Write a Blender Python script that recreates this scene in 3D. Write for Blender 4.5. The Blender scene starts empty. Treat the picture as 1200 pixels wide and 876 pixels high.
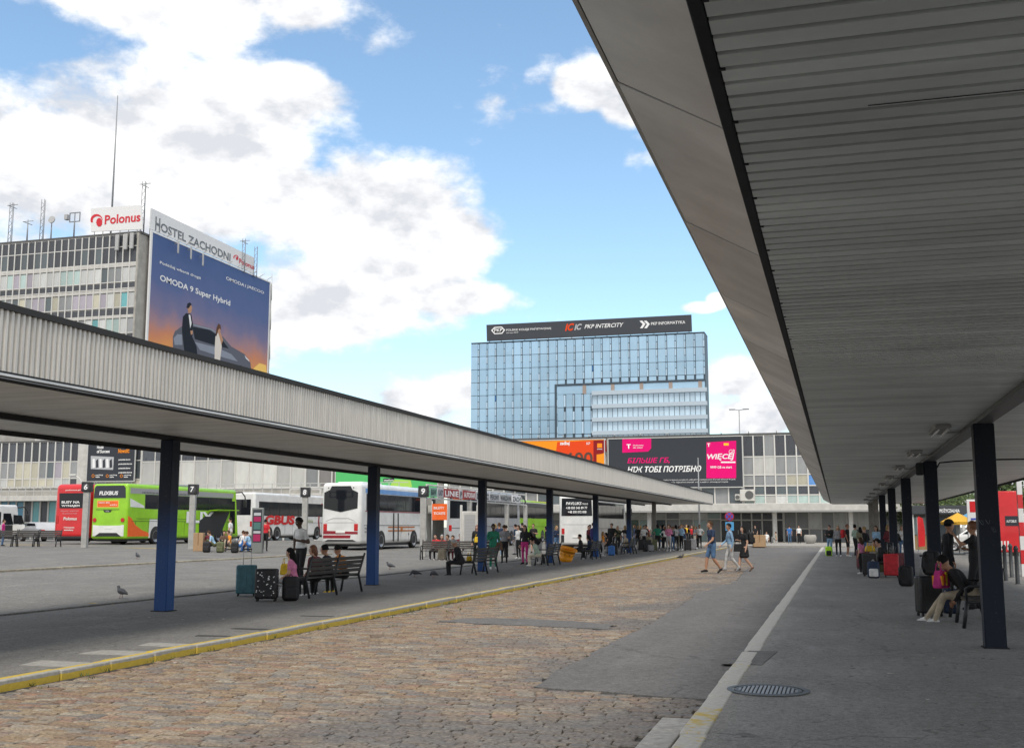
import bpy, bmesh, math, random
from mathutils import Vector, Matrix
random.seed(7)
R = math.radians
S = bpy.context.scene
C = S.collection

# ---------------------------------------------------------------- camera
CAM_H = 1.6
PITCH, YAW, FPX, CX, CY = 7.84, 16.19, 1300.0, 600.0, 438.0
cd = bpy.data.cameras.new('camera'); cam = bpy.data.objects.new('camera', cd); C.objects.link(cam)
cam.location = (0, 0, CAM_H); cam.rotation_euler = (R(90 + PITCH), 0, R(YAW))
cd.sensor_fit = 'HORIZONTAL'; cd.sensor_width = 36; cd.lens = 36 * FPX / 1200
cd.clip_start = 0.05; cd.clip_end = 6000
S.camera = cam

# ---------------------------------------------------------------- light
SUN_EL, SUN_AZ = 57.0, 163.0      # azimuth clockwise from +Y: the sun stands to the right, a little behind
sd = bpy.data.lights.new('sun', 'SUN'); sun = bpy.data.objects.new('sun', sd); C.objects.link(sun)
sd.energy = 0.6; sd.angle = R(20.0); sd.color = (1.0, 0.93, 0.82)
sdir = Vector((math.sin(R(SUN_AZ)) * math.cos(R(SUN_EL)), math.cos(R(SUN_AZ)) * math.cos(R(SUN_EL)), math.sin(R(SUN_EL))))
sun.rotation_euler = sdir.to_track_quat('Z', 'Y').to_euler()
S.view_settings.view_transform = 'Standard'; S.view_settings.look = 'None'
S.view_settings.exposure = 2.15; S.view_settings.gamma = 1.0; S.view_settings.use_curve_mapping = False
S.cycles.use_denoising = True
S.cycles.max_bounces = 8; S.cycles.diffuse_bounces = 6

def make_world():
    w = bpy.data.worlds.new('World'); S.world = w; w.use_nodes = True
    nt = w.node_tree; N = nt.nodes; L = nt.links; N.clear()
    def nd(t, **k):
        n = N.new(t)
        for a, b in k.items(): setattr(n, a, b)
        return n
    def put(sock, v):
        if hasattr(v, 'is_output') or isinstance(v, bpy.types.NodeSocket): L.new(v, sock)
        else: sock.default_value = v
    def m(op, a, b=0.0, c=None, clamp=False):
        n = nd('ShaderNodeMath', operation=op, use_clamp=clamp)
        put(n.inputs[0], a); put(n.inputs[1], b)
        if c is not None: put(n.inputs[2], c)
        return n.outputs[0]
    sky = nd('ShaderNodeTexSky', sky_type='NISHITA'); sky.sun_disc = False
    sky.sun_elevation = R(SUN_EL); sky.sun_rotation = R(SUN_AZ); sky.air_density = 1.0; sky.dust_density = 0.6; sky.ozone_density = 2.2
    tc = nd('ShaderNodeTexCoord'); sep = nd('ShaderNodeSeparateXYZ'); L.new(tc.outputs['Generated'], sep.inputs[0])
    az = m('ARCTAN2', sep.outputs[0], sep.outputs[1]); el = m('ARCSINE', sep.outputs[2])
    # cloud turbulence
    def noise(scale, detail, rough=0.55, off=0.0):
        mp = nd('ShaderNodeMapping'); mp.inputs['Scale'].default_value = (1, 1, 1.7); mp.inputs['Location'].default_value = (off, off * .7, off * 1.3)
        L.new(tc.outputs['Generated'], mp.inputs[0])
        n = nd('ShaderNodeTexNoise'); n.inputs['Scale'].default_value = scale; n.inputs['Detail'].default_value = detail; n.inputs['Roughness'].default_value = rough
        L.new(mp.outputs[0], n.inputs['Vector']); return n.outputs['Fac']
    n1 = noise(9.0, 9.0, 0.58, 3.1); n2 = noise(3.2, 4.0, 0.5, 8.4); n3 = noise(30.0, 6.0, 0.6, 1.7)
    # the cumulus banks: (azimuth deg from +Y, elevation, half width, half height)
    banks = [(-33.5, 25.6, 7.8, 2.9), (-28, 25.6, 3.2, 1.6), (-38.5, 17.5, 9, 5.6), (-32.5, 18.2, 8, 4.6), (-28.2, 21.4, 4.8, 2.1), (-24.4, 16.0, 8.0, 3.2), (-19.2, 15.0, 3.8, 1.7),
             (-25.0, 11.4, 7.2, 3.0), (-19.8, 11.7, 4.0, 1.1), (-22.5, 13.4, 5, 2.2), (-32, 10, 6, 3.6), (-40, 8, 9, 6), (-21.4, 6.4, 3.6, 1.9), (-18.4, 7.0, 1.7, 1.2), (-16, 4.6, 4, 1.6),
             (-11.9, 22.3, 2.4, 1.5), (-9.8, 21.2, 2.1, 1.3), (-6.3, 11.1, 1.0, .32), (-5.5, 11.4, .6, .45), (-4.4, 7.5, 1.8, 1.2), (-3.4, 5.4, 3.2, 1.3), (8, 2.0, 12, 3.4), (26, 6, 12, 5), (-9, 1.0, 14, 2.2), (-58, 22, 11, 7), (-66, 8, 14, 6)]
    field = None
    for (a, e, wa, we) in banks:
        dx = m('MULTIPLY', m('SUBTRACT', az, R(a)), 1 / R(wa)); dy = m('MULTIPLY', m('SUBTRACT', el, R(e)), 1 / R(we))
        d = m('SQRT', m('ADD', m('MULTIPLY', dx, dx), m('MULTIPLY', dy, dy)))
        f = m('SUBTRACT', 1.0, d)
        field = f if field is None else m('SMOOTH_MAX', field, f, 0.25)
    # cumulus goes on over the unseen sky, thickened there to whiten the fill light
    far = m('SUBTRACT', m('ABSOLUTE', m('ADD', az, R(14))), R(50)); far = m('MULTIPLY', far, 3.0, clamp=True)
    high = m('MULTIPLY', m('SUBTRACT', el, R(37)), 4.0, clamp=True)
    gen = m('ADD', m('MULTIPLY', m('SUBTRACT', n2, 0.37), 5.0), m('SUBTRACT', m('MAXIMUM', far, high), 1.0))
    field = m('MAXIMUM', m('MAXIMUM', field, gen), -1.0)
    dens = m('ADD', m('ADD', field, m('MULTIPLY', m('SUBTRACT', n1, 0.5), 1.6)), m('MULTIPLY', m('SUBTRACT', n3, 0.5), 0.55))
    ramp = nd('ShaderNodeMapRange', interpolation_type='SMOOTHSTEP'); ramp.inputs[1].default_value = 0.0; ramp.inputs[2].default_value = 0.42
    L.new(dens, ramp.inputs[0])
    # lit tops and greyer bellies
    def cn(off, sc, det):
        mp = nd('ShaderNodeMapping'); mp.inputs['Scale'].default_value = (1, 1, 1.7); mp.inputs['Location'].default_value = (3.1, 3.1 * .7, 3.1 * 1.3 + off)
        L.new(tc.outputs['Generated'], mp.inputs[0]); n = nd('ShaderNodeTexNoise'); n.inputs['Scale'].default_value = sc; n.inputs['Detail'].default_value = det; n.inputs['Roughness'].default_value = .58
        L.new(mp.outputs[0], n.inputs['Vector']); return n.outputs['Fac']
    relief = m('SUBTRACT', cn(0, 9.0, 6.0), cn(.045, 9.0, 6.0)); relief2 = m('SUBTRACT', cn(0, 22.0, 5.0), cn(.02, 22.0, 5.0))
    sh = m('ADD', m('ADD', m('MULTIPLY', relief, 4.2), m('MULTIPLY', relief2, 1.6)), 0.6, clamp=True)
    cr = nd('ShaderNodeMix', data_type='RGBA'); L.new(sh, cr.inputs[0])
    cr.inputs[6].default_value = (1.72, 1.77, 1.88, 1); cr.inputs[7].default_value = (2.75, 2.73, 2.7, 1)
    bl = nd('ShaderNodeMix', data_type='RGBA', blend_type='MULTIPLY'); bl.inputs[0].default_value = 1.0
    L.new(sky.outputs[0], bl.inputs[6]); bl.inputs[7].default_value = (.51, .535, .50, 1)
    mx = nd('ShaderNodeMix', data_type='RGBA'); L.new(ramp.outputs[0], mx.inputs[0]); L.new(bl.outputs[2], mx.inputs[6]); L.new(cr.outputs[2], mx.inputs[7])
    bg = nd('ShaderNodeBackground'); bg.inputs[1].default_value = 0.10; L.new(mx.outputs[2], bg.inputs[0])
    out = nd('ShaderNodeOutputWorld'); L.new(bg.outputs[0], out.inputs[0])
make_world()

# ---------------------------------------------------------------- helpers
_cp, _sp, _cy, _sy = math.cos(R(PITCH)), math.sin(R(PITCH)), math.cos(R(YAW)), math.sin(R(YAW))
def ray(u, v):
    x, y, z = u - CX, CY - v, FPX
    up, fw = y * _cp + z * _sp, z * _cp - y * _sp
    return Vector((-fw * _sy + x * _cy, fw * _cy + x * _sy, up))
EYE = Vector((0, 0, CAM_H))
def onY(u, v, Y): r = ray(u, v); return EYE + r * (Y / r.y)
def onX(u, v, X): r = ray(u, v); return EYE + r * (X / r.x)
def onZ(u, v, Z): r = ray(u, v); return EYE + r * ((Z - CAM_H) / r.z)
def sm(a, b, x): t = min(1, max(0, (x - a) / (b - a))); return t * t * (3 - 2 * t)
def zg(x, y):
    "height of the ground: the bus yard climbs gently away from the platform"
    if x > -14.6: return 0.0
    return min(0.52, (-14.6 - x) * 0.0195) * (1 - sm(80, 112, y))
def G(u, v):
    z = 0.0
    for _ in range(25):
        p = onZ(u, min(CAM_H, 99) and v, z); z = 0.6 * z + 0.4 * zg(p.x, p.y)
    p = onZ(u, v, z); return Vector((p.x, p.y, zg(p.x, p.y)))
def GD(u, depth):
    "ground point seen in column u at a distance Y"
    p = onY(u, 617, depth); return Vector((p.x, p.y, zg(p.x, p.y)))

def AD(u, zc):
    'ground point in column u at optical depth zc'
    p = EYE + ray(u, 617) * (zc / FPX); return Vector((p.x, p.y, zg(p.x, p.y)))

def tag(o, label=None, cat=None, group=None, kind=None):
    if label: o['label'] = label
    if cat: o['category'] = cat
    if group: o['group'] = group
    if kind: o['kind'] = kind
    return o
def link(o, parent=None):
    C.objects.link(o)
    if parent is not None: o.parent = parent
    return o
def empty(name, loc=(0, 0, 0), rz=0.0):
    o = bpy.data.objects.new(name, None); o.empty_display_size = .2; o.location = loc; o.rotation_euler = (0, 0, rz); C.objects.link(o); return o
def thing(name, label, cat, loc=(0, 0, 0), rz=0.0, group=None):
    return tag(empty(name, loc, rz), label, cat, group)
def copy_tree(o, parent=None):
    c = o.copy(); C.objects.link(c); c.parent = parent
    for ch in list(o.children): copy_tree(ch, c)
    return c

class MB:
    "collects faces; build() links them as one mesh object"
    def __init__(s): s.v = []; s.f = []; s.mi = []; s.m = 0; s.sm = []
    def add(s, vs, fs, smooth=False):
        k = len(s.v); s.v += [tuple(p) for p in vs]
        for f in fs: s.f.append([i + k for i in f]); s.mi.append(s.m); s.sm.append(smooth)
        return s
    def box(s, x0, x1, y0, y1, z0, z1):
        return s.add([(x0, y0, z0), (x1, y0, z0), (x1, y1, z0), (x0, y1, z0), (x0, y0, z1), (x1, y0, z1), (x1, y1, z1), (x0, y1, z1)],
                     [(0, 3, 2, 1), (4, 5, 6, 7), (0, 1, 5, 4), (1, 2, 6, 5), (2, 3, 7, 6), (3, 0, 4, 7)])
    def bbox(s, x0, x1, y0, y1, z0, z1, b=.02, seg=2):
        bm = bmesh.new(); bmesh.ops.create_cube(bm, size=1)
        for v in bm.verts: v.co = Vector(((x0 + x1) / 2 + v.co.x * (x1 - x0), (y0 + y1) / 2 + v.co.y * (y1 - y0), (z0 + z1) / 2 + v.co.z * (z1 - z0)))
        bmesh.ops.bevel(bm, geom=bm.edges[:], offset=b, segments=seg, affect='EDGES', profile=.5)
        bm.verts.index_update(); bm.normal_update(); s.add([v.co[:] for v in bm.verts], [[v.index for v in f.verts] for f in bm.faces], True)
        for k, f in enumerate(bm.faces): s.sm[len(s.sm) - len(bm.faces) + k] = max(abs(c) for c in f.normal) < .999
        bm.free(); return s
    def tube(s, pts, rad, n=8, cap=True, smooth=True):
        pts = [Vector(p) for p in pts]; rr = rad if isinstance(rad, (list, tuple)) else [rad] * len(pts)
        ring = []; k = len(s.v); ref = None
        for i, p in enumerate(pts):
            t = (pts[min(i + 1, len(pts) - 1)] - pts[max(i - 1, 0)])
            t = t.normalized() if t.length > 1e-9 else Vector((0, 0, 1))
            if ref is None: ref = Vector((1, 0, 0)) if abs(t.x) < .9 else Vector((0, 1, 0))
            a = (ref - t * ref.dot(t)).normalized(); b = t.cross(a); ref = a
            for j in range(n):
                th = 2 * math.pi * (j + .5) / n; s.v.append(tuple(p + (a * math.cos(th) + b * math.sin(th)) * rr[i]))
        for i in range(len(pts) - 1):
            for j in range(n):
                s.f.append([k + i * n + j, k + i * n + (j + 1) % n, k + (i + 1) * n + (j + 1) % n, k + (i + 1) * n + j]); s.mi.append(s.m); s.sm.append(smooth)
        if cap:
            s.f.append([k + j for j in range(n)][::-1]); s.mi.append(s.m); s.sm.append(False)
            s.f.append([k + (len(pts) - 1) * n + j for j in range(n)]); s.mi.append(s.m); s.sm.append(False)
        return s
    def sphere(s, c, r, nu=10, nv=7):
        rx, ry, rz = r if isinstance(r, (list, tuple)) else (r, r, r); vs = [(c[0], c[1], c[2] + rz)]
        for i in range(1, nv):
            ph = math.pi * i / nv
            for j in range(nu):
                th = 2 * math.pi * j / nu; vs.append((c[0] + rx * math.sin(ph) * math.cos(th), c[1] + ry * math.sin(ph) * math.sin(th), c[2] + rz * math.cos(ph)))
        vs.append((c[0], c[1], c[2] - rz)); fs = []
        for j in range(nu): fs.append((0, 1 + j, 1 + (j + 1) % nu))
        for i in range(nv - 2):
            for j in range(nu):
                a = 1 + i * nu; fs.append((a + j, a + nu + j, a + nu + (j + 1) % nu, a + (j + 1) % nu))
        e = len(vs) - 1; a = 1 + (nv - 2) * nu
        for j in range(nu): fs.append((a + (j + 1) % nu, a + j, e))
        return s.add(vs, fs, True)
    def prism(s, pts, n0, n1):
        "pts: list of 3-D points of one face; extruded from offset n0 to n1 (vectors)"
        k = len(pts); vs = [tuple(Vector(p) + n0) for p in pts] + [tuple(Vector(p) + n1) for p in pts]
        fs = [list(range(k))[::-1], [k + i for i in range(k)]] + [[i, (i + 1) % k, k + (i + 1) % k, k + i] for i in range(k)]
        return s.add(vs, fs)
    def build(s, name, mats, parent=None, loc=None):
        me = bpy.data.meshes.new(name); me.from_pydata(s.v, [], s.f)
        mats = mats if isinstance(mats, (list, tuple)) else [mats]
        for m in mats: me.materials.append(m)
        me.polygons.foreach_set('material_index', s.mi); me.polygons.foreach_set('use_smooth', s.sm); me.update()
        o = bpy.data.objects.new(name, me)
        if loc is not None: o.location = loc
        return link(o, parent)

_unit = {}
def unit(m):
    if m.name not in _unit:
        b = MB(); b.box(-.5, .5, -.5, .5, -.5, .5); me = bpy.data.meshes.new('block'); me.from_pydata(b.v, [], b.f); me.materials.append(m); _unit[m.name] = me
    return _unit[m.name]
def piece(name, m, parent, x0, x1, y0, y1, z0, z1):
    o = bpy.data.objects.new(name, unit(m)); o.location = ((x0 + x1) / 2, (y0 + y1) / 2, (z0 + z1) / 2); o.scale = (abs(x1 - x0), abs(y1 - y0), abs(z1 - z0))
    return link(o, parent)
def slab(name, m, parent, x0, x1, y0, y1, z0, z1, b=0.01, seg=2):
    return MB().bbox(x0, x1, y0, y1, z0, z1, b, seg).build(name, m, parent)
def flat(name, m, parent, pts, nrm, t0=0.0, t1=0.004):
    "a flat shape (print, pane, panel): polygon pts extruded along nrm"
    n = Vector(nrm); p = [Vector(q) for q in pts]
    a = sum(((p[i] - p[0]).cross(p[(i + 1) % len(p)] - p[0]) for i in range(len(p))), Vector())
    if a.dot(n) < 0: p = p[::-1]
    return MB().prism(p, n * t0, n * t1).build(name, m, parent)
TEXTS = []
def text(s, parent, m, org, right, up, w, h, shear=0.0, bold=0.0, name='lettering', off=0.012):
    "lettering fitted into a box w x h whose lower left corner is org; made into a mesh at the end"
    if '\n' in s:
        ls = s.split('\n'); k = len(ls); mx = max(len(q) for q in ls)
        for i, q in enumerate(ls): text(q, parent, m, Vector(org) + Vector(up).normalized() * (h * (k - 1 - i) / k), right, up, w * len(q) / mx, h / k * .78, shear, bold, name, off)
        return
    TEXTS.append((s, parent, m, Vector(org), Vector(right), Vector(up), w, h, shear, bold, name, off))
def flush_texts():
    tmp = []
    for (s, parent, m, org, right, up, w, h, shear, bold, name, off) in TEXTS:
        cu = bpy.data.curves.new('text', 'FONT'); cu.body = s; cu.shear = shear; cu.offset = bold; cu.resolution_u = 3
        o = bpy.data.objects.new('text', cu); C.objects.link(o); tmp.append(o)
    dg = bpy.context.evaluated_depsgraph_get()
    for o, (s, parent, m, org, right, up, w, h, shear, bold, name, off) in zip(tmp, TEXTS):
        me = bpy.data.meshes.new_from_object(o.evaluated_get(dg)); cu = o.data
        bpy.data.objects.remove(o); bpy.data.curves.remove(cu)
        if not len(me.vertices): continue
        xs = [v.co.x for v in me.vertices]; ys = [v.co.y for v in me.vertices]; x0, x1, y0, y1 = min(xs), max(xs), min(ys), max(ys)
        r, u = right.normalized(), up.normalized(); n = r.cross(u).normalized()
        for v in me.vertices:
            a = (v.co.x - x0) / max(1e-6, x1 - x0) * w; b = (v.co.y - y0) / max(1e-6, y1 - y0) * h
            v.co = org + r * a + u * b + n * off
        me.materials.clear(); me.materials.append(m); me.name = name
        link(bpy.data.objects.new(name, me), parent)

# ---------------------------------------------------------------- materials
MATS = {}
def mat(name, col=(.5, .5, .5), rough=.6, metal=0.0, var=0.0, vscale=6.0, bump=0.0, bscale=60.0, spec=.5, emit=None, coords='Object', col2=None, streak=None, rand=0.0, coat=0.0):
    if name in MATS: return MATS[name]
    m = bpy.data.materials.new(name); m.use_nodes = True; MATS[name] = m
    nt = m.node_tree; N, L = nt.nodes, nt.links; p = N['Principled BSDF']
    p.inputs['Base Color'].default_value = (*col, 1); p.inputs['Roughness'].default_value = rough; p.inputs['Metallic'].default_value = metal
    p.inputs['Specular IOR Level'].default_value = spec; p.inputs['Coat Weight'].default_value = coat
    if emit: p.inputs['Emission Color'].default_value = (*emit[:3], 1); p.inputs['Emission Strength'].default_value = emit[3]
    cur = None
    if var or bump or col2 or rand:
        if coords == 'World':
            g = N.new('ShaderNodeNewGeometry'); vec = g.outputs['Position']
        else:
            g = N.new('ShaderNodeTexCoord'); vec = g.outputs[coords]
        if streak:
            mp = N.new('ShaderNodeMapping'); mp.inputs['Scale'].default_value = streak; L.new(vec, mp.inputs[0]); vec = mp.outputs[0]
    if var or col2:
        n = N.new('ShaderNodeTexNoise'); n.inputs['Scale'].default_value = vscale; n.inputs['Detail'].default_value = 7; n.inputs['Roughness'].default_value = .62; L.new(vec, n.inputs['Vector'])
        mr = N.new('ShaderNodeMapRange'); mr.inputs[1].default_value = .3; mr.inputs[2].default_value = .7; L.new(n.outputs['Fac'], mr.inputs[0])
        mx = N.new('ShaderNodeMix'); mx.data_type = 'RGBA'; L.new(mr.outputs[0], mx.inputs[0])
        c2 = col2 or tuple(min(1, c * (1 + var)) for c in col); c1 = col if col2 else tuple(c * (1 - var) for c in col)
        mx.inputs[6].default_value = (*c1, 1); mx.inputs[7].default_value = (*c2, 1); cur = mx.outputs[2]
        rr = N.new('ShaderNodeMapRange'); rr.inputs[3].default_value = max(0.02, rough - .08); rr.inputs[4].default_value = min(1, rough + .12); L.new(n.outputs['Fac'], rr.inputs[0]); L.new(rr.outputs[0], p.inputs['Roughness'])
    if rand:
        oi = N.new('ShaderNodeObjectInfo'); hs = N.new('ShaderNodeHueSaturation')
        mr = N.new('ShaderNodeMapRange'); mr.inputs[3].default_value = 1 - rand; mr.inputs[4].default_value = 1 + rand; L.new(oi.outputs['Random'], mr.inputs[0]); L.new(mr.outputs[0], hs.inputs['Value'])
        if cur is not None: L.new(cur, hs.inputs['Color'])
        else: hs.inputs['Color'].default_value = (*col, 1)
        cur = hs.outputs[0]
    if cur is not None: L.new(cur, p.inputs['Base Color'])
    if bump:
        n = N.new('ShaderNodeTexNoise'); n.inputs['Scale'].default_value = bscale; n.inputs['Detail'].default_value = 5; L.new(vec, n.inputs['Vector'])
        b = N.new('ShaderNodeBump'); b.inputs['Strength'].default_value = bump; b.inputs['Distance'].default_value = .02; L.new(n.outputs['Fac'], b.inputs['Height']); L.new(b.outputs[0], p.inputs['Normal'])
    return m

def ground_mat(name, base, dark, light, wet=0.0, cracks=True, tint=None):
    "worn asphalt: aggregate speckle, broad stains, tyre-polished bands, hairline cracks"
    m = bpy.data.materials.new(name); m.use_nodes = True; MATS[name] = m
    nt = m.node_tree; N, L = nt.nodes, nt.links; p = N['Principled BSDF']; p.inputs['Roughness'].default_value = .9; p.inputs['Specular IOR Level'].default_value = .25
    g = N.new('ShaderNodeNewGeometry')
    def noise(sc, det, ro=.6, stretch=None):
        n = N.new('ShaderNodeTexNoise'); n.inputs['Scale'].default_value = sc; n.inputs['Detail'].default_value = det; n.inputs['Roughness'].default_value = ro
        if stretch:
            mp = N.new('ShaderNodeMapping'); mp.inputs['Scale'].default_value = stretch; L.new(g.outputs['Position'], mp.inputs[0]); L.new(mp.outputs[0], n.inputs['Vector'])
        else: L.new(g.outputs['Position'], n.inputs['Vector'])
        return n.outputs['Fac']
    def rng(s, a, b, c=0., d=1.):
        r = N.new('ShaderNodeMapRange'); r.inputs[1].default_value = a; r.inputs[2].default_value = b; r.inputs[3].default_value = c; r.inputs[4].default_value = d; L.new(s, r.inputs[0]); return r.outputs[0]
    def mix(f, a, b, mode='MIX'):
        x = N.new('ShaderNodeMix'); x.data_type = 'RGBA'; x.blend_type = mode
        if isinstance(f, float): x.inputs[0].default_value = f
        else: L.new(f, x.inputs[0])
        for s, v in ((x.inputs[6], a), (x.inputs[7], b)):
            if isinstance(v, tuple): s.default_value = (*v, 1)
            else: L.new(v, s)
        return x.outputs[2]
    c = mix(rng(noise(.35, 6), .35, .68), dark, base)
    c = mix(rng(noise(1.7, 8, .7, (1, .35, 1)), .5, .72), c, light)
    c = mix(rng(noise(24, 4, .75), .5, .66, 0, .75), c, tuple(x * .5 for x in dark))
    c = mix(rng(noise(42, 3, .8), .54, .68, 0, .7), c, tuple(min(1, x * 1.5) for x in light))
    c = mix(rng(noise(3.2, 3, .5), .68, .76, 0, .55), c, tuple(x * .55 for x in dark))
    c = mix(rng(noise(9, 3, .75), .42, .7, 0, .42), c, tuple(x * .45 for x in dark))
    c = mix(rng(noise(13, 3, .8), .55, .72, 0, .4), c, tuple(min(1, x * 1.35) for x in light))
    if tint: c = mix(rng(noise(.9, 5), .55, .7, 0, .5), c, tint)
    if cracks:
        v = N.new('ShaderNodeTexVoronoi'); v.feature = 'DISTANCE_TO_EDGE'; v.inputs['Scale'].default_value = .32
        ad = N.new('ShaderNodeVectorMath'); ad.operation = 'ADD'; nn = N.new('ShaderNodeTexNoise'); nn.inputs['Scale'].default_value = 1.3; nn.inputs['Detail'].default_value = 6
        L.new(g.outputs['Position'], nn.inputs['Vector']); L.new(g.outputs['Position'], ad.inputs[0]); L.new(nn.outputs['Color'], ad.inputs[1]); L.new(ad.outputs[0], v.inputs['Vector'])
        c = mix(rng(v.outputs['Distance'], 0, .007, .5, 0), c, tuple(x * .3 for x in dark))
    L.new(c, p.inputs['Base Color'])
    b = N.new('ShaderNodeBump'); b.inputs['Strength'].default_value = .5; b.inputs['Distance'].default_value = .012; L.new(noise(70, 4, .7), b.inputs['Height']); L.new(b.outputs[0], p.inputs['Normal'])
    return m
# ================================================================ the setting: ground, road, platforms
M_asph = ground_mat('asphalt_yard', (.21, .203, .19), (.155, .15, .142), (.26, .25, .232))
M_plat = ground_mat('asphalt_platform', (.2, .193, .182), (.155, .15, .142), (.25, .241, .226))
M_platr = ground_mat('asphalt_platform_right', (.265, .254, .238), (.2, .192, .181), (.32, .307, .288))
M_over = ground_mat('asphalt_overlay', (.158, .152, .147), (.13, .126, .122), (.185, .178, .172))
M_conc = ground_mat('pale_concrete', (.36, .345, .315), (.26, .25, .23), (.42, .405, .37), cracks=False)
M_bed = mat('sett_bedding', (.035, .031, .026), .95, var=.4, vscale=9, coords='World')
M_far = mat('far_ground', (.16, .155, .145), .95, var=.2, vscale=.05, coords='World')

def sheet(name, m, x0, x1, y0, y1, zf, nx, ny, label=None):
    b = MB(); vs = []
    for j in range(ny + 1):
        for i in range(nx + 1):
            x = x0 + (x1 - x0) * i / nx; y = y0 + (y1 - y0) * j / ny; vs.append((x, y, zf(x, y)))
    b.add(vs, [(j * (nx + 1) + i, j * (nx + 1) + i + 1, (j + 1) * (nx + 1) + i + 1, (j + 1) * (nx + 1) + i) for j in range(ny) for i in range(nx)], True)
    return tag(b.build(name, m), label, kind='structure')
KL, KR = -8.42, -1.24           # road edges
def zr(x): return -0.085 + (x - KL) / (KR - KL) * 0.05
sheet('ground', M_far, -2500, 2500, -300, 4000, lambda x, y: -0.32, 4, 4)
sheet('bus_yard', M_asph, -190, -14.6, -20, 128, lambda x, y: zg(x, y), 60, 60)
sheet('platform', M_plat, -14.75, KL - .14, -8, 96, lambda x, y: 0.004 if x > -14.7 else -.0, 4, 2)
sheet('road', M_bed, KL - .05, KR + .05, -8, 96, lambda x, y: zr(x) - .02, 2, 2)
sheet('platform', M_platr, KR + .2, 6.4, -8, 93, lambda x, y: 0.0, 2, 2)
sheet('side_road', M_asph, 6.2, 190, -20, 128, lambda x, y: -0.05, 4, 4)
sheet('forecourt', M_conc, -14.7, 6.3, 92.5, 128, lambda x, y: 0.006, 3, 3)
sheet('far_pavement', M_conc, 6.3, 190, 88, 102, lambda x, y: 0.03, 3, 3)

# --- asphalt laid over the setts along the right-hand lane
def zrp(u, v):
    p = onZ(u, v, -0.06); return (p.x, p.y)
lane = [zrp(*q) for q in ((628, 806), (658, 786), (690, 769), (721, 752), (758, 734), (800, 709), (817, 696), (862, 682))] + [(-3.35, 42), (-3.6, 52), (-8.38, 66), (-8.38, 92.6), (KR, 92.6), (KR, zrp(806, 822)[1])] + [zrp(770, 819), zrp(733, 816), zrp(690, 811), zrp(658, 810)]
strip = [(-6.9, 19.05), (-6.2, 18.75), (-5.0, 18.5), (-3.6, 18.1), (-3.7, 18.9), (-4.6, 19.6), (-5.6, 19.9), (-6.6, 19.8)]
def inside(poly, x, y):
    c = False; j = len(poly) - 1
    for i in range(len(poly)):
        (xi, yi), (xj, yj) = poly[i], poly[j]
        if (yi > y) != (yj > y) and x < (xj - xi) * (y - yi) / (yj - yi) + xi: c = not c
        j = i
    return c
def overlay(poly, label):
    # ragged edge: resample with a little wander
    pts = []
    for i in range(len(poly)):
        a, b = Vector(poly[i]), Vector(poly[(i + 1) % len(poly)]); n = max(1, int((b - a).length / .25))
        for k in range(n):
            q = a.lerp(b, k / n); w = .035 if (q.x < KR - .1) else 0
            pts.append((q.x + random.uniform(-w, w), q.y + random.uniform(-w, w)))
    bm = bmesh.new(); vs = [bm.verts.new((x, y, zr(x) + .010)) for x, y in pts]
    bm.faces.new(vs); lo = [bm.verts.new((x, y, zr(x) - .03)) for x, y in pts]
    for i in range(len(pts)): j = (i + 1) % len(pts); bm.faces.new((vs[i], lo[i], lo[j], vs[j]))
    bmesh.ops.triangulate(bm, faces=[f for f in bm.faces if len(f.verts) > 4]); bmesh.ops.recalc_face_normals(bm, faces=bm.faces[:])
    me = bpy.data.meshes.new('asphalt_overlay'); bm.to_mesh(me); bm.free(); me.materials.append(M_over)
    if sum(p.normal.z * p.area for p in me.polygons) < 0: me.flip_normals()
    return tag(link(bpy.data.objects.new('asphalt_overlay', me)), label, kind='structure')
overlay(lane, 'grey asphalt lane laid over the setts'); overlay(strip, 'short asphalt patch across the setts')

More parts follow.
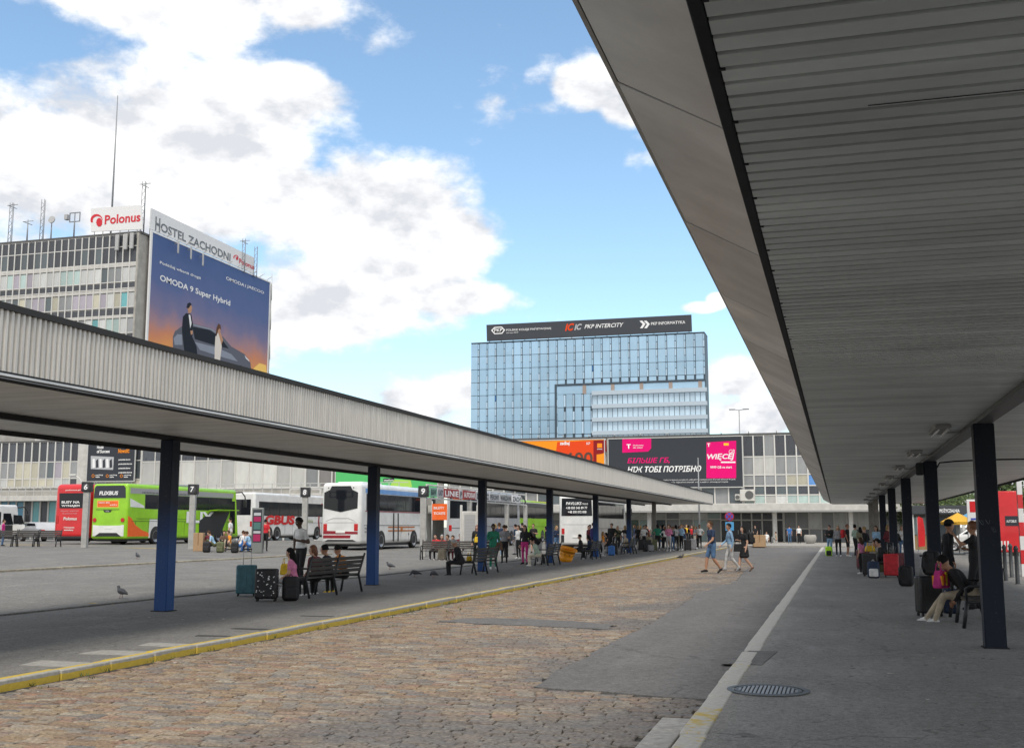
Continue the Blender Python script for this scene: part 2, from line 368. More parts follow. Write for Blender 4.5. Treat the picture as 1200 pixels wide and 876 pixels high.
# --- stone setts
def sett_material():
    m = bpy.data.materials.new('granite_sett'); m.use_nodes = True; nt = m.node_tree; N, L = nt.nodes, nt.links; p = N['Principled BSDF']; p.inputs['Roughness'].default_value = .75; p.inputs['Specular IOR Level'].default_value = .35
    g = N.new('ShaderNodeNewGeometry'); oi = N.new('ShaderNodeObjectInfo')
    ad = N.new('ShaderNodeMath'); ad.operation = 'ADD'; L.new(g.outputs['Random Per Island'], ad.inputs[0]); L.new(oi.outputs['Random'], ad.inputs[1])
    fr = N.new('ShaderNodeMath'); fr.operation = 'FRACT'; L.new(ad.outputs[0], fr.inputs[0])
    r1 = N.new('ShaderNodeValToRGB'); L.new(fr.outputs[0], r1.inputs[0]); e = r1.color_ramp.elements
    cols = [(0, (.26, .19, .135)), (.18, (.36, .245, .15)), (.34, (.42, .32, .205)), (.5, (.30, .265, .225)), (.64, (.44, .35, .25)), (.78, (.37, .225, .15)), (.9, (.24, .22, .2)), (1, (.48, .41, .31))]
    e[0].position, e[0].color = 0, (*cols[0][1], 1); e[1].position, e[1].color = 1, (*cols[-1][1], 1)
    for pos, c in cols[1:-1]: k = e.new(pos); k.color = (*c, 1)
    # broad grey, traffic-blackened areas
    n = N.new('ShaderNodeTexNoise'); n.inputs['Scale'].default_value = .42; n.inputs['Detail'].default_value = 4; L.new(g.outputs['Position'], n.inputs['Vector'])
    sp = N.new('ShaderNodeSeparateXYZ'); L.new(g.outputs['Position'], sp.inputs[0])
    a = N.new('ShaderNodeMath'); a.operation = 'MULTIPLY_ADD'; L.new(sp.outputs[0], a.inputs[0]); a.inputs[1].default_value = .075; L.new(n.outputs['Fac'], a.inputs[2])
    mr = N.new('ShaderNodeMapRange'); mr.inputs[1].default_value = .12; mr.inputs[2].default_value = .33; mr.inputs[4].default_value = .8; L.new(a.outputs[0], mr.inputs[0])
    mx = N.new('ShaderNodeMix'); mx.data_type = 'RGBA'; L.new(mr.outputs[0], mx.inputs[0]); L.new(r1.outputs[0], mx.inputs[6]); mx.inputs[7].default_value = (.19, .18, .172, 1)
    n2 = N.new('ShaderNodeTexNoise'); n2.inputs['Scale'].default_value = 30; n2.inputs['Detail'].default_value = 5; L.new(g.outputs['Position'], n2.inputs['Vector'])
    mr2 = N.new('ShaderNodeMapRange'); mr2.inputs[1].default_value = .3; mr2.inputs[2].default_value = .7; mr2.inputs[3].default_value = .36; mr2.inputs[4].default_value = .9; L.new(n2.outputs['Fac'], mr2.inputs[0])
    hs = N.new('ShaderNodeHueSaturation'); L.new(mx.outputs[2], hs.inputs['Color']); L.new(mr2.outputs[0], hs.inputs['Value']); hs.inputs['Saturation'].default_value = .95; L.new(hs.outputs[0], p.inputs['Base Color'])
    b = N.new('ShaderNodeBump'); b.inputs['Strength'].default_value = .6; b.inputs['Distance'].default_value = .01; L.new(n2.outputs['Fac'], b.inputs['Height']); L.new(b.outputs[0], p.inputs['Normal'])
    return m
M_sett = sett_material()
def sett_verts(cx, cy, w, d, z, rs):
    vs = []
    for (k, zz) in ((0, -.06), (0, -.009), (.011, 0)):
        for (sx, sy) in ((-1, -1), (1, -1), (1, 1), (-1, 1)):
            vs.append((cx + sx * (w / 2 - k) + rs.uniform(-.006, .006), cy + sy * (d / 2 - k) + rs.uniform(-.005, .005), z + zz + rs.uniform(-.003, .003)))
    return vs
SF = [(0, 1, 5, 4), (1, 2, 6, 5), (2, 3, 7, 6), (3, 0, 4, 7), (4, 5, 9, 8), (5, 6, 10, 9), (6, 7, 11, 10), (7, 4, 8, 11), (8, 9, 10, 11)]
def lay_setts():
    rs = random.Random(3); pave = tag(empty('sett_paving', (0, 0, 0)), 'worn tan and grey stone setts paving the road', kind='structure')
    allb = MB(); pool = []; meshes = []
    for k in range(24):
        w = rs.uniform(.15, .25); b = MB(); b.add(sett_verts(0, 0, w, .098, 0, rs), SF); me = bpy.data.meshes.new('sett'); me.from_pydata(b.v, [], b.f); me.materials.append(M_sett); meshes.append((w, me))
    y = 6.6; row = 0
    while y < 66:
        pitch = .108; x = KL + .1 + rs.uniform(0, .1); wav = .03 * math.sin(y * .7)
        while x < KR - .1:
            near = row < 80
            k = rs.randrange(24); w = meshes[k][0]
            cx, cy = x + w / 2, y + rs.uniform(-.008, .008) + wav * math.sin(x * .9)
            dz = rs.uniform(-.006, .005)
            if cx < KR - (.3 if cy < 9.95 else .02) and not inside(lane, cx, cy) and not inside(strip, cx, cy):
                d = (Vector((cx, cy, 0)) - Vector((0, 0, 0)))
                fwd = -cx * _sy + cy * _cy; side = cx * _cy + cy * _sy
                vis = abs(side / fwd) < .468 and (CAM_H / fwd) < .53
                pool.append((d.length if vis else 1e6 + d.length, cx, cy, zr(cx) + dz, k))
            x += w + .010
        y += pitch; row += 1
    pool.sort()
    for (dd, cx, cy, z, k) in pool[:300]:
        o = bpy.data.objects.new('sett', meshes[k][1]); o.location = (cx, cy, z); o.rotation_euler = (rs.uniform(-.03, .03), rs.uniform(-.03, .03), rs.uniform(-.025, .025)); link(o, pave)
    for (dd, cx, cy, z, k) in pool[300:]:
        allb.add(sett_verts(cx, cy, meshes[k][0], .098, z, rs), SF)
    tag(allb.build('sett_field', M_sett, pave), kind='stuff')
lay_setts()
# granite channel beside the right kerb
ch = tag(empty('gutter_channel'), 'pale stone channel beside the flush kerb', kind='structure')
M_stone = mat('kerb_granite', (.33, .32, .3), .85, var=.3, vscale=14, bump=.5, bscale=90, coords='World', rand=.12)
for i in range(6):
    y0 = 6.2 + i * .62
    if y0 < 9.6: slab('channel_stone', M_stone, ch, KR - .28, KR - .03, y0, y0 + .6, zr(KR) - .1, zr(KR) + .004, .012)

# --- kerbs
def painted_kerb(name, paint, base, y_full, y_gone, thr, rim=False):
    m = bpy.data.materials.new(name); m.use_nodes = True; nt = m.node_tree; N, L = nt.nodes, nt.links; p = N['Principled BSDF']; p.inputs['Roughness'].default_value = .8
    g = N.new('ShaderNodeNewGeometry'); sp = N.new('ShaderNodeSeparateXYZ'); L.new(g.outputs['Position'], sp.inputs[0])
    n = N.new('ShaderNodeTexNoise'); n.inputs['Scale'].default_value = 7; n.inputs['Detail'].default_value = 9; n.inputs['Roughness'].default_value = .75; L.new(g.outputs['Position'], n.inputs['Vector'])
    n0 = N.new('ShaderNodeTexNoise'); n0.inputs['Scale'].default_value = .7; n0.inputs['Detail'].default_value = 3; L.new(g.outputs['Position'], n0.inputs['Vector'])
    wear = N.new('ShaderNodeMapRange'); wear.inputs[1].default_value = y_full; wear.inputs[2].default_value = y_gone; wear.inputs[3].default_value = thr; wear.inputs[4].default_value = thr + .22; wear.clamp = True; L.new(sp.outputs[1], wear.inputs[0])
    a = N.new('ShaderNodeMath'); a.operation = 'MULTIPLY_ADD'; L.new(n0.outputs['Fac'], a.inputs[0]); a.inputs[1].default_value = .8; L.new(n.outputs['Fac'], a.inputs[2])
    s = N.new('ShaderNodeMath'); s.operation = 'SUBTRACT'; L.new(a.outputs[0], s.inputs[0]); L.new(wear.outputs[0], s.inputs[1])
    last = s.outputs[0]
    if rim:   # feet have scuffed the paint off the upper arris
        ab = N.new('ShaderNodeVectorMath'); ab.operation = 'DISTANCE'; cb = N.new('ShaderNodeCombineXYZ'); L.new(sp.outputs[0], cb.inputs[0]); L.new(sp.outputs[2], cb.inputs[2]); L.new(cb.outputs[0], ab.inputs[0]); ab.inputs[1].default_value = (rim, 0, .015)
        r2 = N.new('ShaderNodeMapRange'); r2.inputs[1].default_value = .035; r2.inputs[2].default_value = .06; r2.inputs[3].default_value = -.5; r2.inputs[4].default_value = .1; L.new(ab.outputs['Value'], r2.inputs[0])
        q = N.new('ShaderNodeMath'); q.operation = 'ADD'; L.new(last, q.inputs[0]); L.new(r2.outputs[0], q.inputs[1]); last = q.outputs[0]
    rr = N.new('ShaderNodeMapRange'); rr.inputs[1].default_value = -.03; rr.inputs[2].default_value = .05; L.new(last, rr.inputs[0])
    n3 = N.new('ShaderNodeTexNoise'); n3.inputs['Scale'].default_value = 22; n3.inputs['Detail'].default_value = 6; L.new(g.outputs['Position'], n3.inputs['Vector'])
    st = N.new('ShaderNodeMix'); st.data_type = 'RGBA'; L.new(n3.outputs['Fac'], st.inputs[0]); st.inputs[6].default_value = (*[c * .65 for c in base], 1); st.inputs[7].default_value = (*[c * 1.3 for c in base], 1)
    pt = N.new('ShaderNodeMix'); pt.data_type = 'RGBA'; L.new(n3.outputs['Fac'], pt.inputs[0]); pt.inputs[6].default_value = (*[c * .7 for c in paint], 1); pt.inputs[7].default_value = (*paint, 1)
    mx = N.new('ShaderNodeMix'); mx.data_type = 'RGBA'; L.new(rr.outputs[0], mx.inputs[0]); L.new(st.outputs[2], mx.inputs[6]); L.new(pt.outputs[2], mx.inputs[7]); L.new(mx.outputs[2], p.inputs['Base Color'])
    b = N.new('ShaderNodeBump'); b.inputs['Strength'].default_value = .5; b.inputs['Distance'].default_value = .01; L.new(n3.outputs['Fac'], b.inputs['Height']); L.new(b.outputs[0], p.inputs['Normal'])
    return m
M_kerbL = painted_kerb('yellow_painted_kerb', (.6, .43, .055), (.36, .345, .31), 12, 32, .66, rim=KL)
M_kerbR = painted_kerb('white_worn_kerb', (.5, .37, .08), (.4, .385, .35), 5, 17, .9)
def kerb_run(name, label, m, x0, x1, z0, ztop, y0, y1, lens):
    k = tag(empty(name), label, kind='structure'); y = y0; rs = random.Random(5); cache = []
    for q in range(5):
        bm = MB().bbox(-.5 * (x1 - x0), .5 * (x1 - x0), -.5, .5, z0, 0, .018, 2); me = bpy.data.meshes.new('kerbstone'); me.from_pydata(bm.v, [], bm.f); me.materials.append(m); me.polygons.foreach_set('use_smooth', bm.sm); cache.append(me)
    while y < y1:
        l = rs.uniform(*lens); o = bpy.data.objects.new('kerbstone', cache[rs.randrange(5)]); o.location = ((x0 + x1) / 2 + rs.uniform(-.008, .008), y + l / 2, ztop + rs.uniform(-.006, .006)); o.scale = (1, l - .014, 1); o.rotation_euler = (rs.uniform(-.004, .004), rs.uniform(-.02, .02), rs.uniform(-.006, .006)); link(o, k); y += l
kerb_run('kerb', 'raised kerb with worn yellow paint along the platform', M_kerbL, KL - .15, KL, -.3, .015, 5, 92, (.9, 1.05))
kerb_run('kerb', 'flush pale kerb with yellow paint traces', M_kerbR, KR, KR + .21, -.2, .012, 4, 92, (.95, 1.05))
p = onZ(0, 669, .15)
kerb_run('kerb', 'low weathered kerb of the neighbouring bus lane', mat('old_kerb', (.3, .27, .21), .9, var=.3, coords='World', rand=.15), -25.2, -25.0, -.3, zg(-25, 40) + .07, 14, 52, (.95, 1.05))
piece('kerb_far', M_stone, None, -14.6, 6.3, 92.3, 92.5, -.2, .1); tag(bpy.data.objects['kerb_far'], kind='structure'); bpy.data.objects['kerb_far'].name = 'kerb'
kk = piece('kerb', M_asph, None, -14.85, -14.6, -8, 92, -.2, .03); tag(kk, kind='structure')

# pale concrete covers let into the left platform by the kerb, and dark patches
M_cov = mat('concrete_cover', (.3, .29, .265), .9, var=.25, vscale=12, bump=.3, coords='World')
M_dk = mat('dark_patch', (.045, .044, .042), .9, var=.3, vscale=12, coords='World')
for (u, v, w, d, m) in ((68, 778, .75, .45, M_cov), (136, 765, .75, .45, M_cov), (193, 756, .7, .4, M_cov), (250, 745, .5, .16, M_dk), (292, 737, .55, .15, M_dk), (370, 722, .6, .12, M_dk)):
    q = onZ(u, v, 0); o = flat('cover_slab', m, None, [(q.x + a + random.uniform(-.05, .05), q.y + b + random.uniform(-.04, .04), .004) for a, b in ((-w / 2, -d / 2), (w / 2, -d / 2), (w / 2, d / 2), (-w / 2, d / 2))], (0, 0, 1), 0.0, .006); tag(o, kind='structure')
q = onZ(878, 770, 0); tag(flat('asphalt_patch', M_over, None, [(q.x - .28, q.y - .75, .001), (q.x + .2, q.y - .75, .001), (q.x + .3, q.y + .75, .001), (q.x - .28, q.y + .75, .001)], (0, 0, 1), 0, .006), kind='structure')
for (u, v, w, d) in ((28, 638, 3.2, .9), (170, 642, 2.6, .6), (120, 707, .6, .1)):
    q = G(u, v); tag(flat('paint_mark', mat('faded_yellow_paint', (.36, .27, .08), .9, var=.35, vscale=5, coords='World'), None, [(q.x + a * w / 2, q.y + b * d / 2, zg(q.x + a * w / 2, q.y + b * d / 2) + .003) for a, b in ((-1, -1), (1, -1), (.8, 1), (-.7, 1))], (0, 0, 1), 0, .006), kind='structure')

# --- manhole cover
M_iron = mat('cast_iron', (.13, .13, .125), .55, .6, var=.3, vscale=20)
q = onZ(900, 809, 0); mh = thing('manhole_cover', 'round slotted iron manhole cover in the right platform', 'manhole cover', (q.x, q.y, 0.002))
def ring(r0, r1, z0, z1, n=40):
    b = MB(); vs = []
    for i in range(n):
        a = 2 * math.pi * i / n; c, s = math.cos(a), math.sin(a); vs += [(r0 * c, r0 * s, z1), (r1 * c, r1 * s, z1), (r1 * c, r1 * s, z0), (r0 * c, r0 * s, z0)]
    fs = []
    for i in range(n):
        k, l = 4 * i, 4 * ((i + 1) % n); fs += [(k, k + 1, l + 1, l), (k + 1, k + 2, l + 2, l + 1), (k + 3, k, l, l + 3)]
    return b.add(vs, fs)
ring(.345, .40, 0, .012).build('frame_ring', M_iron, mh); ring(.0, .335, .0, .004).build('plate', mat('iron_pit', (.03, .03, .03), .8), mh)
ring(.29, .325, .0, .011).build('rim', M_iron, mh)
for i in range(-7, 8):
    x = i * .039; h = math.sqrt(max(.001, .285 ** 2 - x * x)); piece('bar', mat('worn_iron', (.3, .29, .28), .5, .5, var=.3, vscale=15), mh, x - .012, x + .012, -h, h, .003, .011)

# weeds rooted in the joint below the left kerb and between the setts
b = MB(); rs = random.Random(9)
for k in range(90):
    x, y = (KL + rs.uniform(.01, .06), rs.uniform(7, 45)) if k < 60 else (KL + rs.uniform(.1, 1.2), rs.uniform(8, 30)); h = rs.uniform(.02, .07)
    for j in range(7):
        a = rs.random() * 6.28; d = Vector((math.cos(a), math.sin(a), 0)) * rs.uniform(.01, .04); p = Vector((x + rs.uniform(-.04, .04), y + rs.uniform(-.06, .06), zr(x) - .01)); n_ = Vector((-d.y, d.x, 0)) * .25
        b.add([p - n_, p + n_, p + d + Vector((0, 0, h))], [(0, 1, 2)])
tag(b.build('weeds', mat('weed_green', (.07, .1, .03), .8, var=.4)), 'small weeds growing in the kerb joint', 'weeds', kind='stuff')

# trodden chewing gum and scraps of litter
b = MB(); b2 = MB()
for k in range(420):
    x, y = (rs.uniform(KR + .3, 5.5), rs.uniform(7.5, 40)) if k < 260 else (rs.uniform(-14.3, -8.7), rs.uniform(9, 45)); r = rs.uniform(.012, .03); z = .0015 if x > -5 else .006
    b.add([(x + r * math.cos(a * .9) * rs.uniform(.8, 1.1), y + r * math.sin(a * .9) * 1.2, z) for a in range(7)], [tuple(range(7))])
for k in range(46):
    x, y = (rs.uniform(KR + .3, 5.5), rs.uniform(8, 45)) if k < 18 else ((rs.uniform(-14, -8.7), rs.uniform(10, 50)) if k < 36 else (rs.uniform(KL + .1, KL + .5), rs.uniform(8, 40))); z = .004 if x > KR else (.008 if x < KL else zr(x) + .006)
    a = rs.random() * 6.28; c, s_ = math.cos(a), math.sin(a); w, l = rs.uniform(.006, .02), rs.uniform(.02, .06)
    b2.add([(x + c * p - s_ * q, y + s_ * p + c * q, z + h_) for p, q, h_ in ((-l, -w, 0), (l, -w, .006), (l, w, .0), (-l, w, .008))], [(0, 1, 2, 3)])
tag(b.build('gum_spots', mat('old_gum', (.07, .068, .064), .9)), 'dark trodden gum spots on the platforms', 'gum', kind='stuff'); tag(b2.build('litter', mat('paper_scrap', (.5, .48, .43), .9)), 'small scraps of litter on the ground', 'litter', kind='stuff')
# ================================================================ platform canopies
M_slat = mat('soffit_slat', (.70, .735, .715), .42, .15, var=.2, vscale=.9, coords='World', streak=(.6, 1.4, 1), rand=.1)
M_slat2 = mat('soffit_slat_far', (.78, .765, .72), .5, .1, var=.2, vscale=1.2, coords='World', streak=(.6, 2.5, 1))
M_deck = mat('roof_deck', (.04, .04, .04), .9)
M_dark = mat('gutter_dark', (.03, .032, .036), .7, var=.3, vscale=5, spec=.2)
M_lip = mat('lip_sheet_metal', (.62, .61, .59), .42, .35, var=.25, vscale=1.1, coords='World', rand=.1)
M_corr = mat('corrugated_steel', (.62, .595, .55), .55, .2, var=.16, vscale=1.6, coords='World', streak=(1, 5, .35))
M_cap = mat('roof_cap', (.045, .045, .045), .8, var=.3, spec=.2)
def column_mat(name, low, high, zsplit, fade):
    m = bpy.data.materials.new(name); m.use_nodes = True; nt = m.node_tree; N, L = nt.nodes, nt.links; p = N['Principled BSDF']; p.inputs['Roughness'].default_value = .5; p.inputs['Specular IOR Level'].default_value = .25
    g = N.new('ShaderNodeNewGeometry'); sp = N.new('ShaderNodeSeparateXYZ'); L.new(g.outputs['Position'], sp.inputs[0])
    n = N.new('ShaderNodeTexNoise'); n.inputs['Scale'].default_value = 5; n.inputs['Detail'].default_value = 8; n.inputs['Roughness'].default_value = .7; L.new(g.outputs['Position'], n.inputs['Vector'])
    a = N.new('ShaderNodeMath'); a.operation = 'MULTIPLY_ADD'; L.new(n.outputs['Fac'], a.inputs[0]); a.inputs[1].default_value = .5; L.new(sp.outputs[2], a.inputs[2])
    r = N.new('ShaderNodeMapRange'); r.inputs[1].default_value = zsplit + .25 - fade; r.inputs[2].default_value = zsplit + .25 + fade; L.new(a.outputs[0], r.inputs[0])
    mx = N.new('ShaderNodeMix'); mx.data_type = 'RGBA'; L.new(r.outputs[0], mx.inputs[0]); mx.inputs[6].default_value = (*low, 1); mx.inputs[7].default_value = (*high, 1)
    n2 = N.new('ShaderNodeTexNoise'); n2.inputs['Scale'].default_value = 40; n2.inputs['Detail'].default_value = 4; L.new(g.outputs['Position'], n2.inputs['Vector'])
    r2 = N.new('ShaderNodeMapRange'); r2.inputs[1].default_value = .66; r2.inputs[2].default_value = .72; r2.inputs[4].default_value = .5; L.new(n2.outputs['Fac'], r2.inputs[0])
    m2 = N.new('ShaderNodeMix'); m2.data_type = 'RGBA'; L.new(r2.outputs[0], m2.inputs[0]); L.new(mx.outputs[2], m2.inputs[6]); m2.inputs[7].default_value = (.2, .2, .2, 1); L.new(m2.outputs[2], p.inputs['Base Color'])
    return m
M_colL = column_mat('blue_black_paint', (.022, .068, .21), (.012, .018, .034), 1.6, .5)
M_colR = column_mat('navy_black_paint', (.014, .02, .034), (.01, .013, .022), 1.6, .6)
M_plaster = mat('grey_pier', (.24, .225, .2), .85, var=.25, vscale=4)

# ---- left canopy
LX0, LX1, LXC, LZ = -14.65, -9.3, -12.45, 3.36
LY0, LY1 = -3.0, 88.5
lc = thing('platform_canopy', 'long canopy with corrugated fascia on blue columns over the left platform', 'canopy')
b = MB(); pitch = .094; n = int((LY1 - LY0) / pitch); vs = []
prof = ((0, 0), (.012, .036), (.05, .036), (.062, 0))
for i in range(n):
    for (dy, dx) in prof: vs += [(LX1 + dx, LY0 + i * pitch + dy, 3.40), (LX1 + dx, LY0 + i * pitch + dy, 4.12)]
b.add(vs, [(2 * i, 2 * i + 2, 2 * i + 3, 2 * i + 1) for i in range(4 * n - 1)]); b.build('fascia', M_corr, lc)
piece('fascia_backing', M_deck, lc, LX1 - .06, LX1 - .008, LY0, LY1, 3.34, 4.1)
piece('roof_cap', M_cap, lc, LX1 - .2, LX1 + .06, LY0, LY1 + .05, 4.12, 4.20)
piece('drip_rail', M_dark, lc, LX1 - .02, LX1 + .03, LY0, LY1, 3.375, 3.40); piece('drip_rail', M_lip, lc, LX1 - .02, LX1 + .04, LY0, LY1, 3.345, 3.374)
piece('drip_rail', M_dark, lc, LX1 - .12, LX1 - .03, LY0, LY1, 3.30, 3.335)
piece('drip_rail', mat('rail_metal', (.2, .2, .2), .5, .4), lc, LX1 - .03, LX1 + .012, LY0, LY1, 3.315, 3.334)
piece('roof', M_deck, lc, LX0, LX1 - .06, LY0, LY1, 3.42, 3.6)
piece('back_fascia', M_cap, lc, LX0 - .05, LX0, LY0, LY1, 3.27, 3.75)
piece('middle_rail', M_dark, lc, LXC - .07, LXC + .07, LY0, LY1 - 1, LZ - .09, LZ)
piece('end_fascia', M_corr, lc, LX0, LX1, LY1 + .005, LY1 + .05, 3.36, 4.1)
b = MB(); y = 4.0
while y < LY1 - .2:
    b.box(LX0 + .01, LX1 - .17, y, y + .112, LZ, LZ + .03); y += .1235
tag(b.build('soffit_slats', M_slat2, lc), kind='stuff')
for k in range(8):
    y = 18.95 + k * 10.02
    if y > LY1: break
    cm = MB(); cm.bbox(LXC - .135, LXC + .135, y - .14, y + .14, 0, LZ - .085, .012, 1); cm.build('column', M_colL if k < 6 else M_plaster, lc)
    piece('base_plate', M_dark, lc, LXC - .17, LXC + .17, y - .175, y + .175, .004, .02)

# ---- right canopy
RX0, RX1, RXC, RZ = -.34, 5.45, 1.97, 3.065
RY0, RY1 = -5.0, 74.4
rc = thing('platform_canopy', 'long canopy with slatted soffit on dark columns over the right platform', 'canopy')
y = 2.5; k = 0; P = .1235
while k < 300:
    piece('slat', M_slat, rc, RX0 + .035, RX1, y, y + .093, RZ, RZ + .034); y += P; k += 1
b = MB(); ys = y
while y < RY1 - .1: b.box(RX0 + .035, RX1, y, y + .093, RZ, RZ + .034); y += P
y = 2.5 - P
while y > RY0: b.box(RX0 + .035, RX1, y, y + .093, RZ, RZ + .034); y -= P
tag(b.build('far_slats', M_slat, rc), kind='stuff')
piece('roof', M_deck, rc, RX0 - .02, RX1, RY0, RY1, RZ + .06, RZ + .5)
# the dark gutter between slats and lip
b = MB(); b.bbox(RX0 - .012, RX0 + .03, RY0, RY1, RZ - .006, RZ + .05, .005, 1); b.build('gutter', M_dark, rc)
for i, j in enumerate(range(-4, 34)):
    y0 = 4.07 + 2.06 * j
    if y0 > RY1 - .2: break
    y1 = min(y0 + 2.06 - .02, RY1)
    a = random.uniform(-.006, .006)
    flat('lip_panel', M_lip, rc, [(RX0 - .01, y0, RZ + .012), (RX0 - .01, y1, RZ + .012), (-.75 + a, y1, 3.305), (-.75 + a, y0, 3.305)], (.52, 0, -.85), -.012, 0.0)
piece('lip_backing', M_deck, rc, -.74, RX0 - .02, RY0, RY1, 3.335, 3.6)
flat('lip_underlay', M_deck, rc, [(RX0 - .01, RY0, RZ + .03), (RX0 - .01, RY1, RZ + .03), (-.742, RY1, 3.322), (-.742, RY0, 3.322)], (.52, 0, -.85), -.02, -.004)
piece('front_fascia', M_corr, rc, -.772, -.756, RY0, RY1, 3.315, 3.95)
piece('roof_deck', M_deck, rc, -.74, RX1, RY0, RY1, 3.605, 3.64)
piece('back_fascia', M_cap, rc, RX1, RX1 + .05, RY0, RY1, RZ - .06, RZ + .5)
piece('end_fascia', M_cap, rc, RX0 + .08, RX1, RY1, RY1 + .05, RZ - .03, RZ + .5)
b = MB(); b.bbox(RXC - .11, RXC + .11, RY0, RY1, RZ - .07, RZ - .002, .01, 1); b.build('middle_rail', mat('rail_grey', (.12, .125, .125), .45, .3), rc)
for k, kx in enumerate((8.33, 12.96, 17.5, 22.03, 26.6, 31.2, 35.7)):
    y = kx * RXC; x = RXC
    MB().bbox(x - .135, x + .135, y - .135, y + .135, -.02, RZ - .065, .012, 1).build('column', M_colR if k < 5 else M_plaster, rc)
    piece('base_plate', M_dark, rc, x - .16, x + .16, y - .16, y + .16, .0, .012)
y2 = 12.96 * RXC
jb = MB(); jb.bbox(RXC - .29, RXC - .137, y2 - .16, y2 + .06, RZ - .36, RZ - .1, .02, 1); jb.build('junction_box', M_dark, rc)
MB().tube([(RXC + .13, y2, RZ - .22), (RXC + .2, y2, RZ - .1), (RXC + .5, y2 + .05, RZ - .07), (RXC + 1.1, y2, RZ - .05), (RX1, y2 + .02, RZ - .05)], .018, 6).build('cable', M_dark, rc)
MB().tube([(RX0 + .5, 3.93, RZ - .002), (RX1, 3.91, RZ - .002)], .0018, 4).build('cable', M_dark, rc)
# scratched tag on the nearest column
yc = 8.33 * RXC - .135
for i, (dx, dz) in enumerate(((-.1, .0), (-.02, .01), (.05, -.005))):
    MB().tube([(RXC + dx + .03 * math.sin(t * 1.9 + i), yc - .001, 1.66 + dz + .035 * math.cos(t * 2.6 + i) - .09 * (i == 2)) for t in [q * .5 for q in range(9)]], .0016, 4).build('scratch', mat('scratch_grey', (.2, .22, .25), .7), rc)
for k in range(0, 60, 4): piece('clip', M_dark, rc, RX0 + .03, RX0 + .05, 2.5 + k * P - .022, 2.5 + k * P - .008, RZ - .004, RZ + .002)
# twin-tube lamps hung beside the middle rail
M_lamp = mat('lamp_housing', (.3, .3, .29), .5); M_tube = mat('unlit_tube', (.75, .76, .75), .25)
order = ['nearest', 'second nearest', 'third nearest', 'fourth', 'fifth', 'sixth', 'seventh', 'eighth', 'ninth']
for k in range(9):
    y = 17.6 + k * 5.6
    lp = thing('fluorescent_lamp', f'unlit twin-tube lamp beside the rail under the right canopy, {order[k]} from the front', 'lamp', (RXC - .45, y, RZ), 0, 'lamps under the right canopy')
    slab('housing', M_lamp, lp, -.11, .11, -.62, .62, -.06, -.004, .008, 1)
    for s in (-1, 1): MB().tube([(s * .06, -.58, -.085), (s * .06, .58, -.085)], .017, 8).build('tube', M_tube, lp)
    slab('bracket', M_lamp, lp, .11, .36, .5, .58, -.05, -.02, .004, 1)
# ================================================================ buildings
M_mull = mat('pale_mullion', (.62, .61, .58), .6, .1, var=.12, vscale=3)
M_mull2 = mat('aluminium_mullion', (.55, .55, .53), .45, .3, var=.12, vscale=3)
M_band = mat('pale_band', (.52, .51, .48), .75, var=.15, vscale=1.5, coords='World')
M_wall = mat('old_render', (.34, .33, .305), .85, var=.2, vscale=.8, coords='World')
M_roof = mat('flat_roof', (.1, .1, .1), .9)
def glass(name, col, rough=.12, rand=.18, spec=.6, var=.15):
    return mat(name, col, rough, 0.0, spec=spec, rand=rand, var=var, vscale=.8)
G_dark = glass('dark_spandrel', (.05, .055, .065), .25); G_grey = glass('grey_panel', (.25, .26, .265), .35); G_pale = glass('pale_panel', (.42, .42, .40), .4)
G_win = glass('window_glass', (.09, .11, .12), .08); G_cream = glass('cream_curtain', (.45, .43, .34), .3); G_white = glass('white_curtain', (.5, .51, .5), .25)
G_teal = glass('teal_glass', (.13, .36, .38), .15); G_aqua = glass('pale_aqua', (.36, .46, .44), .2); G_lilac = glass('lilac_curtain', (.36, .33, .38), .3); G_blue = glass('blue_pane', (.1, .25, .55), .2)

def pick(rs, table):
    t = rs.random() * sum(w for _, w in table)
    for m, w in table:
        t -= w
        if t <= 0: return m
    return table[-1][0]

def front_bays(root, x0, x1, yf, module, rows, rs, mull=M_mull, mw=.14, zlo=None, zhi=None, skip=None):
    "curtain wall facing -Y in local coordinates: rows = (z0, z1, table of materials); panes and mullions are pieces"
    n = int(round((x1 - x0) / module)); mod = (x1 - x0) / n
    for (z0, z1, tab) in rows:
        for i in range(n):
            a, b = x0 + i * mod, x0 + (i + 1) * mod
            if skip and skip(i, a, b, z0, z1): continue
            piece('pane', pick(rs, tab), root, a + mw / 2, b - mw / 2, yf - .02, yf + .02, z0 + .05, z1 - .05)
    zl = zlo if zlo is not None else min(r[0] for r in rows); zh = zhi if zhi is not None else max(r[1] for r in rows)
    for i in range(n + 1):
        piece('mullion', mull, root, x0 + i * mod - mw / 2, x0 + i * mod + mw / 2, yf - .14, yf + .05, zl, zh)
    for z in sorted({r[0] for r in rows} | {zh}):
        piece('transom', mull, root, x0, x1, yf - .06, yf + .03, z - .06, z + .06)

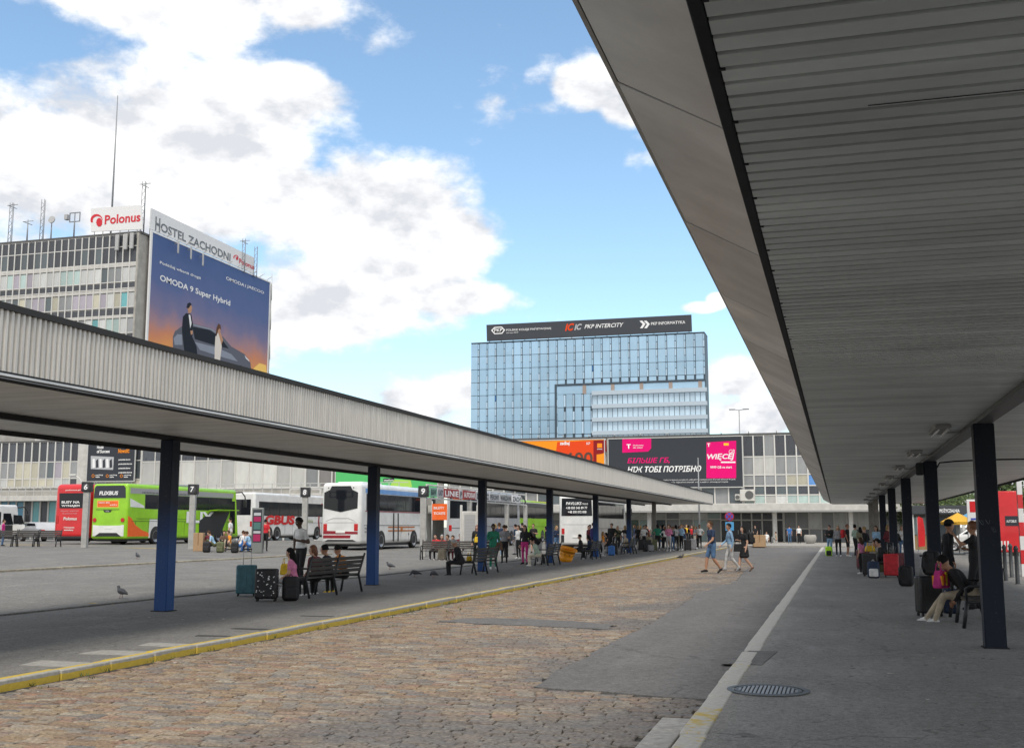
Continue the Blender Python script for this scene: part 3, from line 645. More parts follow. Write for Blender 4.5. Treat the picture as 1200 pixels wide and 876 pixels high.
# ---- the terminal at the end of the road
rs = random.Random(11)
TY = 125.0
te = thing('terminal_building', 'three-storey glazed terminal at the end of the road with entrance canopy', 'building', (0, TY, 0))
X0, X1 = -44.3, 7.6
piece('wall', M_wall, te, X0, X1, .06, 14, -.6, 11.6)
piece('roof', M_roof, te, X0 - .1, X1 + .1, -.1, 14.1, 11.62, 11.85)
rows = [(9.25, 11.6, [(G_dark, 3), (G_grey, .6)]), (7.25, 9.25, [(G_grey, 3), (G_pale, .6)]), (6.05, 7.2, [(G_win, 1), (G_cream, 1), (G_grey, 1), (G_white, 1), (G_blue, .15)]), (5.05, 6.0, [(G_dark, 4), (G_win, 1)]), (4.1, 5.0, [(G_aqua, 3), (G_white, 1.5), (G_pale, 1)])]
front_bays(te, -9.7, 7.5, 0, 1.147, rows, rs, zlo=4.05, zhi=11.6)
front_bays(te, -24.95, -9.85, 0, 1.5, [(4.1, 5.9, [(G_win, 2), (G_grey, 1)])], rs, zlo=4.05, zhi=6.0)
front_bays(te, -44, -25.1, 0, 1.35, [(4.1, 5.9, [(G_win, 2), (G_grey, 1)]), (6.0, 8, [(G_grey, 2), (G_pale, 1)]), (8, 11.6, [(G_dark, 1)])], rs, zlo=4.05, zhi=11.6)
# projecting entrance slab and posts
slab('entrance_slab', M_band, te, X0, X1, -6.5, 0.0, 3.22, 4.02, .03, 1)
piece('slab_edge', mat('slab_edge_grey', (.3, .3, .29), .7), te, X0, X1, -6.56, -6.503, 3.12, 3.3)
for x in (-27.5, -19.5, -6.25, 1.4): slab('post', M_mull, te, x - .22, x + .22, -4.6, -4.2, -.3, 3.22, .02, 1)
rows = [(2.45, 3.15, [(G_white, 2), (G_grey, 2), (G_aqua, 1)]), (-.3, 2.4, [(G_win, 2), (G_grey, 1), (G_aqua, .7)])]
front_bays(te, -44, -12.3, 0, 1.5, rows, rs, zlo=-.3, zhi=3.2)
front_bays(te, -12.3, -5.6, 0, 1.2, [(2.35, 3.1, [(G_dark, 1)]), (-.3, 2.3, [(glass('dark_doorway', (.02, .02, .022), .2), 1)])], rs, zlo=-.3, zhi=3.2)
front_bays(te, -5.5, 7.5, 0, 1.3, [(1.4, 3.15, [(G_grey, 2), (G_white, 1.4)]), (-.3, 1.35, [(G_dark, 3), (G_grey, 1)])], rs, zlo=-.3, zhi=3.2)
for x in (-10.45, -9.25, -8.05): piece('door_handle', M_mull2, te, x, x + .05, -.2, -.12, .8, 1.3)
# parapet lamps
for x in range(-36, 0, 3): MB().tube([(x, -.1, 11.84), (x, -.5, 12.05)], .05, 6).build('floodlight', M_band, te)

# billboards on the terminal
def bill(name, label, x0, x1, z0, z1, y, m):
    t = thing(name, label, 'billboard', (0, y, 0))
    piece('panel', m, t, x0, x1, -.12, 0, z0, z1)
    for (a, b, c, d) in ((x0 - .1, x0, z0 - .1, z1 + .1), (x1, x1 + .1, z0 - .1, z1 + .1), (x0, x1, z1, z1 + .1), (x0, x1, z0 - .1, z0)): piece('frame', M_mull2, t, a, b, -.16, 0.0, c, d)
    return t
M_char = mat('charcoal_print', (.045, .05, .06), .5); M_mag = mat('magenta_print', (.75, .005, .17), .5); M_wht = mat('white_print', (.82, .82, .82), .5); M_or = mat('orange_print', (.95, .30, .02), .5); M_red = mat('red_print', (.75, .07, .015), .5)
M_grn = mat('green_print', (.1, .5, .16), .5); M_blk = mat('black_print', (.02, .02, .025), .5); M_mar = mat('maroon_print', (.25, .015, .02), .5); M_lgr = mat('light_green_print', (.4, .65, .12), .5); M_gry = mat('grey_print', (.45, .46, .48), .5)
RT, UP, NY = Vector((1, 0, 0)), Vector((0, 0, 1)), Vector((0, -1, 0))
def pxt(t, Y, zoom):
    "maps points of an enlarged photo detail to the billboard's own plane"
    x0, y0, sc = zoom
    def f(a, b): q = onY(x0 + a / sc, y0 + b / sc, Y); return Vector((q.x - t.location.x, q.y - t.location.y, q.z))
    return f
BY = TY - .35
bb = bill('billboard', 'dark billboard with magenta blocks and white Cyrillic slogan on the terminal', -24.7, -9.75, 5.98, 11.5, BY, M_char)
F = pxt(bb, BY - .13, (710, 505, 7.06))
def quad(name, m, t, F, pts, off=.008, nrm=NY): return flat(name, m, t, [F(*q) for q in pts], nrm, 0.0, off)
quad('magenta_block', M_mag, bb, F, ((136, 62), (375, 62), (375, 140), (350, 168), (136, 178)))
quad('magenta_block', M_mag, bb, F, ((832, 92), (1078, 78), (1078, 388), (832, 388)))
def tx(s, t, m, F, a, b, w, h, shear=0, bold=0.0, off=.016, right=RT):
    p0, p1, p2 = F(a, b), F(a + w, b), F(a, b - h)
    text(s, t, m, p0, right, UP, (p1 - p0).length, (p2 - p0).length, shear, bold, off=off)
tx('T', bb, M_wht, F, 172, 145, 34, 38, 0, .03); tx('Dołączamy\ndo sieci', bb, M_wht, F, 226, 142, 86, 34, 0, .01)
tx('БІЛЬШЕ ГБ,', bb, M_mag, F, 178, 272, 350, 50, .25, .02); tx('НІЖ ТОБІ ПОТРІБНО', bb, M_wht, F, 178, 342, 612, 50, .25, .025)
tx('WIĘCEJ', bb, M_wht, F, 838, 245, 225, 58, .2, .025); tx('GB', bb, M_wht, F, 1018, 185, 48, 34, .2, 0)
tx('9999 GB na start', bb, M_wht, F, 864, 308, 180, 20, 0, .02); quad('white_line', M_wht, bb, F, ((952, 250), (1072, 250), (1072, 262), (952, 262)), .012)
tx('T', bb, M_wht, F, 838, 128, 26, 28, 0, .03); quad('yellow_block', mat('yellow_print', (.9, .55, .03), .5), bb, F, ((975, 98), (1016, 98), (1016, 118), (975, 118)), .012)
tx('* 9999 GB додаткового інтернету на рік (12 x 833,25 ГБ) поповнення 30 zł або більше 90 днів.', bb, M_wht, F, 345, 413, 730, 14); tx('Умови пропозиції на сайті оператора', bb, M_wht, F, 480, 430, 530, 12)
ob = bill('billboard', 'orange billboard with large dark number behind the left canopy', -36.2, -25.2, 6.0, 11.5, BY, M_or)
F = pxt(ob, BY - .13, (590, 500, 8.57))
quad('red_block', M_red, ob, F, ((540, 152), (905, 136), (905, 480), (500, 480)))
quad('maroon_block', M_mar, ob, F, ((904, 136), (1034, 132), (1034, 245), (990, 268), (935, 275), (935, 520), (904, 520)), .012)
quad('orange_mark', M_or, ob, F, ((942, 165), (990, 165), (990, 208), (942, 208)), .016); tx('orange', ob, M_wht, F, 940, 232, 52, 14, 0, .02, .02)
tx('2600', ob, mat('dark_number', (.09, .045, .03), .5), F, 528, 382, 370, 125, 0, .02, .02); tx('5G*', ob, M_wht, F, 832, 178, 40, 26, 0, .02, .02); tx('zadbaj', ob, M_wht, F, 566, 192, 100, 46, .1, .03, .02)
quad('white_block', M_wht, ob, F, ((165, 182), (268, 176), (268, 204), (200, 204)), .012)

# air conditioner on the facade
ac = thing('air_conditioner', 'white air conditioning unit on the terminal beside the dark billboard', 'air conditioner', (onY(876, 580, TY).x, TY - .2, 4.4))
slab('casing', M_band, ac, -.75, .85, -.7, 0, 0, 1.25, .05); slab('side_box', M_band, ac, -1.3, -.77, -.6, 0, .1, .75, .05)
ring(.0, .45, 0, .03, 20).build('fan_grille', M_roof, ac).matrix_local = Matrix.Translation((.25, -.72, .65)) @ Matrix.Rotation(R(90), 4, 'X')
ring(.0, .22, 0, .03, 16).build('fan_grille', M_roof, ac).matrix_local = Matrix.Translation((-1.03, -.62, .42)) @ Matrix.Rotation(R(90), 4, 'X')

# ---- long low wing on the left
LYF = 115.0
lo = thing('low_building', 'long two-storey office wing with pale mullions behind the parked coaches', 'building', (0, LYF, 0))
LXA, LXB = -128.0, -44.5
piece('wall', M_wall, lo, LXA, LXB, .06, 9.5, -.6, 11.9); piece('roof', M_roof, lo, LXA, LXB + .1, -.15, 9.6, 11.92, 12.1)
def lz(v, u=60): return onY(u, v, LYF).z
za, zb, zc_, zd, ze = lz(517.5), lz(541), lz(560.5), lz(571), lz(580)
dk = [(G_dark, 4), (glass('slate_panel', (.08, .09, .105), .25), 2)]
front_bays(lo, -112, -88.2, 0, 1.15, [(zb, za, dk), (zc_, zb, [(G_grey, 2), (G_cream, 2), (G_win, .6), (G_lilac, .5)]), (zd, zc_, [(G_cream, 3), (G_white, 1), (G_dark, .7)])], rs, M_mull, .16, zlo=zd, zhi=za)
slab('pier', M_band, lo, -88.2, -86.7, -.3, .06, -.5, za, .02, 1)
front_bays(lo, -86.6, -79.4, 0, 1.2, [(zb, za, dk), (zc_ - .2, zb, [(G_win, 2), (G_grey, 1)]), (zd, zc_ - .2, [(G_cream, 2), (G_white, 2)])], rs, M_mull, .16, zlo=zd, zhi=za)
front_bays(lo, -79.3, -57.9, 0, 1.78, [(zb - .2, za, dk), (zd - .3, zb - .2, [(G_pale, 6), (glass('off_white_panel', (.5, .5, .47), .45), 2)])], rs, M_mull, .1, zlo=zd - .3, zhi=za)
front_bays(lo, -57.8, -44.6, 0, 1.6, [(zd - .3, za, [(G_grey, 2), (glass('brown_grey_glass', (.17, .16, .155), .2), 4)])], rs, M_mull, .16, zlo=zd - .3, zhi=za)
# balcony rail and ledge
slab('ledge', M_band, lo, LXA, LXB, -2.2, .05, lz(587), lz(581), .02, 1)
for z in (zd + .05, (zd + ze) / 2): piece('rail', M_mull2, lo, LXA, LXB, -2.1, -2.03, z - .04, z + .04)
for i in range(70): x = LXA + 1 + i * 1.18; piece('baluster', M_mull2, lo, x - .04, x + .04, -2.1, -2.02, lz(581), zd + .05)
front_bays(lo, -112, -84, 0, 1.15, [(lz(612), lz(587), [(G_teal, 3), (glass('sky_teal', (.1, .34, .5), .15), 2), (G_dark, .8)]), (-.3, lz(612), [(G_grey, 1), (G_win, 1), (G_white, 1)])], rs, M_mull, .2, zlo=-.3, zhi=lz(586))
front_bays(lo, -84, -44.6, 0, 2.0, [(-.3, lz(588), [(G_win, 2), (G_grey, 1), (G_white, .6)])], rs, M_mull, .2, zlo=-.3, zhi=lz(587))
# clutter on its roof edge
for u in (40, 62, 84): q = onY(u, 515, LYF); slab('roof_box', M_band, lo, q.x - .4, q.x + .4, .6, 1.4, 12.1, 12.5, .02, 1)

b2 = bill('billboard', 'dark advertising board with photo strip on the low wing', onY(103.5, 540, LYF - .5).x, onY(158.5, 540, LYF - .5).x, lz(563.5, 130), lz(516, 130), LYF - .5, M_char)
F = pxt(b2, LYF - .63, (0, 500, 3.983))
quad('photo_strip', M_gry, b2, F, ((424, 135), (532, 140), (528, 200), (424, 196)))
for a in range(6): quad('photo_figure', M_char if a % 2 else M_wht, b2, F, ((432 + a * 16, 150 + (a * 7) % 14), (442 + a * 16, 148), (444 + a * 16, 188), (432 + a * 16, 192)), .012)
tx('House\nof Success', b2, M_wht, F, 452, 122, 60, 40, 0, .03); tx('Nowość', b2, M_or, F, 552, 122, 52, 22, 0, .03)
for k in range(4): tx('powierzchnie biurowe', b2, M_wht, F, 553, 158 + 20 * k, 55 + 8 * (k % 2), 9, 0, .04)
for k in range(3): tx('parking\nsale', b2, M_wht, F, 446 + 66 * k, 236, 34, 16, 0, .03); tx('O', b2, M_or, F, 428 + 66 * k, 236, 13, 15, 0, 0)
gb = bill('billboard', 'green advertising banner above the white coach', onY(394, 560, LYF - .5).x, onY(513, 560, LYF - .5).x, lz(577, 450) - .6, lz(549, 450) + .4, LYF - .5, M_grn)
F = pxt(gb, LYF - .63, (440, 540, 5.475))
quad('light_patch', M_lgr, gb, F, ((120, 118), (225, 122), (235, 165), (160, 190), (70, 190)))
quad('dark_tab', M_blk, gb, F, ((50, 112), (120, 108), (120, 126), (50, 132)), .012); tx('station', gb, M_wht, F, 54, 128, 62, 12, 0, .02, .02)
# terrace floodlight on the low wing
fl = thing('street_lamp', 'curved white wall lamp beside the dark advertising board', 'lamp', (onY(96, 570, LYF - 2.2).x, LYF - 2.2, lz(581)))
MB().tube([(0, 0, 0), (0, 0, 1.4), (-.3, -.1, 2.0), (-.8, -.2, 2.3)], .06, 6).build('pole', M_mull, fl); slab('lamp_head', M_mull, fl, -1.6, -.75, -.4, 0, 2.25, 2.5, .06)

# ---- hostel tower
HY, HX, HT = 127.5, -89.9, 41.5
ht = thing('office_tower', 'tall grey office tower with gridded windows and roof signs on the left', 'building', (0, HY, 0))
HX0 = HX - 26.0; HB = 160.5 - HY
piece('wall', M_wall, ht, HX0, HX - .02, .06, HB, 0, HT - .2); piece('roof', M_roof, ht, HX0 - .1, HX + .1, -.1, HB + .1, HT - .18, HT + .12)
slab('corner_pier', mat('pier_concrete', (.36, .345, .31), .8, var=.25, vscale=1, coords='World'), ht, HX - .25, HX, -.32, .06, 12, HT - .2, .03, 1)
def hz(v): return onY(140, 200 + v / 3.636, HY).z
z = {k: hz(k) for k in (268, 325, 394, 412, 474, 479, 502, 508, 520, 582, 588, 616, 624, 640)}
tabw = [(G_white, 3), (G_cream, 2), (G_teal, .8), (G_aqua, 2), (G_lilac, 1.5), (G_win, 1), (G_grey, 1.5)]
rowsT = [(z[325], z[268], [(G_dark, 1)]), (z[394], z[325], [(G_dark, 1), (G_win, .3)]), (z[474], z[412], tabw), (z[502], z[479], [(G_dark, 4), (G_cream, .2)]), (z[582], z[520], tabw), (z[616], z[588], [(G_dark, 4)])]
pitch = z[412] - z[520]
for k in (2, 3): rowsT += [(z[474] - k * pitch, z[412] - k * pitch, tabw), (z[502] - k * pitch, z[479] - k * pitch, [(G_dark, 1)])]
front_bays(ht, HX0 + .2, HX - .3, 0, 1.12, rowsT, rs, M_mull, .15, zlo=z[502] - 3 * pitch, zhi=HT - .2)
for k in range(4): piece('floor_band', M_band, ht, HX0, HX - .27, -.10, .05, z[412] - k * pitch + .05, z[394] - k * pitch - .05 if k == 0 else z[412] - k * pitch + .45)
# roof signs
M_sign = mat('sign_white', (.74, .74, .74), .5, var=.05); M_sred = mat('sign_red', (.6, .015, .03), .4); M_sgry = mat('sign_grey', (.13, .135, .14), .4)
s1 = thing('roof_sign', 'white rooftop sign with red lettering facing the square', 'sign', (0, HY - .2, 0))
F = pxt(s1, HY - .2, (90, 210, 5.0))
flat('panel', M_sign, s1, [F(82, 172), F(378, 150), F(385, 292), F(82, 308)], NY, -.15, 0)
def swirl(t, m, F, cx, cy, r, nrm=NY):
    a = [(cx + r * math.cos(q), cy - r * math.sin(q)) for q in [math.pi * (1.12 - .1 * i) for i in range(12)]]
    c = [(cx + r * .16 + r * .78 * math.cos(q), cy + r * .1 - r * .74 * math.sin(q)) for q in [math.pi * (1.12 - .1 * i) for i in range(12)]][::-1]
    flat('swirl', m, t, [F(*q) for q in a + c], nrm, 0.0, .02)
    flat('swirl', m, t, [F(cx + r * .45 + r * .5 * math.cos(q), cy + r * .35 + r * .72 * math.sin(q)) for q in [i * .52 for i in range(12)]], nrm, .021, .03)
swirl(s1, M_sred, F, 116, 240, 36)
tx('Polonus', s1, M_sred, F, 163, 266, 208, 54, 0, .025, .03)
for x in range(6): q = F(100 + x * 50, 310); MB().tube([(q.x, .1, q.z - .8), (q.x, .1, q.z + 3)], .06, 5).build('strut', M_mull2, s1)
s2 = thing('roof_sign', 'long white rooftop sign with grey hostel lettering along the tower edge', 'sign', (HX + .2, 0, 0))
def F2(a, b): q = onX(90 + a / 5.0, 210 + b / 5.0, HX + .2); return Vector((0.0, q.y, q.z))
RY = Vector((0, 1, 0)); NX = Vector((1, 0, 0))
zl, zh_ = F2(430, 290).z, F2(430, 165).z
ya, yb = F2(430, 290).y, F2(1040, 520).y
flat('panel', M_sign, s2, [(0, ya, zl), (0, yb, zl), (0, yb, zh_ - .3), (0, ya, zh_)], NX, -.15, 0)
def txx(s, t, m, F, a, b, c, d, h, shear=0, bold=0.0, off=.03):
    "lettering on a +X face from point (a,b) to (c,d) along the baseline, cap height h (zoom px at the start)"
    p0, p1, p2 = F(a, b), F(c, d), F(a, b - h)
    text(s, t, m, p0, RY, UP, abs(p1.y - p0.y), abs(p2.z - p0.z), shear, bold, off=off)
txx('H', s2, M_sgry, F2, 458, 300, 486, 308, 84, 0, .02); txx('OSTEL ZACHODNI', s2, M_sgry, F2, 490, 304, 900, 452, 52, 0, .02)
swirl(s2, M_sred, F2, 932, 458, 15, NX); txx('Polonus', s2, M_sred, F2, 950, 492, 1040, 528, 30, 0, .025)
for i in range(9): y = ya + .5 + i * (yb - ya - 1) / 8; MB().tube([(-.4, y, HT), (-.4, y, zh_ - .3)], .06, 5).build('strut', M_mull2, s2)
# the giant poster on the tower's side
PX = HX + .55
po = thing('billboard', 'giant poster of a couple with a silver car at sunset on the tower', 'billboard', (PX, 0, 0))
def F3(a, b): q = onX(170 + a / 5.15, 270 + b / 5.15, PX); return Vector((0.0, q.y, q.z))
pya, pyb, pzt, pzb = F3(46, 12).y, F3(752, 320).y, F3(46, 12).z, 19.0
def sunset():
    m = bpy.data.materials.new('sunset_print'); m.use_nodes = True; nt = m.node_tree; N, L = nt.nodes, nt.links; p = N['Principled BSDF']; p.inputs['Roughness'].default_value = .5
    g = N.new('ShaderNodeNewGeometry'); sp = N.new('ShaderNodeSeparateXYZ'); L.new(g.outputs['Position'], sp.inputs[0])
    r = N.new('ShaderNodeMapRange'); r.inputs[1].default_value = 25.5; r.inputs[2].default_value = pzt; L.new(sp.outputs[2], r.inputs[0])
    n = N.new('ShaderNodeTexNoise'); n.inputs['Scale'].default_value = .25; n.inputs['Detail'].default_value = 6; L.new(g.outputs['Position'], n.inputs['Vector'])
    a = N.new('ShaderNodeMath'); a.operation = 'MULTIPLY_ADD'; L.new(n.outputs['Fac'], a.inputs[0]); a.inputs[1].default_value = .3; L.new(r.outputs[0], a.inputs[2])
    s = N.new('ShaderNodeMath'); s.operation = 'SUBTRACT'; L.new(a.outputs[0], s.inputs[0]); s.inputs[1].default_value = .15
    c = N.new('ShaderNodeValToRGB'); L.new(s.outputs[0], c.inputs[0]); e = c.color_ramp.elements
    e[0].position, e[0].color = .0, (.75, .30, .06, 1); e[1].position, e[1].color = 1, (.04, .085, .24, 1)
    for q, col in ((.16, (.6, .22, .1)), (.28, (.36, .2, .22)), (.42, (.17, .15, .27)), (.62, (.075, .11, .27))): k = e.new(q); k.color = (*col, 1)
    L.new(c.outputs[0], p.inputs['Base Color']); return m
piece('panel', sunset(), po, -.12, 0, pya, pyb, pzb, pzt)
for (y0, y1, z0, z1) in ((pya - .35, pya, pzb, pzt + .2), (pyb, pyb + .3, pzb, pzt + .2), (pya, pyb, pzt, pzt + .2)): piece('frame', M_sign, po, -.2, .05, y0, y1, z0, z1)
txx('Podążaj własną drogą', po, M_wht, F3, 88, 205, 334, 310, 24, 0, .012); txx('OMODA 9 Super Hybrid', po, M_wht, F3, 88, 312, 512, 466, 48, 0, .02)
txx('OMODA', po, M_wht, F3, 488, 296, 598, 340, 20, 0, .01); txx('|', po, M_wht, F3, 604, 342, 607, 344, 18); txx('JAECOO', po, M_wht, F3, 614, 348, 716, 386, 22, 0, .01)
M_car = mat('printed_silver', (.12, .125, .155), .5); M_carl = mat('printed_highlight', (.27, .29, .35), .5); M_suit = mat('printed_black', (.012, .013, .02), .5); M_skinp = mat('printed_skin', (.5, .27, .16), .5); M_dress = mat('printed_dress', (.75, .68, .6), .5)
def pf(name, m, pts, o0, o1): flat(name, m, po, [F3(*q) for q in pts], NX, o0, o1)
pf('printed_car', M_car, ((168, 640), (180, 608), (225, 575), (290, 562), (400, 590), (470, 640), (520, 700), (600, 745), (635, 795), (642, 850), (600, 900), (540, 900), (168, 800)), .002, .008)
pf('printed_car_window', M_suit, ((285, 580), (390, 600), (455, 645), (505, 712), (420, 692), (300, 655)), .009, .014)
pf('printed_car_shine', M_carl, ((300, 672), (430, 705), (520, 745), (560, 790), (470, 765), (330, 720)), .009, .014)
pf('printed_car_shine', M_carl, ((172, 650), (195, 625), (222, 628), (225, 690), (178, 690)), .009, .014)
pf('printed_wheel', M_suit, ((540, 880), (548, 830), (575, 812), (602, 830), (610, 900)), .009, .014)
pf('printed_car_lamp', M_wht, ((600, 752), (626, 782), (630, 792), (608, 772)), .015, .018); pf('printed_car_sill', M_suit, ((235, 770), (540, 850), (540, 900), (235, 800)), .009, .013); pf('printed_car_roof', M_carl, ((290, 564), (400, 592), (468, 640), (460, 640), (396, 600), (290, 574)), .015, .018)
pf('printed_sun', mat('printed_sun', (.95, .6, .15), .5), ((655, 830), (690, 800), (730, 812), (735, 880), (660, 880)), .002, .006)
pf('printed_suit', M_suit, ((228, 520), (248, 498), (278, 505), (288, 560), (284, 640), (310, 700), (318, 780), (240, 760), (232, 690), (222, 600)), .015, .02)
pf('printed_shirt', M_wht, ((262, 508), (272, 508), (280, 560), (272, 590)), .021, .025)
pf('printed_head', M_skinp, ((254, 462), (262, 446), (276, 446), (284, 465), (278, 495), (262, 500)), .015, .02)
pf('printed_hair', M_suit, ((250, 465), (256, 440), (270, 434), (281, 446), (272, 455), (262, 470)), .021, .025)
pf('printed_hand', M_skinp, ((272, 605), (286, 602), (288, 622), (276, 630)), .021, .025)
pf('printed_dress', M_dress, ((424, 640), (440, 615), (456, 640), (462, 700), (450, 800), (418, 790), (420, 710)), .015, .02)
pf('printed_head', M_skinp, ((434, 580), (444, 566), (456, 580), (454, 612), (470, 660), (460, 690), (444, 625), (436, 610)), .021, .024)
pf('printed_hair', mat('printed_brown', (.12, .05, .02), .5), ((432, 585), (442, 562), (455, 570), (458, 600), (450, 590), (440, 600), (430, 640), (426, 620)), .025, .028)
for k in range(14): y = pya + 1 + k * (pyb - pya - 2) / 13; MB().tube([(-.1, y, pzt + .2), (.9, y, pzt + .75)], .05, 5).build('spotlight_arm', M_mull2, po)
for k in range(5): MB().tube([(.25, pyb + .35, pzb + k * 5), (.05, pyb + .6, pzb + k * 5 + 4.5)], .07, 5).build('side_brace', M_mull2, po)
piece('side_brace', M_mull2, po, -.2, .05, pyb + .55, pyb + .7, pzb, pzt)

# antennas and panels on the tower roof
M_ant = mat('galvanised_mast', (.25, .26, .27), .5, .4); M_pan = mat('antenna_panel', (.42, .42, .42), .5)
def mast(label, u, vtop, y, lattice=False, top=None, w=.12, vbase=None):
    q = onY(u, vtop, y); zb_ = HT + .12
    t = thing('antenna_mast', label, 'antenna', (q.x, y, zb_)); h = q.z - zb_
    if lattice:
        for (a, b) in ((-.25, -.25), (.25, -.25), (0, .25)): MB().tube([(a, b, 0), (a, b, h)], .05, 5).build('chord', M_ant, t)
        for i in range(int(h / .5)):
            z0 = i * .5; s = 1 if i % 2 else -1; MB().tube([(-.25 * s, -.25, z0), (.25 * s, -.25, z0 + .5)], .03, 4).build('lattice_bar', M_ant, t)
    else:
        MB().tube([(0, 0, 0), (0, 0, h * .55), (0, 0, h)], [w, w * .8, w * .35], 6).build('pole', M_ant, t)
    if top == 'cross':
        MB().tube([(-.9, 0, h - .3), (.9, 0, h - .3)], .05, 5).build('cross_arm', M_ant, t); MB().tube([(0, -.9, h - .6), (0, .9, h - .6)], .05, 5).build('cross_arm', M_ant, t)
    if top == 'box':
        for (a, b, c, d) in ((-.9, .9, 0, .12), (-.9, .9, 1.3, 1.42), (-.9, -.78, .12, 1.3), (.78, .9, .12, 1.3), (-.05, .05, .12, 1.3)): slab('frame_bar', M_ant, t, a, b, -.06, .06, h - 1.4 + c, h - 1.4 + d, .01, 1)
        slab('floodlight', M_pan, t, -1.6, -1.1, -.3, .3, h - 1.0, h - .2, .05)
    if top == 'dish':
        ring(.0, .55, 0, .15, 16).build('dish', M_pan, t).matrix_local = Matrix.Translation((.2, -.2, h - .4)) @ Matrix.Rotation(R(80), 4, 'X')
    return t
mast('tall thin whip antenna on the tower roof', 138, 112, HY + 14, False, None, .16)
mast('lattice mast with cross arms at the tower corner', 170, 213, HY + 1.2, True, 'cross')
mast('lattice mast at the left end of the tower roof', 15, 238, HY + 4, True, 'cross')
mast('taller lattice mast left of the rooftop frame aerial', 52, 234, HY + 6, True)
mast('thin pole with cross arms on the left of the tower roof', 33, 257, HY + 3, False, 'cross')
mast('short pole carrying a dish on the tower roof', 61, 255, HY + 5, False, 'dish')
mast('square frame aerial with floodlight on the tower roof', 88, 249, HY + 3, False, 'box')
mast('short lattice aerial behind the hostel sign', 287, 280, HY + 27, True, 'cross')
mast('slim lattice pole at the far end of the hostel sign', 301, 289, HY + 30, True)
for (u, v, n) in ((134, 276, 'left'), (144, 275, 'middle'), (151, 274, 'right')):
    q = onY(u + 4, v, HY - .45); t = thing('panel_antenna', f'{n} of three white antenna panels hung below the red rooftop sign', 'antenna panel', (q.x, HY - .45, q.z - 1.2), 0, 'antenna panels on the tower front'); slab('panel', M_pan, t, -.28, .28, -.2, .1, -.9, 1.3, .06); slab('bracket', M_ant, t, -.08, .08, .1, .35, .2, .4, .01, 1)
for (u, v, n) in ((209, 288, 'first'), (224, 295, 'second'), (238, 303, 'third')):
    q = onX(u, v, PX + .7); t = thing('panel_antenna', f'{n} white antenna panel from the tower corner hanging over the poster', 'antenna panel', (PX + .7, q.y, q.z), 0, 'antenna panels over the poster'); slab('panel', M_pan, t, -.08, .08, -.15, .15, -1.1, .7, .05); slab('bracket', M_ant, t, -.6, -.15, -.06, .06, .3, .42, .01, 1)

# ---- glass headquarters far behind
KY = 270.0
M_kblue = bpy.data.materials.new('sky_blue_glass'); 
def blue_glass(m, base, rough):
    m.use_nodes = True; nt = m.node_tree; N, L = nt.nodes, nt.links; p = N['Principled BSDF']; p.inputs['Roughness'].default_value = rough; p.inputs['Metallic'].default_value = .3
    oi = N.new('ShaderNodeObjectInfo'); g = N.new('ShaderNodeNewGeometry'); n = N.new('ShaderNodeTexNoise'); n.inputs['Scale'].default_value = .16; n.inputs['Detail'].default_value = 5; L.new(g.outputs['Position'], n.inputs['Vector'])
    a = N.new('ShaderNodeMath'); a.operation = 'MULTIPLY_ADD'; L.new(oi.outputs['Random'], a.inputs[0]); a.inputs[1].default_value = .35; L.new(n.outputs['Fac'], a.inputs[2])
    c = N.new('ShaderNodeValToRGB'); L.new(a.outputs[0], c.inputs[0]); e = c.color_ramp.elements; e[0].position, e[0].color = .35, (*[q * .88 for q in base], 1); e[1].position, e[1].color = .95, (*[min(1, q * 1.15) for q in base], 1)
    L.new(c.outputs[0], p.inputs['Base Color'])
    b = N.new('ShaderNodeBump'); b.inputs['Strength'].default_value = .02; b.inputs['Distance'].default_value = .2; L.new(n.outputs['Fac'], b.inputs['Height']); L.new(b.outputs[0], p.inputs['Normal'])
    return m
blue_glass(M_kblue, (.36, .53, .67), .2); M_kpale = blue_glass(bpy.data.materials.new('pale_blue_glass'), (.5, .64, .74), .12); M_kdk = blue_glass(bpy.data.materials.new('deep_blue_glass'), (.04, .14, .34), .1)
M_kfr = mat('dark_blue_frame', (.05, .075, .1), .5); M_kwh = mat('white_cladding', (.46, .54, .61), .5); M_strip = mat('pale_strip', (.42, .56, .68), .4, rand=.2); M_kbrick = mat('brown_pier', (.34, .27, .23), .8)
hq = thing('glass_office_building', 'blue glass office block with dark roof sign behind the terminal', 'building', (0, KY, 0))
kx0, kx1 = onY(552, 402, KY).x, onY(825.5, 388, KY).x; kzt = onY(690, 395, KY).z
piece('core', M_kfr, hq, kx0 + .05, kx1 - .05, .1, 7, 0, kzt - .1); piece('roof', M_roof, hq, kx0, kx1, 0, 7, kzt - .09, kzt)
nb = 26; bw = (kx1 - kx0) / nb; st = (kzt - onY(690, 395 + 110, KY).z) / 7.0
nx0 = onY(651, 450, KY).x; nzt = onY(740, 447, KY).z; wx0 = onY(694.5, 460, KY).x
for r in range(9):
    z1 = kzt - .35 - r * st; z0 = z1 - st
    for i in range(nb):
        a = kx0 + i * bw
        if a + bw * .6 > nx0 and z0 < nzt:
            if z1 < nzt + .4: continue
            piece('pane', M_kblue, hq, a + .07, a + bw - .47, -.03, .05, nzt + .05, z1 - .07); continue
        off = .12 if (r + i) % 2 else .42
        piece('pane', M_kblue, hq, a + .07, a + bw - .47, -.03, .05, z0 + .07, z1 - .05)
        piece('strip_pane', M_strip, hq, a + bw - .4, a + bw - .09, -.08, .05, z0 + .05 + (st * .45 if r % 2 else 0), z0 + st * (.5 if r % 2 == 0 else .95))
        piece('strip_pane', M_kdk if (r, i) in ((4, 2), (2, 13)) else M_kblue, hq, a + bw - .4, a + bw - .09, -.03, .05, z0 + (st * .55 if r % 2 == 0 else .05), z0 + (st * .95 if r % 2 == 0 else st * .42))
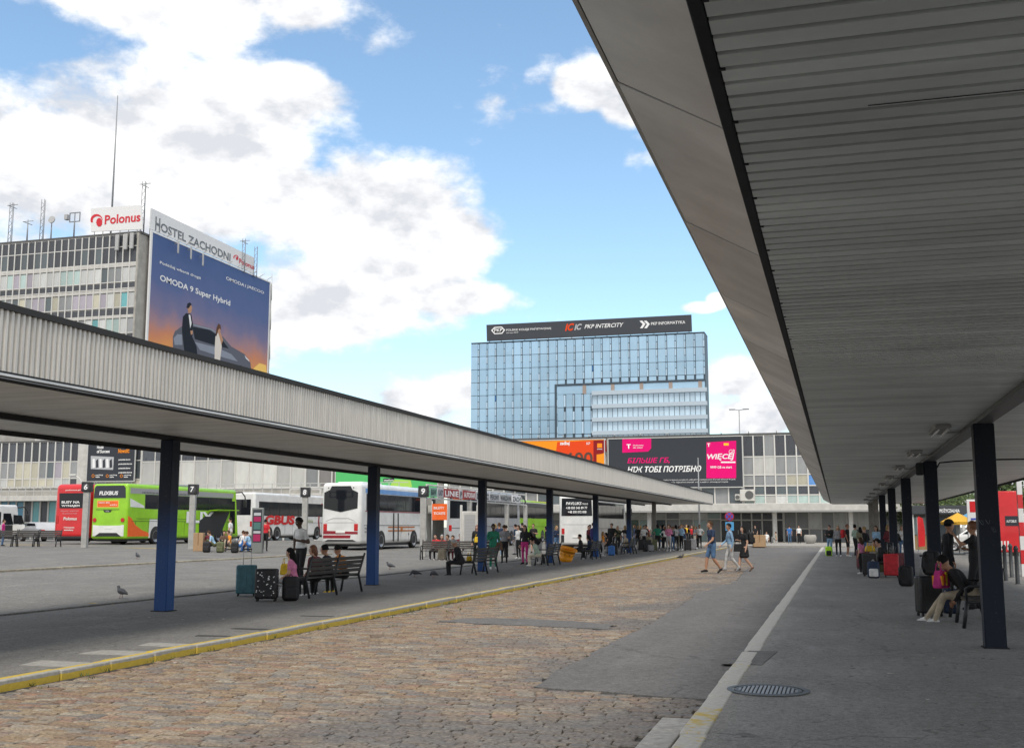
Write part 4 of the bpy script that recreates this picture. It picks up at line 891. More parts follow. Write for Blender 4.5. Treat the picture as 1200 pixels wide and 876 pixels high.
# the notch with its own glazing and white bands
piece('notch_frame', M_kfr, hq, nx0 - .2, nx0 + .35, -.2, 1.5, 18, nzt); piece('notch_frame', M_kfr, hq, nx0 + .35, kx1, -.2, 1.5, nzt - .4, nzt)
zt1 = onY(760, 456.5, KY).z
for k in range(5): x = nx0 + 7.0 + k * 7.2; piece('pier', M_kbrick, hq, min(x, kx1 - .9), min(x, kx1 - .9) + .9, -.1, 1.3, zt1 - .5, nzt - .41)
piece('loggia_glass', M_kblue, hq, nx0 + .4, kx1 - .2, .0, .06, zt1 - .4, nzt - .5)
nn = 4; bw2 = (wx0 - nx0 - .4) / nn
for r in range(5):
    z1 = zt1 - .4 - r * st; z0 = z1 - st
    for i in range(nn):
        a = nx0 + .4 + i * bw2
        piece('pane', M_kblue, hq, a + .06, a + bw2 - .6, -.03, .05, z0 + .08, z1 - .08)
        piece('strip_pane', M_strip, hq, a + bw2 - .54, a + bw2 - .1, -.08, .05, z0 + .2, z1 - .25 - .8 * (r % 2))
for r in range(4):
    z1 = zt1 - r * st * .98; piece('white_band', M_kwh, hq, wx0, kx1 + .3, -1.2, .05, z1 - 1.0, z1)
    z0 = z1 - st * .98
    for i in range(22):
        a = wx0 + i * (kx1 - wx0) / 22; piece('pane', M_kpale, hq, a + .06, a + (kx1 - wx0) / 22 - .06, -.55, -.45, z0 + .02, z1 - 1.02)
ks = thing('roof_sign', 'long dark sign with white railway company lettering on the glass block', 'sign', (0, KY - .4, 0))
F = pxt(ks, KY - .4, (540, 360, 4.0))
flat('panel', mat('sign_charcoal', (.04, .045, .055), .5), ks, [F(120, 82), F(1080, 34), F(1083, 112), F(122, 158)], NY, -.6, 0)
def ktx(s, m, a, b, c, d, h, shear=0, bold=0.0):
    p0, p1, p2 = F(a, b), F(c, d), F(a, b - h); text(s, ks, m, p0, p1 - p0, UP, (p1 - p0).length, (p2 - p0).length, shear, bold, off=.06)
flat('emblem', M_wht, ks, [F(*q) for q in ((142, 108), (158, 92), (192, 90), (208, 106), (194, 124), (158, 126))], NY, 0, .03)
flat('emblem_inner', M_blk, ks, [F(*q) for q in ((149, 108), (161, 97), (190, 95), (201, 106), (191, 119), (161, 121))], NY, .031, .05)
ktx('PKP', M_wht, 157, 116, 195, 113, 15, 0, .02); ktx('POLSKIE KOLEJE PAŃSTWOWE', M_wht, 213, 114, 424, 106, 15, 0, .01); ktx('Grupa PKP', M_wht, 214, 124, 270, 122, 7)
ktx('IC', M_red, 488, 112, 532, 108, 34, .3, .04); ktx('IC', M_gry, 532, 108, 568, 104, 28, .3, .04)
ktx('PKP INTERCITY', M_wht, 580, 100, 764, 91, 19, .3, .015)
for k in (0, 20): flat('chevron', M_wht, ks, [F(*q) for q in ((838 + k, 64), (850 + k, 62), (866 + k, 78), (852 + k, 98), (840 + k, 98), (853 + k, 79))], NY, 0, .05)
ktx('PKP INFORMATYKA', M_wht, 892, 84, 1052, 76, 14, 0, .01)
for k in range(18): q = F(130 + k * 55, 84 - k * 2.7); piece('sign_post', M_ant, ks, q.x, q.x + .15, .7, .85, kzt, q.z - .2)

# ---- mast, lamp columns by the terminal
def lamp_post(label, u, vtop, Y, vbase=None, head=True):
    q = onY(u, vtop, Y); g = zg(q.x, Y); t = thing('street_lamp', label, 'street lamp', (q.x, Y, g)); h = q.z - g
    MB().tube([(0, 0, 0), (0, 0, h * .5), (0, 0, h)], [.11, .085, .055], 8).build('pole', M_ant, t)
    if head:
        for s in (-1, 1): MB().tube([(0, 0, h - .06), (s * .5, 0, h + .04)], .04, 6).build('arm', M_ant, t); slab('lamp_head', M_ant, t, s * .8 - .35, s * .8 + .35, -.15, .15, h, h + .12, .03)
    return t
lamp_post('tall twin-headed lamp post behind the terminal roof', 866, 480, 132)
lamp_post('slim pale pole in front of the dark billboard', 818, 536, 112, head=False)
# ================================================================ coaches and other vehicles
def paint(name, c): return mat(name, c, .3, 0, var=.14, vscale=1.1, coat=.4)
V_white, V_red, V_green, V_silver = paint('white_paint', (.72, .72, .70)), paint('red_paint', (.62, .015, .02)), paint('green_paint', (.28, .58, .015)), paint('silver_paint', (.42, .43, .45))
V_glass = mat('tinted_glass', (.012, .014, .018), .07, spec=.35); V_black = mat('black_trim', (.018, .018, .02), .5); V_tyre = mat('tyre_rubber', (.02, .02, .02), .85); V_rim = mat('wheel_rim', (.4, .4, .41), .4, .6)
V_lamp = mat('red_lamp', (.5, .02, .02), .2); V_plate = mat('number_plate', (.75, .75, .72), .5); V_orange = paint('orange_paint', (.85, .13, .01)); V_grey = mat('grey_trim', (.3, .3, .3), .5); V_dred = paint('dark_red_stripe', (.27, .015, .025)); V_ochre = mat('ochre_stripe', (.45, .16, .04), .5); V_bluetop = paint('blue_top', (.1, .28, .6))
def wheel(root, x, y, r=.5, side=1):
    w = empty('wheel', (x, y, r)); w.parent = root
    b = MB(); pr = [(0.0, .12), (r * .72, .14), (r * .97, .13), (r, .08), (r, -.12), (r * .9, -.15)]; n = 20; vs = []
    for (q, o) in pr[1:]: vs += [(side * o, q * math.cos(2 * math.pi * i / n), q * math.sin(2 * math.pi * i / n)) for i in range(n)]
    b.add(vs, [(k * n + i, k * n + (i + 1) % n, (k + 1) * n + (i + 1) % n, (k + 1) * n + i) for k in range(len(pr) - 2) for i in range(n)], True); b.build('tyre', V_tyre, w)
    b = MB(); vs = [(side * .06, 0, 0)]
    for (q, o) in ((r * .3, .07), (r * .34, .10), (r * .62, .08), (r * .68, .14), (r * .73, .14)): vs += [(side * o, q * math.cos(2 * math.pi * i / n), q * math.sin(2 * math.pi * i / n)) for i in range(n)]
    fs = [(0, 1 + i, 1 + (i + 1) % n) for i in range(n)] + [(1 + k * n + i, 1 + k * n + (i + 1) % n, 1 + (k + 1) * n + (i + 1) % n, 1 + (k + 1) * n + i) for k in range(4) for i in range(n)]
    b.add(vs, fs, True); b.build('rim', V_rim, w)
    return w
RXV, FXV = Vector((0, 1, 0)), Vector((1, 0, 0))
class Coach:
    "coach in local coordinates: heads along +y, rear face at y=0, right side at x=+w/2"
    def __init__(s, label, loc, rz, L, Hh, m, W=2.55, axles=2, name='coach', bev=.17, group='parked coaches'):
        s.L, s.H, s.W, s.m = L, Hh, W, m; t = s.t = thing(name, label, 'coach', loc, rz, group); hw = W / 2; s.hw = hw
        bm = bmesh.new(); bmesh.ops.create_cube(bm, size=1)
        for v in bm.verts: v.co = Vector((v.co.x * W, (v.co.y + .5) * L, .34 + (v.co.z + .5) * (Hh - .34)))
        for v in bm.verts:
            if v.co.y > L * .5 and v.co.z > 1: v.co.y -= .45
            if v.co.z > 1: v.co.x *= .97
        bmesh.ops.bevel(bm, geom=bm.edges[:], offset=bev, segments=5, affect='EDGES', profile=.5); bm.verts.index_update()
        b = MB(); b.add([v.co[:] for v in bm.verts], [[v.index for v in f.verts] for f in bm.faces], True); b.sm = [f.calc_area() < 1.2 for f in bm.faces]; bm.free(); b.build('body', m, t)
        piece('underside', V_black, t, -hw + .15, hw - .15, .4, L - .5, .2, .5)
        s.wy = [3.1, L - 2.75] if axles == 2 else [2.3, 3.65, L - 2.75]
        for y in s.wy:
            for sd in (-1, 1):
                pts = [Vector((0, y + .62 * math.cos(a), .5 + .62 * math.sin(a))) for a in [math.pi * i / 14 for i in range(15)]] + [Vector((0, y - .62, .33)), Vector((0, y + .62, .33))]
                flat('wheel_arch', V_black, t, [(sd * (hw + .001), p.y, p.z) for p in pts], (sd, 0, 0), -.02, .006); wheel(t, sd * (hw - .12), y, .5, sd)
        y = .9
        while y < L - 1.2:
            for sd in (-1, 1):
                if all(abs(y - w) > .75 for w in s.wy): piece('panel_gap', V_black, t, sd * hw - .004 * sd, sd * (hw + .002), y, y + .018, .5, 1.42)
            y += 1.35
        for sd in (-1, 1): piece('skirt_line', V_black, t, sd * hw - .004 * sd, sd * (hw + .0015), .5, L - .8, 1.43, 1.45)
        slab('roof_hatch', V_grey, t, -.45, .45, L * .3, L * .3 + .9, Hh - .02, Hh + .05, .02, 1)
    def side_x(s, z): return s.hw * (1 - .03 * max(0, (z - .34)) / (s.H - .34))
    def band(s, y0, y1, z0, z1, n, m=None, sides=(-1, 1), slant=0.0):
        for sd in sides:
            x0, x1 = s.side_x(z0), s.side_x(z1); d = (y1 - y0) / n
            flat('window_band', V_black, s.t, [(sd * x0, y0 - .06, z0 - .05), (sd * x0, y1 + .06, z0 - .05), (sd * x1, y1 + .06 - slant, z1 + .05), (sd * x1, y0 - .06 + slant, z1 + .05)], (sd, 0, 0), -.03, .006)
            for i in range(n):
                a, b = y0 + i * d + .03, y0 + (i + 1) * d - .03
                flat('window', m or V_glass, s.t, [(sd * x0, a, z0), (sd * x0, b, z0), (sd * x1, b, z1), (sd * x1, a, z1)], (sd, 0, 0), .007, .014)
    def side(s, name, m, pts, sides=(-1, 1), off=(.0, .01)):
        for sd in sides: flat(name, m, s.t, [(sd * s.side_x(z), y, z) for y, z in pts], (sd, 0, 0), off[0] - .004, off[1])
    def rear(s, name, m, pts, off=(0, .01)): flat(name, m, s.t, [(x, 0, z) for x, z in pts], (0, -1, 0), off[0] - .002, off[1])
    def rtext(s, q, m, x, z, w, h, shear=0, bold=0.0, off=.03): text(q, s.t, m, (x, 0, z), (1, 0, 0), (0, 0, 1), w, h, shear, bold, off=off)
    def stext(s, q, m, y, z, w, h, shear=0, bold=0.0, sd=1, off=.03): text(q, s.t, m, (sd * s.side_x(z), y, z), (0, sd, 0), (0, 0, 1), w, h, shear, bold, off=off)
    def front(s, wm=None):
        L, H, hw = s.L, s.H, s.hw
        def y(z): return L - .45 * (z - .34) / (H - .34)
        flat('windscreen', V_glass, s.t, [(-hw + .2, y(1.3), 1.3), (hw - .2, y(1.3), 1.3), (hw - .24, y(H - .25), H - .25), (-hw + .24, y(H - .25), H - .25)], (0, 1, .15), -.02, .012)
        for sd in (-1, 1):
            flat('headlight', V_plate, s.t, [(sd * .7, y(.8), .75), (sd * 1.05, y(.8), .75), (sd * 1.05, y(.8), 1.0), (sd * .7, y(.8), 1.0)], (0, 1, .1), -.02, .02)
            MB().tube([(sd * (hw - .2), y(H - .3), H - .2), (sd * (hw + .08), L + .1, H - .15), (sd * (hw + .22), L + .32, H - .45), (sd * (hw + .24), L + .34, H - .7)], .05, 6).build('mirror_arm', V_black, s.t)
            slab('mirror', V_black, s.t, sd * (hw + .24) - .12, sd * (hw + .24) + .12, L + .24, L + .42, H - 1.25, H - .68, .05)
    def bumper_lamps(s, z=1.1, h=.42):
        for sd in (-1, 1): slab('tail_lamp', V_lamp, s.t, sd * (s.hw - .3) - .11, sd * (s.hw - .3) + .11, -.02, .05, z, z + h, .02)
    def plate(s, z): slab('number_plate', V_plate, s.t, -.3, .3, -.03, .01, z, z + .13, .01, 1)

# red coach
p0 = AD(82, 70)
c = Coach('red coach seen from behind, left of the bright green coach', p0, 0, 12.2, 3.78, V_red, bev=.3)
c.rear('rear_window', V_glass, ((-.85, 2.25), (.85, 2.25), (.92, 3.2), (-.92, 3.2)), (0, .016))
for i, q in enumerate(('BUSY NA', 'WYNAJEM')): c.rtext(q, M_wht, -.7, 2.55 - i * .24, 1.35, .16, 0, .03)
c.rtext('polonus.pl', V_plate, -.45, 3.33, 1.1, .1, 0, .03); c.rtext('Wygodnie i bezpiecznie', M_gry, -.75, 2.03, 1.35, .09); c.rtext('do ponad stu miast', M_gry, -.6, 1.87, 1.1, .09); c.rtext('Polonus', V_plate, -.5, 1.5, 1.0, .2, .1, .03)
c.rtext('Warszawa', V_plate, -.45, 1.0, .8, .1, .1, .02); c.rtext('autokary', V_plate, -.4, .82, .7, .12, .1, .04); c.bumper_lamps(1.3, .5); c.band(.8, 10.9, 2.05, 3.1, 7); c.front()
slab('bumper', V_black, c.t, -1.05, 1.05, -.01, .2, .32, .5, .04)

# green coach
p0 = AD(127, 68)
c = Coach('bright green coach with orange corner and black top, luggage hatch open', p0, 0, 13.4, 3.72, V_green, axles=2)
c.rear('rear_top_panel', mat('slate_panel_paint', (.03, .035, .045), .3), ((-1.14, 2.84), (1.14, 2.84), (1.1, 3.45), (.98, 3.6), (-.98, 3.6), (-1.1, 3.45)), (0, .016)); c.rtext('FLIXBUS', M_wht, -.75, 3.02, 1.35, .24, .12, .04)
c.rear('orange_poster', V_orange, ((-.85, 2.3), (.62, 2.3), (.62, 2.66), (-.85, 2.66)), (0, .014)); c.rear('poster_edge', mat('yellow_edge', (.8, .6, .1), .5), ((-.89, 2.26), (.66, 2.26), (.66, 2.7), (-.89, 2.7)), (0, .008)); c.rtext('WARSZAWA - BERLIN', M_wht, -.78, 2.52, .8, .08, 0, .02); c.rtext('od 49,99 zł', M_wht, .05, 2.36, .5, .1, 0, .02)
c.rear('badge', V_black, ((-.42, 2.1), (.2, 2.1), (.1, 1.97), (-.32, 1.97)), (0, .014)); c.rtext('VDL', M_wht, -.25, 2.0, .3, .07); c.rear('hatch_line', V_black, ((-.95, 2.12), (.72, 2.12), (.72, 2.15), (-.95, 2.15)))
c.rear('white_bumper', V_white, ((-1.1, .52), (1.1, .52), (1.1, 1.2), (.7, 1.16), (-.7, 1.16), (-1.1, 1.2)), (0, .02)); c.rear('bumper_grille', V_black, ((-.95, .5), (.95, .5), (.6, .72), (-.6, .72)), (.02, .03)); c.plate(.95)
for sd in (-1, 1): ring(.0, .13, 0, .03, 16).build('tail_lamp', V_lamp, c.t).matrix_local = Matrix.Translation((sd * 1.0, -.01, 1.5)) @ Matrix.Rotation(R(90), 4, 'X')
c.band(1.9, 12.3, 2.25, 3.05, 7); c.side('roof_trim', V_grey, ((.3, 3.12), (12.5, 3.12), (12.5, 3.46), (.3, 3.46)))
for i in range(40): c.side('vent_slit', V_black, ((1.5 + i * .16, 3.16), (1.58 + i * .16, 3.16), (1.62 + i * .16, 3.26), (1.54 + i * .16, 3.26)), (1,), (.008, .012))
c.side('white_flash', V_white, ((.3, 2.82), (1.7, 2.4), (1.8, 2.25), (.35, 2.3)), (1,), (.0, .016))
c.side('orange_sweep', V_orange, ((.15, .5), (2.35, .5), (2.3, .72), (1.6, .88), (.9, 1.2), (.5, 1.6), (.15, 1.75)), (1,), (0, .012)); c.side('white_surround', V_white, ((2.3, .4), (3.9, .4), (3.9, 1.55), (2.4, 1.55)), (1,), (0, .004)); c.side('skirt_line', V_black, ((1, 1.58), (8, 1.58), (8, 1.6), (1, 1.6)), (1,))
c.stext('FLIX', M_wht, 6.5, 1.35, 3.4, .75, 0, .04)
c.side('luggage_bay', V_black, ((8.1, .5), (10.8, .5), (12.0, 2.15), (9.6, 2.15), (8.1, 1.5)), (1,), (.0, .035)); c.side('front_door', V_glass, ((12.1, .6), (12.85, .6), (12.75, 2.9), (12.1, 2.9)), (1,)); c.front()
flat('open_hatch', V_green, c.t, [(1.3, 9.2, 2.2), (1.3, 12.1, 2.2), (2.0, 12.1, 2.25), (2.0, 9.2, 2.25)], (0, 0, 1), -.03, .02)
slab('roof_unit', V_grey, c.t, -.8, .8, 4, 8, 3.7, 3.9, .08)

# white coach with red lettering
p0 = AD(281, 86)
c = Coach('white coach with red lettering behind the seated travellers', p0, 0, 13.6, 3.75, V_white, axles=3)
c.band(.7, 12.2, 2.0, 3.0, 7); c.side('red_arc', V_dred, ((11.2, .5), (11.5, .5), (11.25, 1.6), (11.4, 2.4), (11.9, 3.1), (11.6, 3.1), (11.1, 2.3), (11.0, 1.5)), (1,)); c.stext('GBUS', V_red, 1.6, 1.25, 5.0, .75, .1, .05); c.stext('Rumunia', mat('olive_print', (.25, .32, .12), .5), 7.6, 1.45, 2.4, .3); c.front(); c.rear('rear_window', V_glass, ((-.9, 2.0), (.9, 2.0), (.9, 3.2), (-.9, 3.2)), (0, .016)); c.bumper_lamps()

# big white coach with dark red stripes
p0 = AD(399, 65)
c = Coach('large white coach with dark rear window and red bumper stripes', p0, 0, 11.3, 3.92, V_white, axles=2, bev=.24)
c.rear('rear_window', V_glass, ((-1.08, 2.42), (0, 2.2), (1.06, 2.42), (1.08, 3.34), (.72, 3.5), (.6, 3.72), (-.6, 3.72), (-.72, 3.5), (-1.08, 3.34)), (0, .018))
c.rear('hatch_line', V_grey, ((-1.0, 1.58), (1.0, 1.58), (1.0, 1.6), (-1.0, 1.6))); c.rear('hatch_line', V_grey, ((-.95, 1.66), (-.5, 1.82), (.5, 1.82), (.9, 1.66), (.9, 1.68), (.5, 1.85), (-.5, 1.85), (-.95, 1.68)))
c.rear('red_stripe', V_dred, ((-1.1, .92), (1.1, .92), (1.1, 1.06), (-1.1, 1.12))); c.rear('red_stripe', V_dred, ((-1.1, .68), (.62, .68), (.66, .86), (-1.1, .86))); c.plate(.98); c.rear('bumper_grille', V_black, ((-1.0, .5), (1.0, .5), (.8, .6), (-.8, .6)), (0, .02))
for sd in (-1, 1): slab('tail_lamp', V_lamp, c.t, sd * .98 - .12, sd * .98 + .12, -.02, .06, 1.1, 1.52, .02); ring(0, .035, 0, .02, 10).build('marker', V_black, c.t).matrix_local = Matrix.Translation((sd * .8, -.01, 3.62)) @ Matrix.Rotation(R(90), 4, 'X')
c.band(.9, 10.2, 2.35, 3.25, 6); c.side('blue_band', V_bluetop, ((.7, 3.33), (10.5, 3.33), (10.5, 3.6), (.7, 3.6)), (1,), (0, .012)); c.side('red_line', V_dred, ((.7, 2.24), (10.5, 2.24), (10.5, 2.29), (.7, 2.29)), (1,), (.0, .016))
for z in (1.28, 1.06): c.side('ochre_stripe', V_ochre, ((4.2, z), (8.6, z), (8.8, z + .09), (4.2, z + .09)), (1,))
ring(0, .16, 0, .02, 18).build('crest', V_ochre, c.t).matrix_local = Matrix.Translation((c.side_x(1.2) + .012, 6.4, 1.2)) @ Matrix.Rotation(R(90), 4, 'Y')
for y in (5.0, 5.75): c.side('door_post', V_black, ((y, .45), (y + .16, .45), (y + .16, 2.2), (y, 2.2)), (1,), (0, .02))
c.side('flap_line', V_grey, ((1.0, 1.42), (10, 1.42), (10, 1.44), (1.0, 1.44)), (1,))
for y in (7.6, 8.5, 1.2): c.side('flap_lock', V_black, ((y, .82), (y + .12, .82), (y + .12, .95), (y, .95)), (1,))
for z in (1.2, 1.0): c.side('side_vent', V_grey, ((.6, z), (1.5, z), (1.5, z + .1), (.6, z + .1)), (1,))
c.front(); slab('roof_unit', V_white, c.t, -.8, .8, 1.2, 4.2, 3.9, 4.02, .05)

# silver coach beyond it
p0 = AD(543, 78)
c = Coach('silver grey coach with dark rear window beyond the overhead sign beam', p0, 0, 10.5, 3.95, V_silver)
c.rear('rear_window', V_glass, ((-1.0, 2.0), (1.0, 2.0), (1.0, 3.6), (-1.0, 3.6)), (0, .016)); c.rtext('AUTOKAR', V_orange, -.8, 3.3, 1.5, .16, 0, .02); c.bumper_lamps(); c.rear('hatch_line', V_black, ((-1, 1.3), (1, 1.3), (1, 1.33), (-1, 1.33))); c.band(.8, 9.4, 2.1, 3.2, 6); c.front()

# second green coach, facing us
q = AD(583, 92); yb = q.y + 13.0
c = Coach('green coach facing the camera behind the waiting crowd', (q.x, yb, zg(q.x, q.y)), math.pi, 13.0, 3.7, V_green)
c.band(.6, 11.9, 2.2, 3.1, 7); c.side('dark_top', mat('slate_panel_paint', (.03, .035, .045), .3), ((.4, 3.16), (12.0, 3.16), (12.0, 3.46), (.4, 3.46))); c.side('white_roof_line', V_white, ((.4, 3.47), (12.2, 3.47), (12.2, 3.53), (.4, 3.53)), (-1, 1), (0, .014)); c.side('white_patch', V_white, ((9.5, .5), (12.4, .5), (11.6, 1.6), (10.4, 1.7)), (-1,)); c.front()

# white coach with dark lettered rear glass
p0 = AD(676, 76)
c = Coach('white coach with lettered dark rear glass behind the middle of the left canopy', p0, 0, 12.0, 3.66, V_white)
c.rear('rear_window', V_glass, ((-1.08, 2.3), (1.08, 2.3), (1.04, 3.5), (-1.04, 3.5)), (0, .016)); c.rtext('PAVLUKS', M_wht, -.75, 3.05, 1.1, .2, .15, .03); c.rtext('TRANS', M_wht, .4, 3.05, .4, .12, .15, .01); c.rtext('+38 050 345 89 77', M_wht, -.75, 2.76, 1.5, .17, 0, .03); c.rtext('+48 500 072 008', M_wht, -.62, 2.48, 1.3, .17, 0, .03)
c.rear('hatch_line', V_grey, ((-1, 1.7), (1, 1.7), (1, 1.72), (-1, 1.72))); c.bumper_lamps(1.05, .4); c.rear('corner_trim', V_black, ((-1.12, .5), (-.9, .5), (-.9, 1.0), (-1.12, 1.0))); c.band(.8, 10.8, 2.2, 3.2, 6); c.front(); c.plate(.8)

# white minibus at the left edge
p0 = AD(-62, 80)
c = Coach('white minibus with open front door at the left edge', p0, 0, 6.4, 2.75, V_white, W=2.1, name='minibus', group=None); c.t['category'] = 'minibus'
c.band(.6, 4.1, 1.3, 2.15, 3); c.side('front_window', V_glass, ((4.4, 1.25), (5.5, 1.25), (5.2, 2.1), (4.4, 2.1)), (1,)); c.side('open_door_gap', V_black, ((4.5, .45), (5.5, .45), (5.5, 1.22), (4.5, 1.22)), (1,)); flat('open_door', V_white, c.t, [(1.05, 5.5, .45), (1.85, 5.9, .45), (1.85, 5.8, 1.25), (1.05, 5.45, 1.25)], (.4, -.9, 0), -.03, .03); flat('door_window', V_glass, c.t, [(1.1, 5.46, 1.3), (1.8, 5.8, 1.3), (1.7, 5.6, 1.95), (1.1, 5.4, 2.0)], (.4, -.9, 0), -.02, .02)
c.front()

# parked cars
def car(label, loc, rz, m):
    t = thing('parked_car', label, 'car', loc, rz, 'parked cars'); b = MB()
    prof = [(-2.1, .35), (-2.15, .75), (-2.0, .95), (-1.5, 1.02), (-.9, 1.42), (.5, 1.45), (1.15, 1.0), (1.95, .85), (2.15, .6), (2.1, .35)]
    k = len(prof); vs = []
    for x, ins in ((-.88, .0), (-.8, 0), (.8, 0), (.88, 0)):
        f = .93 if abs(x) > .85 else 1
        vs += [(x * (.86 if z > 1.1 else 1), y * f, .35 + (z - .35) * (f if z > .9 else 1)) for y, z in prof]
    b.add(vs, [[s * k + i, s * k + (i + 1) % k, (s + 1) * k + (i + 1) % k, (s + 1) * k + i] for s in range(3) for i in range(k)] + [list(range(k))[::-1], [3 * k + i for i in range(k)]], False); b.build('body', m, t)
    for sd in (-1, 1):
        flat('side_window', V_glass, t, [(sd * .77, -1.3, 1.02), (sd * .77, .95, 1.02), (sd * .75, .42, 1.35), (sd * .75, -.8, 1.33)], (sd, 0, .1), 0, .06)
        for y in (-1.3, 1.35): wheel(t, sd * .8, y, .32, sd)
        slab('headlight', V_plate, t, sd * .6 - .15, sd * .6 + .15, 2.0, 2.13, .62, .76, .02); slab('tail_lamp', V_lamp, t, sd * .65 - .13, sd * .65 + .13, -2.16, -2.05, .72, .88, .02)
    flat('windscreen', V_glass, t, [(-.68, 1.12, 1.03), (.68, 1.12, 1.03), (.62, .56, 1.4), (-.62, .56, 1.4)], (0, .5, .8), 0, .03)
    return t
car('grey hatchback parked behind the left benches', AD(48, 84), R(60), V_silver); car('pale car beyond the yellow parasol on the right', Vector((9.2, 84, -.05)), R(80), V_white)
car('dark car parked by the right-hand kiosk', Vector((11.0, 80, -.05)), R(95), paint('slate_car', (.05, .06, .08)))
# ================================================================ street furniture
M_bench = mat('dark_bench_slat', (.045, .04, .036), .6, var=.3, vscale=8, rand=.15); M_bleg = mat('bench_iron', (.02, .022, .025), .5)
def bench(name, label, loc, rz, L=2.9, sections=2, group='platform benches'):
    "local: length along x, seat faces +y"
    t = thing(name, label, 'bench', loc, rz, group); sec = L / sections
    for s in range(sections):
        a, b = -L / 2 + s * sec + .03, -L / 2 + (s + 1) * sec - .03
        for k in range(4):
            z = .52 + k * .098; y = -.22 - (z - .45) * .22; o = MB().bbox(a, b, -.018, .018, -.04, .04, .008, 1).build('back_slat', M_bench, t, (0, y, z + .03)); o.rotation_euler = (R(12), 0, 0)
        for k in range(4):
            y = -.16 + k * .105; MB().bbox(a, b, y - .044, y + .044, .425, .455, .008, 1).build('seat_slat', M_bench, t)
    for s in range(sections + 1):
        x = -L / 2 + s * sec; x = min(max(x, -L / 2 + .05), L / 2 - .05)
        MB().tube([(x, -.30, 0), (x, -.2, .43), (x, -.36, .95)], [.03, .034, .026], 6).build('leg', M_bleg, t); MB().tube([(x, .27, 0), (x, .2, .43)], [.03, .034], 6).build('leg', M_bleg, t)
        MB().tube([(x, -.2, .41), (x, .2, .41)], .026, 6).build('seat_frame', M_bleg, t)
        if s in (0, sections): MB().tube([(x, -.27, .66), (x, .16, .66), (x, .22, .62), (x, .2, .43)], .022, 6).build('armrest', M_bleg, t)
    return t
LB = -11.75      # left platform benches look away from the road
bench('bench', 'slatted bench nearest on the left platform with seated travellers', (LB, 24.55, .004), R(90), 3.0)
bench('bench', 'slatted bench beside the lone man in a dark jacket', (LB - .2, 37.1, .004), R(90), 2.6)
bench('bench', 'slatted bench behind the woman in pale green', (LB - .1, 46.2, .004), R(90), 2.2)
bench('bench', 'slatted bench just right of the orange basket', (LB - .2, 55.4, .004), R(90), 2.2)
bench('bench', 'slatted bench with a person in beige seated by the fifth blue column', (LB - .2, 66.0, .004), R(90), 2.2)
RB = 2.15
bench('bench', 'dark bench behind the nearest right column with a hunched traveller', (RB, 20.5, 0), R(90), 2.4, 2)
bench('bench', 'bench on the right platform crowded with travellers and luggage', (1.5, 41.4, 0), R(90), 3.0, 2)
for (u, zc_, n, rzz) in ((17, 61, 'long bench at the left edge in front of the minibus', 0), (44, 61, 'dark bench left of the red coach', 0), (525, 52, 'brown bench behind the dark slatted bench, under the overhead sign beam', 0)):
    bench('bench', n, AD(u, zc_), R(rzz + 180 + 10), 2.6, 2, 'benches by the coach bays')

# numbered bay posts
M_post = mat('post_concrete', (.36, .355, .335), .8, var=.2, vscale=3)
M_nbox = mat('number_box', (.02, .02, .022), .4)
posts = {}
for (u, zc_, num, n) in ((100, 60, '6', 'between the red and the green coach'), (225, 61, '7', 'in front of the green coach hatch'), (357, 63, '8', 'left of the large white coach'), (496, 56, '9', 'at the end of the overhead sign beam')):
    g = AD(u, zc_); t = thing('bay_post', f'pale post with a black box numbered {num} {n}', 'bay sign', g, R(YAW) * .9, 'numbered bay posts')
    slab('pole', M_post, t, -.15, .15, -.15, .15, 0, 3.0, .015, 1); slab('number_box', M_nbox, t, -.26, .26, -.2, .2, 3.0, 3.55, .03)
    ring(.0, .19, 0, .004, 24).build('disc', mat('grey_disc', (.06, .06, .065), .5), t).matrix_local = Matrix.Translation((0, -.202, 3.27)) @ Matrix.Rotation(R(90), 4, 'X')
    text(num, t, M_wht, (-.1, -.21, 3.12), (1, 0, 0), (0, 0, 1), .2, .3, .1, .03)
    posts[num] = g
# bracket arms on post 8
t8 = [o for o in C.objects if o.get('label', '').startswith('pale post with a black box numbered 8')][0]
for s in (-1, 1): slab('side_frame', M_mull, t8, s * .6 - .28, s * .6 + .28, -.05, .05, 3.1, 3.16, .01, 1); slab('side_frame', M_mull, t8, s * .6 - .28, s * .6 + .28, -.05, .05, 3.4, 3.46, .01, 1); slab('side_frame', M_mull, t8, s * .88 - .03, s * .88 + .03, -.05, .05, 3.1, 3.46, .01, 1)
M_dmag = mat('dull_magenta_print', (.35, .03, .1), .5)
# advertising column and timetable cabinet
g = AD(302, 57); t = thing('display_panel', 'tall display panel with colourful posters behind the nearest bench', 'display', g, R(YAW))
slab('frame', mat('panel_frame_grey', (.2, .21, .2), .5, .3), t, -.29, .29, -.12, .12, 0, 2.3, .03); piece('screen', M_char, t, -.23, .23, -.135, -.12, .55, 2.2)
for (z0, z1, mm) in ((.6, .95, M_dmag), (1.0, 1.12, M_gry), (1.2, 1.55, mat('teal_print', (.08, .17, .16), .5)), (1.6, 1.85, M_dmag), (1.9, 2.05, M_gry)): piece('poster', mm, t, -.18, .18, -.145, -.136, z0, z1)
g = AD(550, 54); t = thing('timetable_cabinet', 'glazed white timetable cabinet between two posts under the sign beam', 'timetable', g, R(YAW + 20))
for s in (-1, 1): slab('post', M_mull, t, s * .42 - .05, s * .42 + .05, -.05, .05, 0, 2.6, .01, 1)
slab('case', M_mull, t, -.37, .37, -.07, .07, .55, 2.3, .03); piece('sheet', M_pan, t, -.28, .28, -.08, -.071, .7, 2.15)
for k in range(9): piece('print_line', M_gry, t, -.24, .24, -.086, -.081, .8 + k * .14, .86 + k * .14)
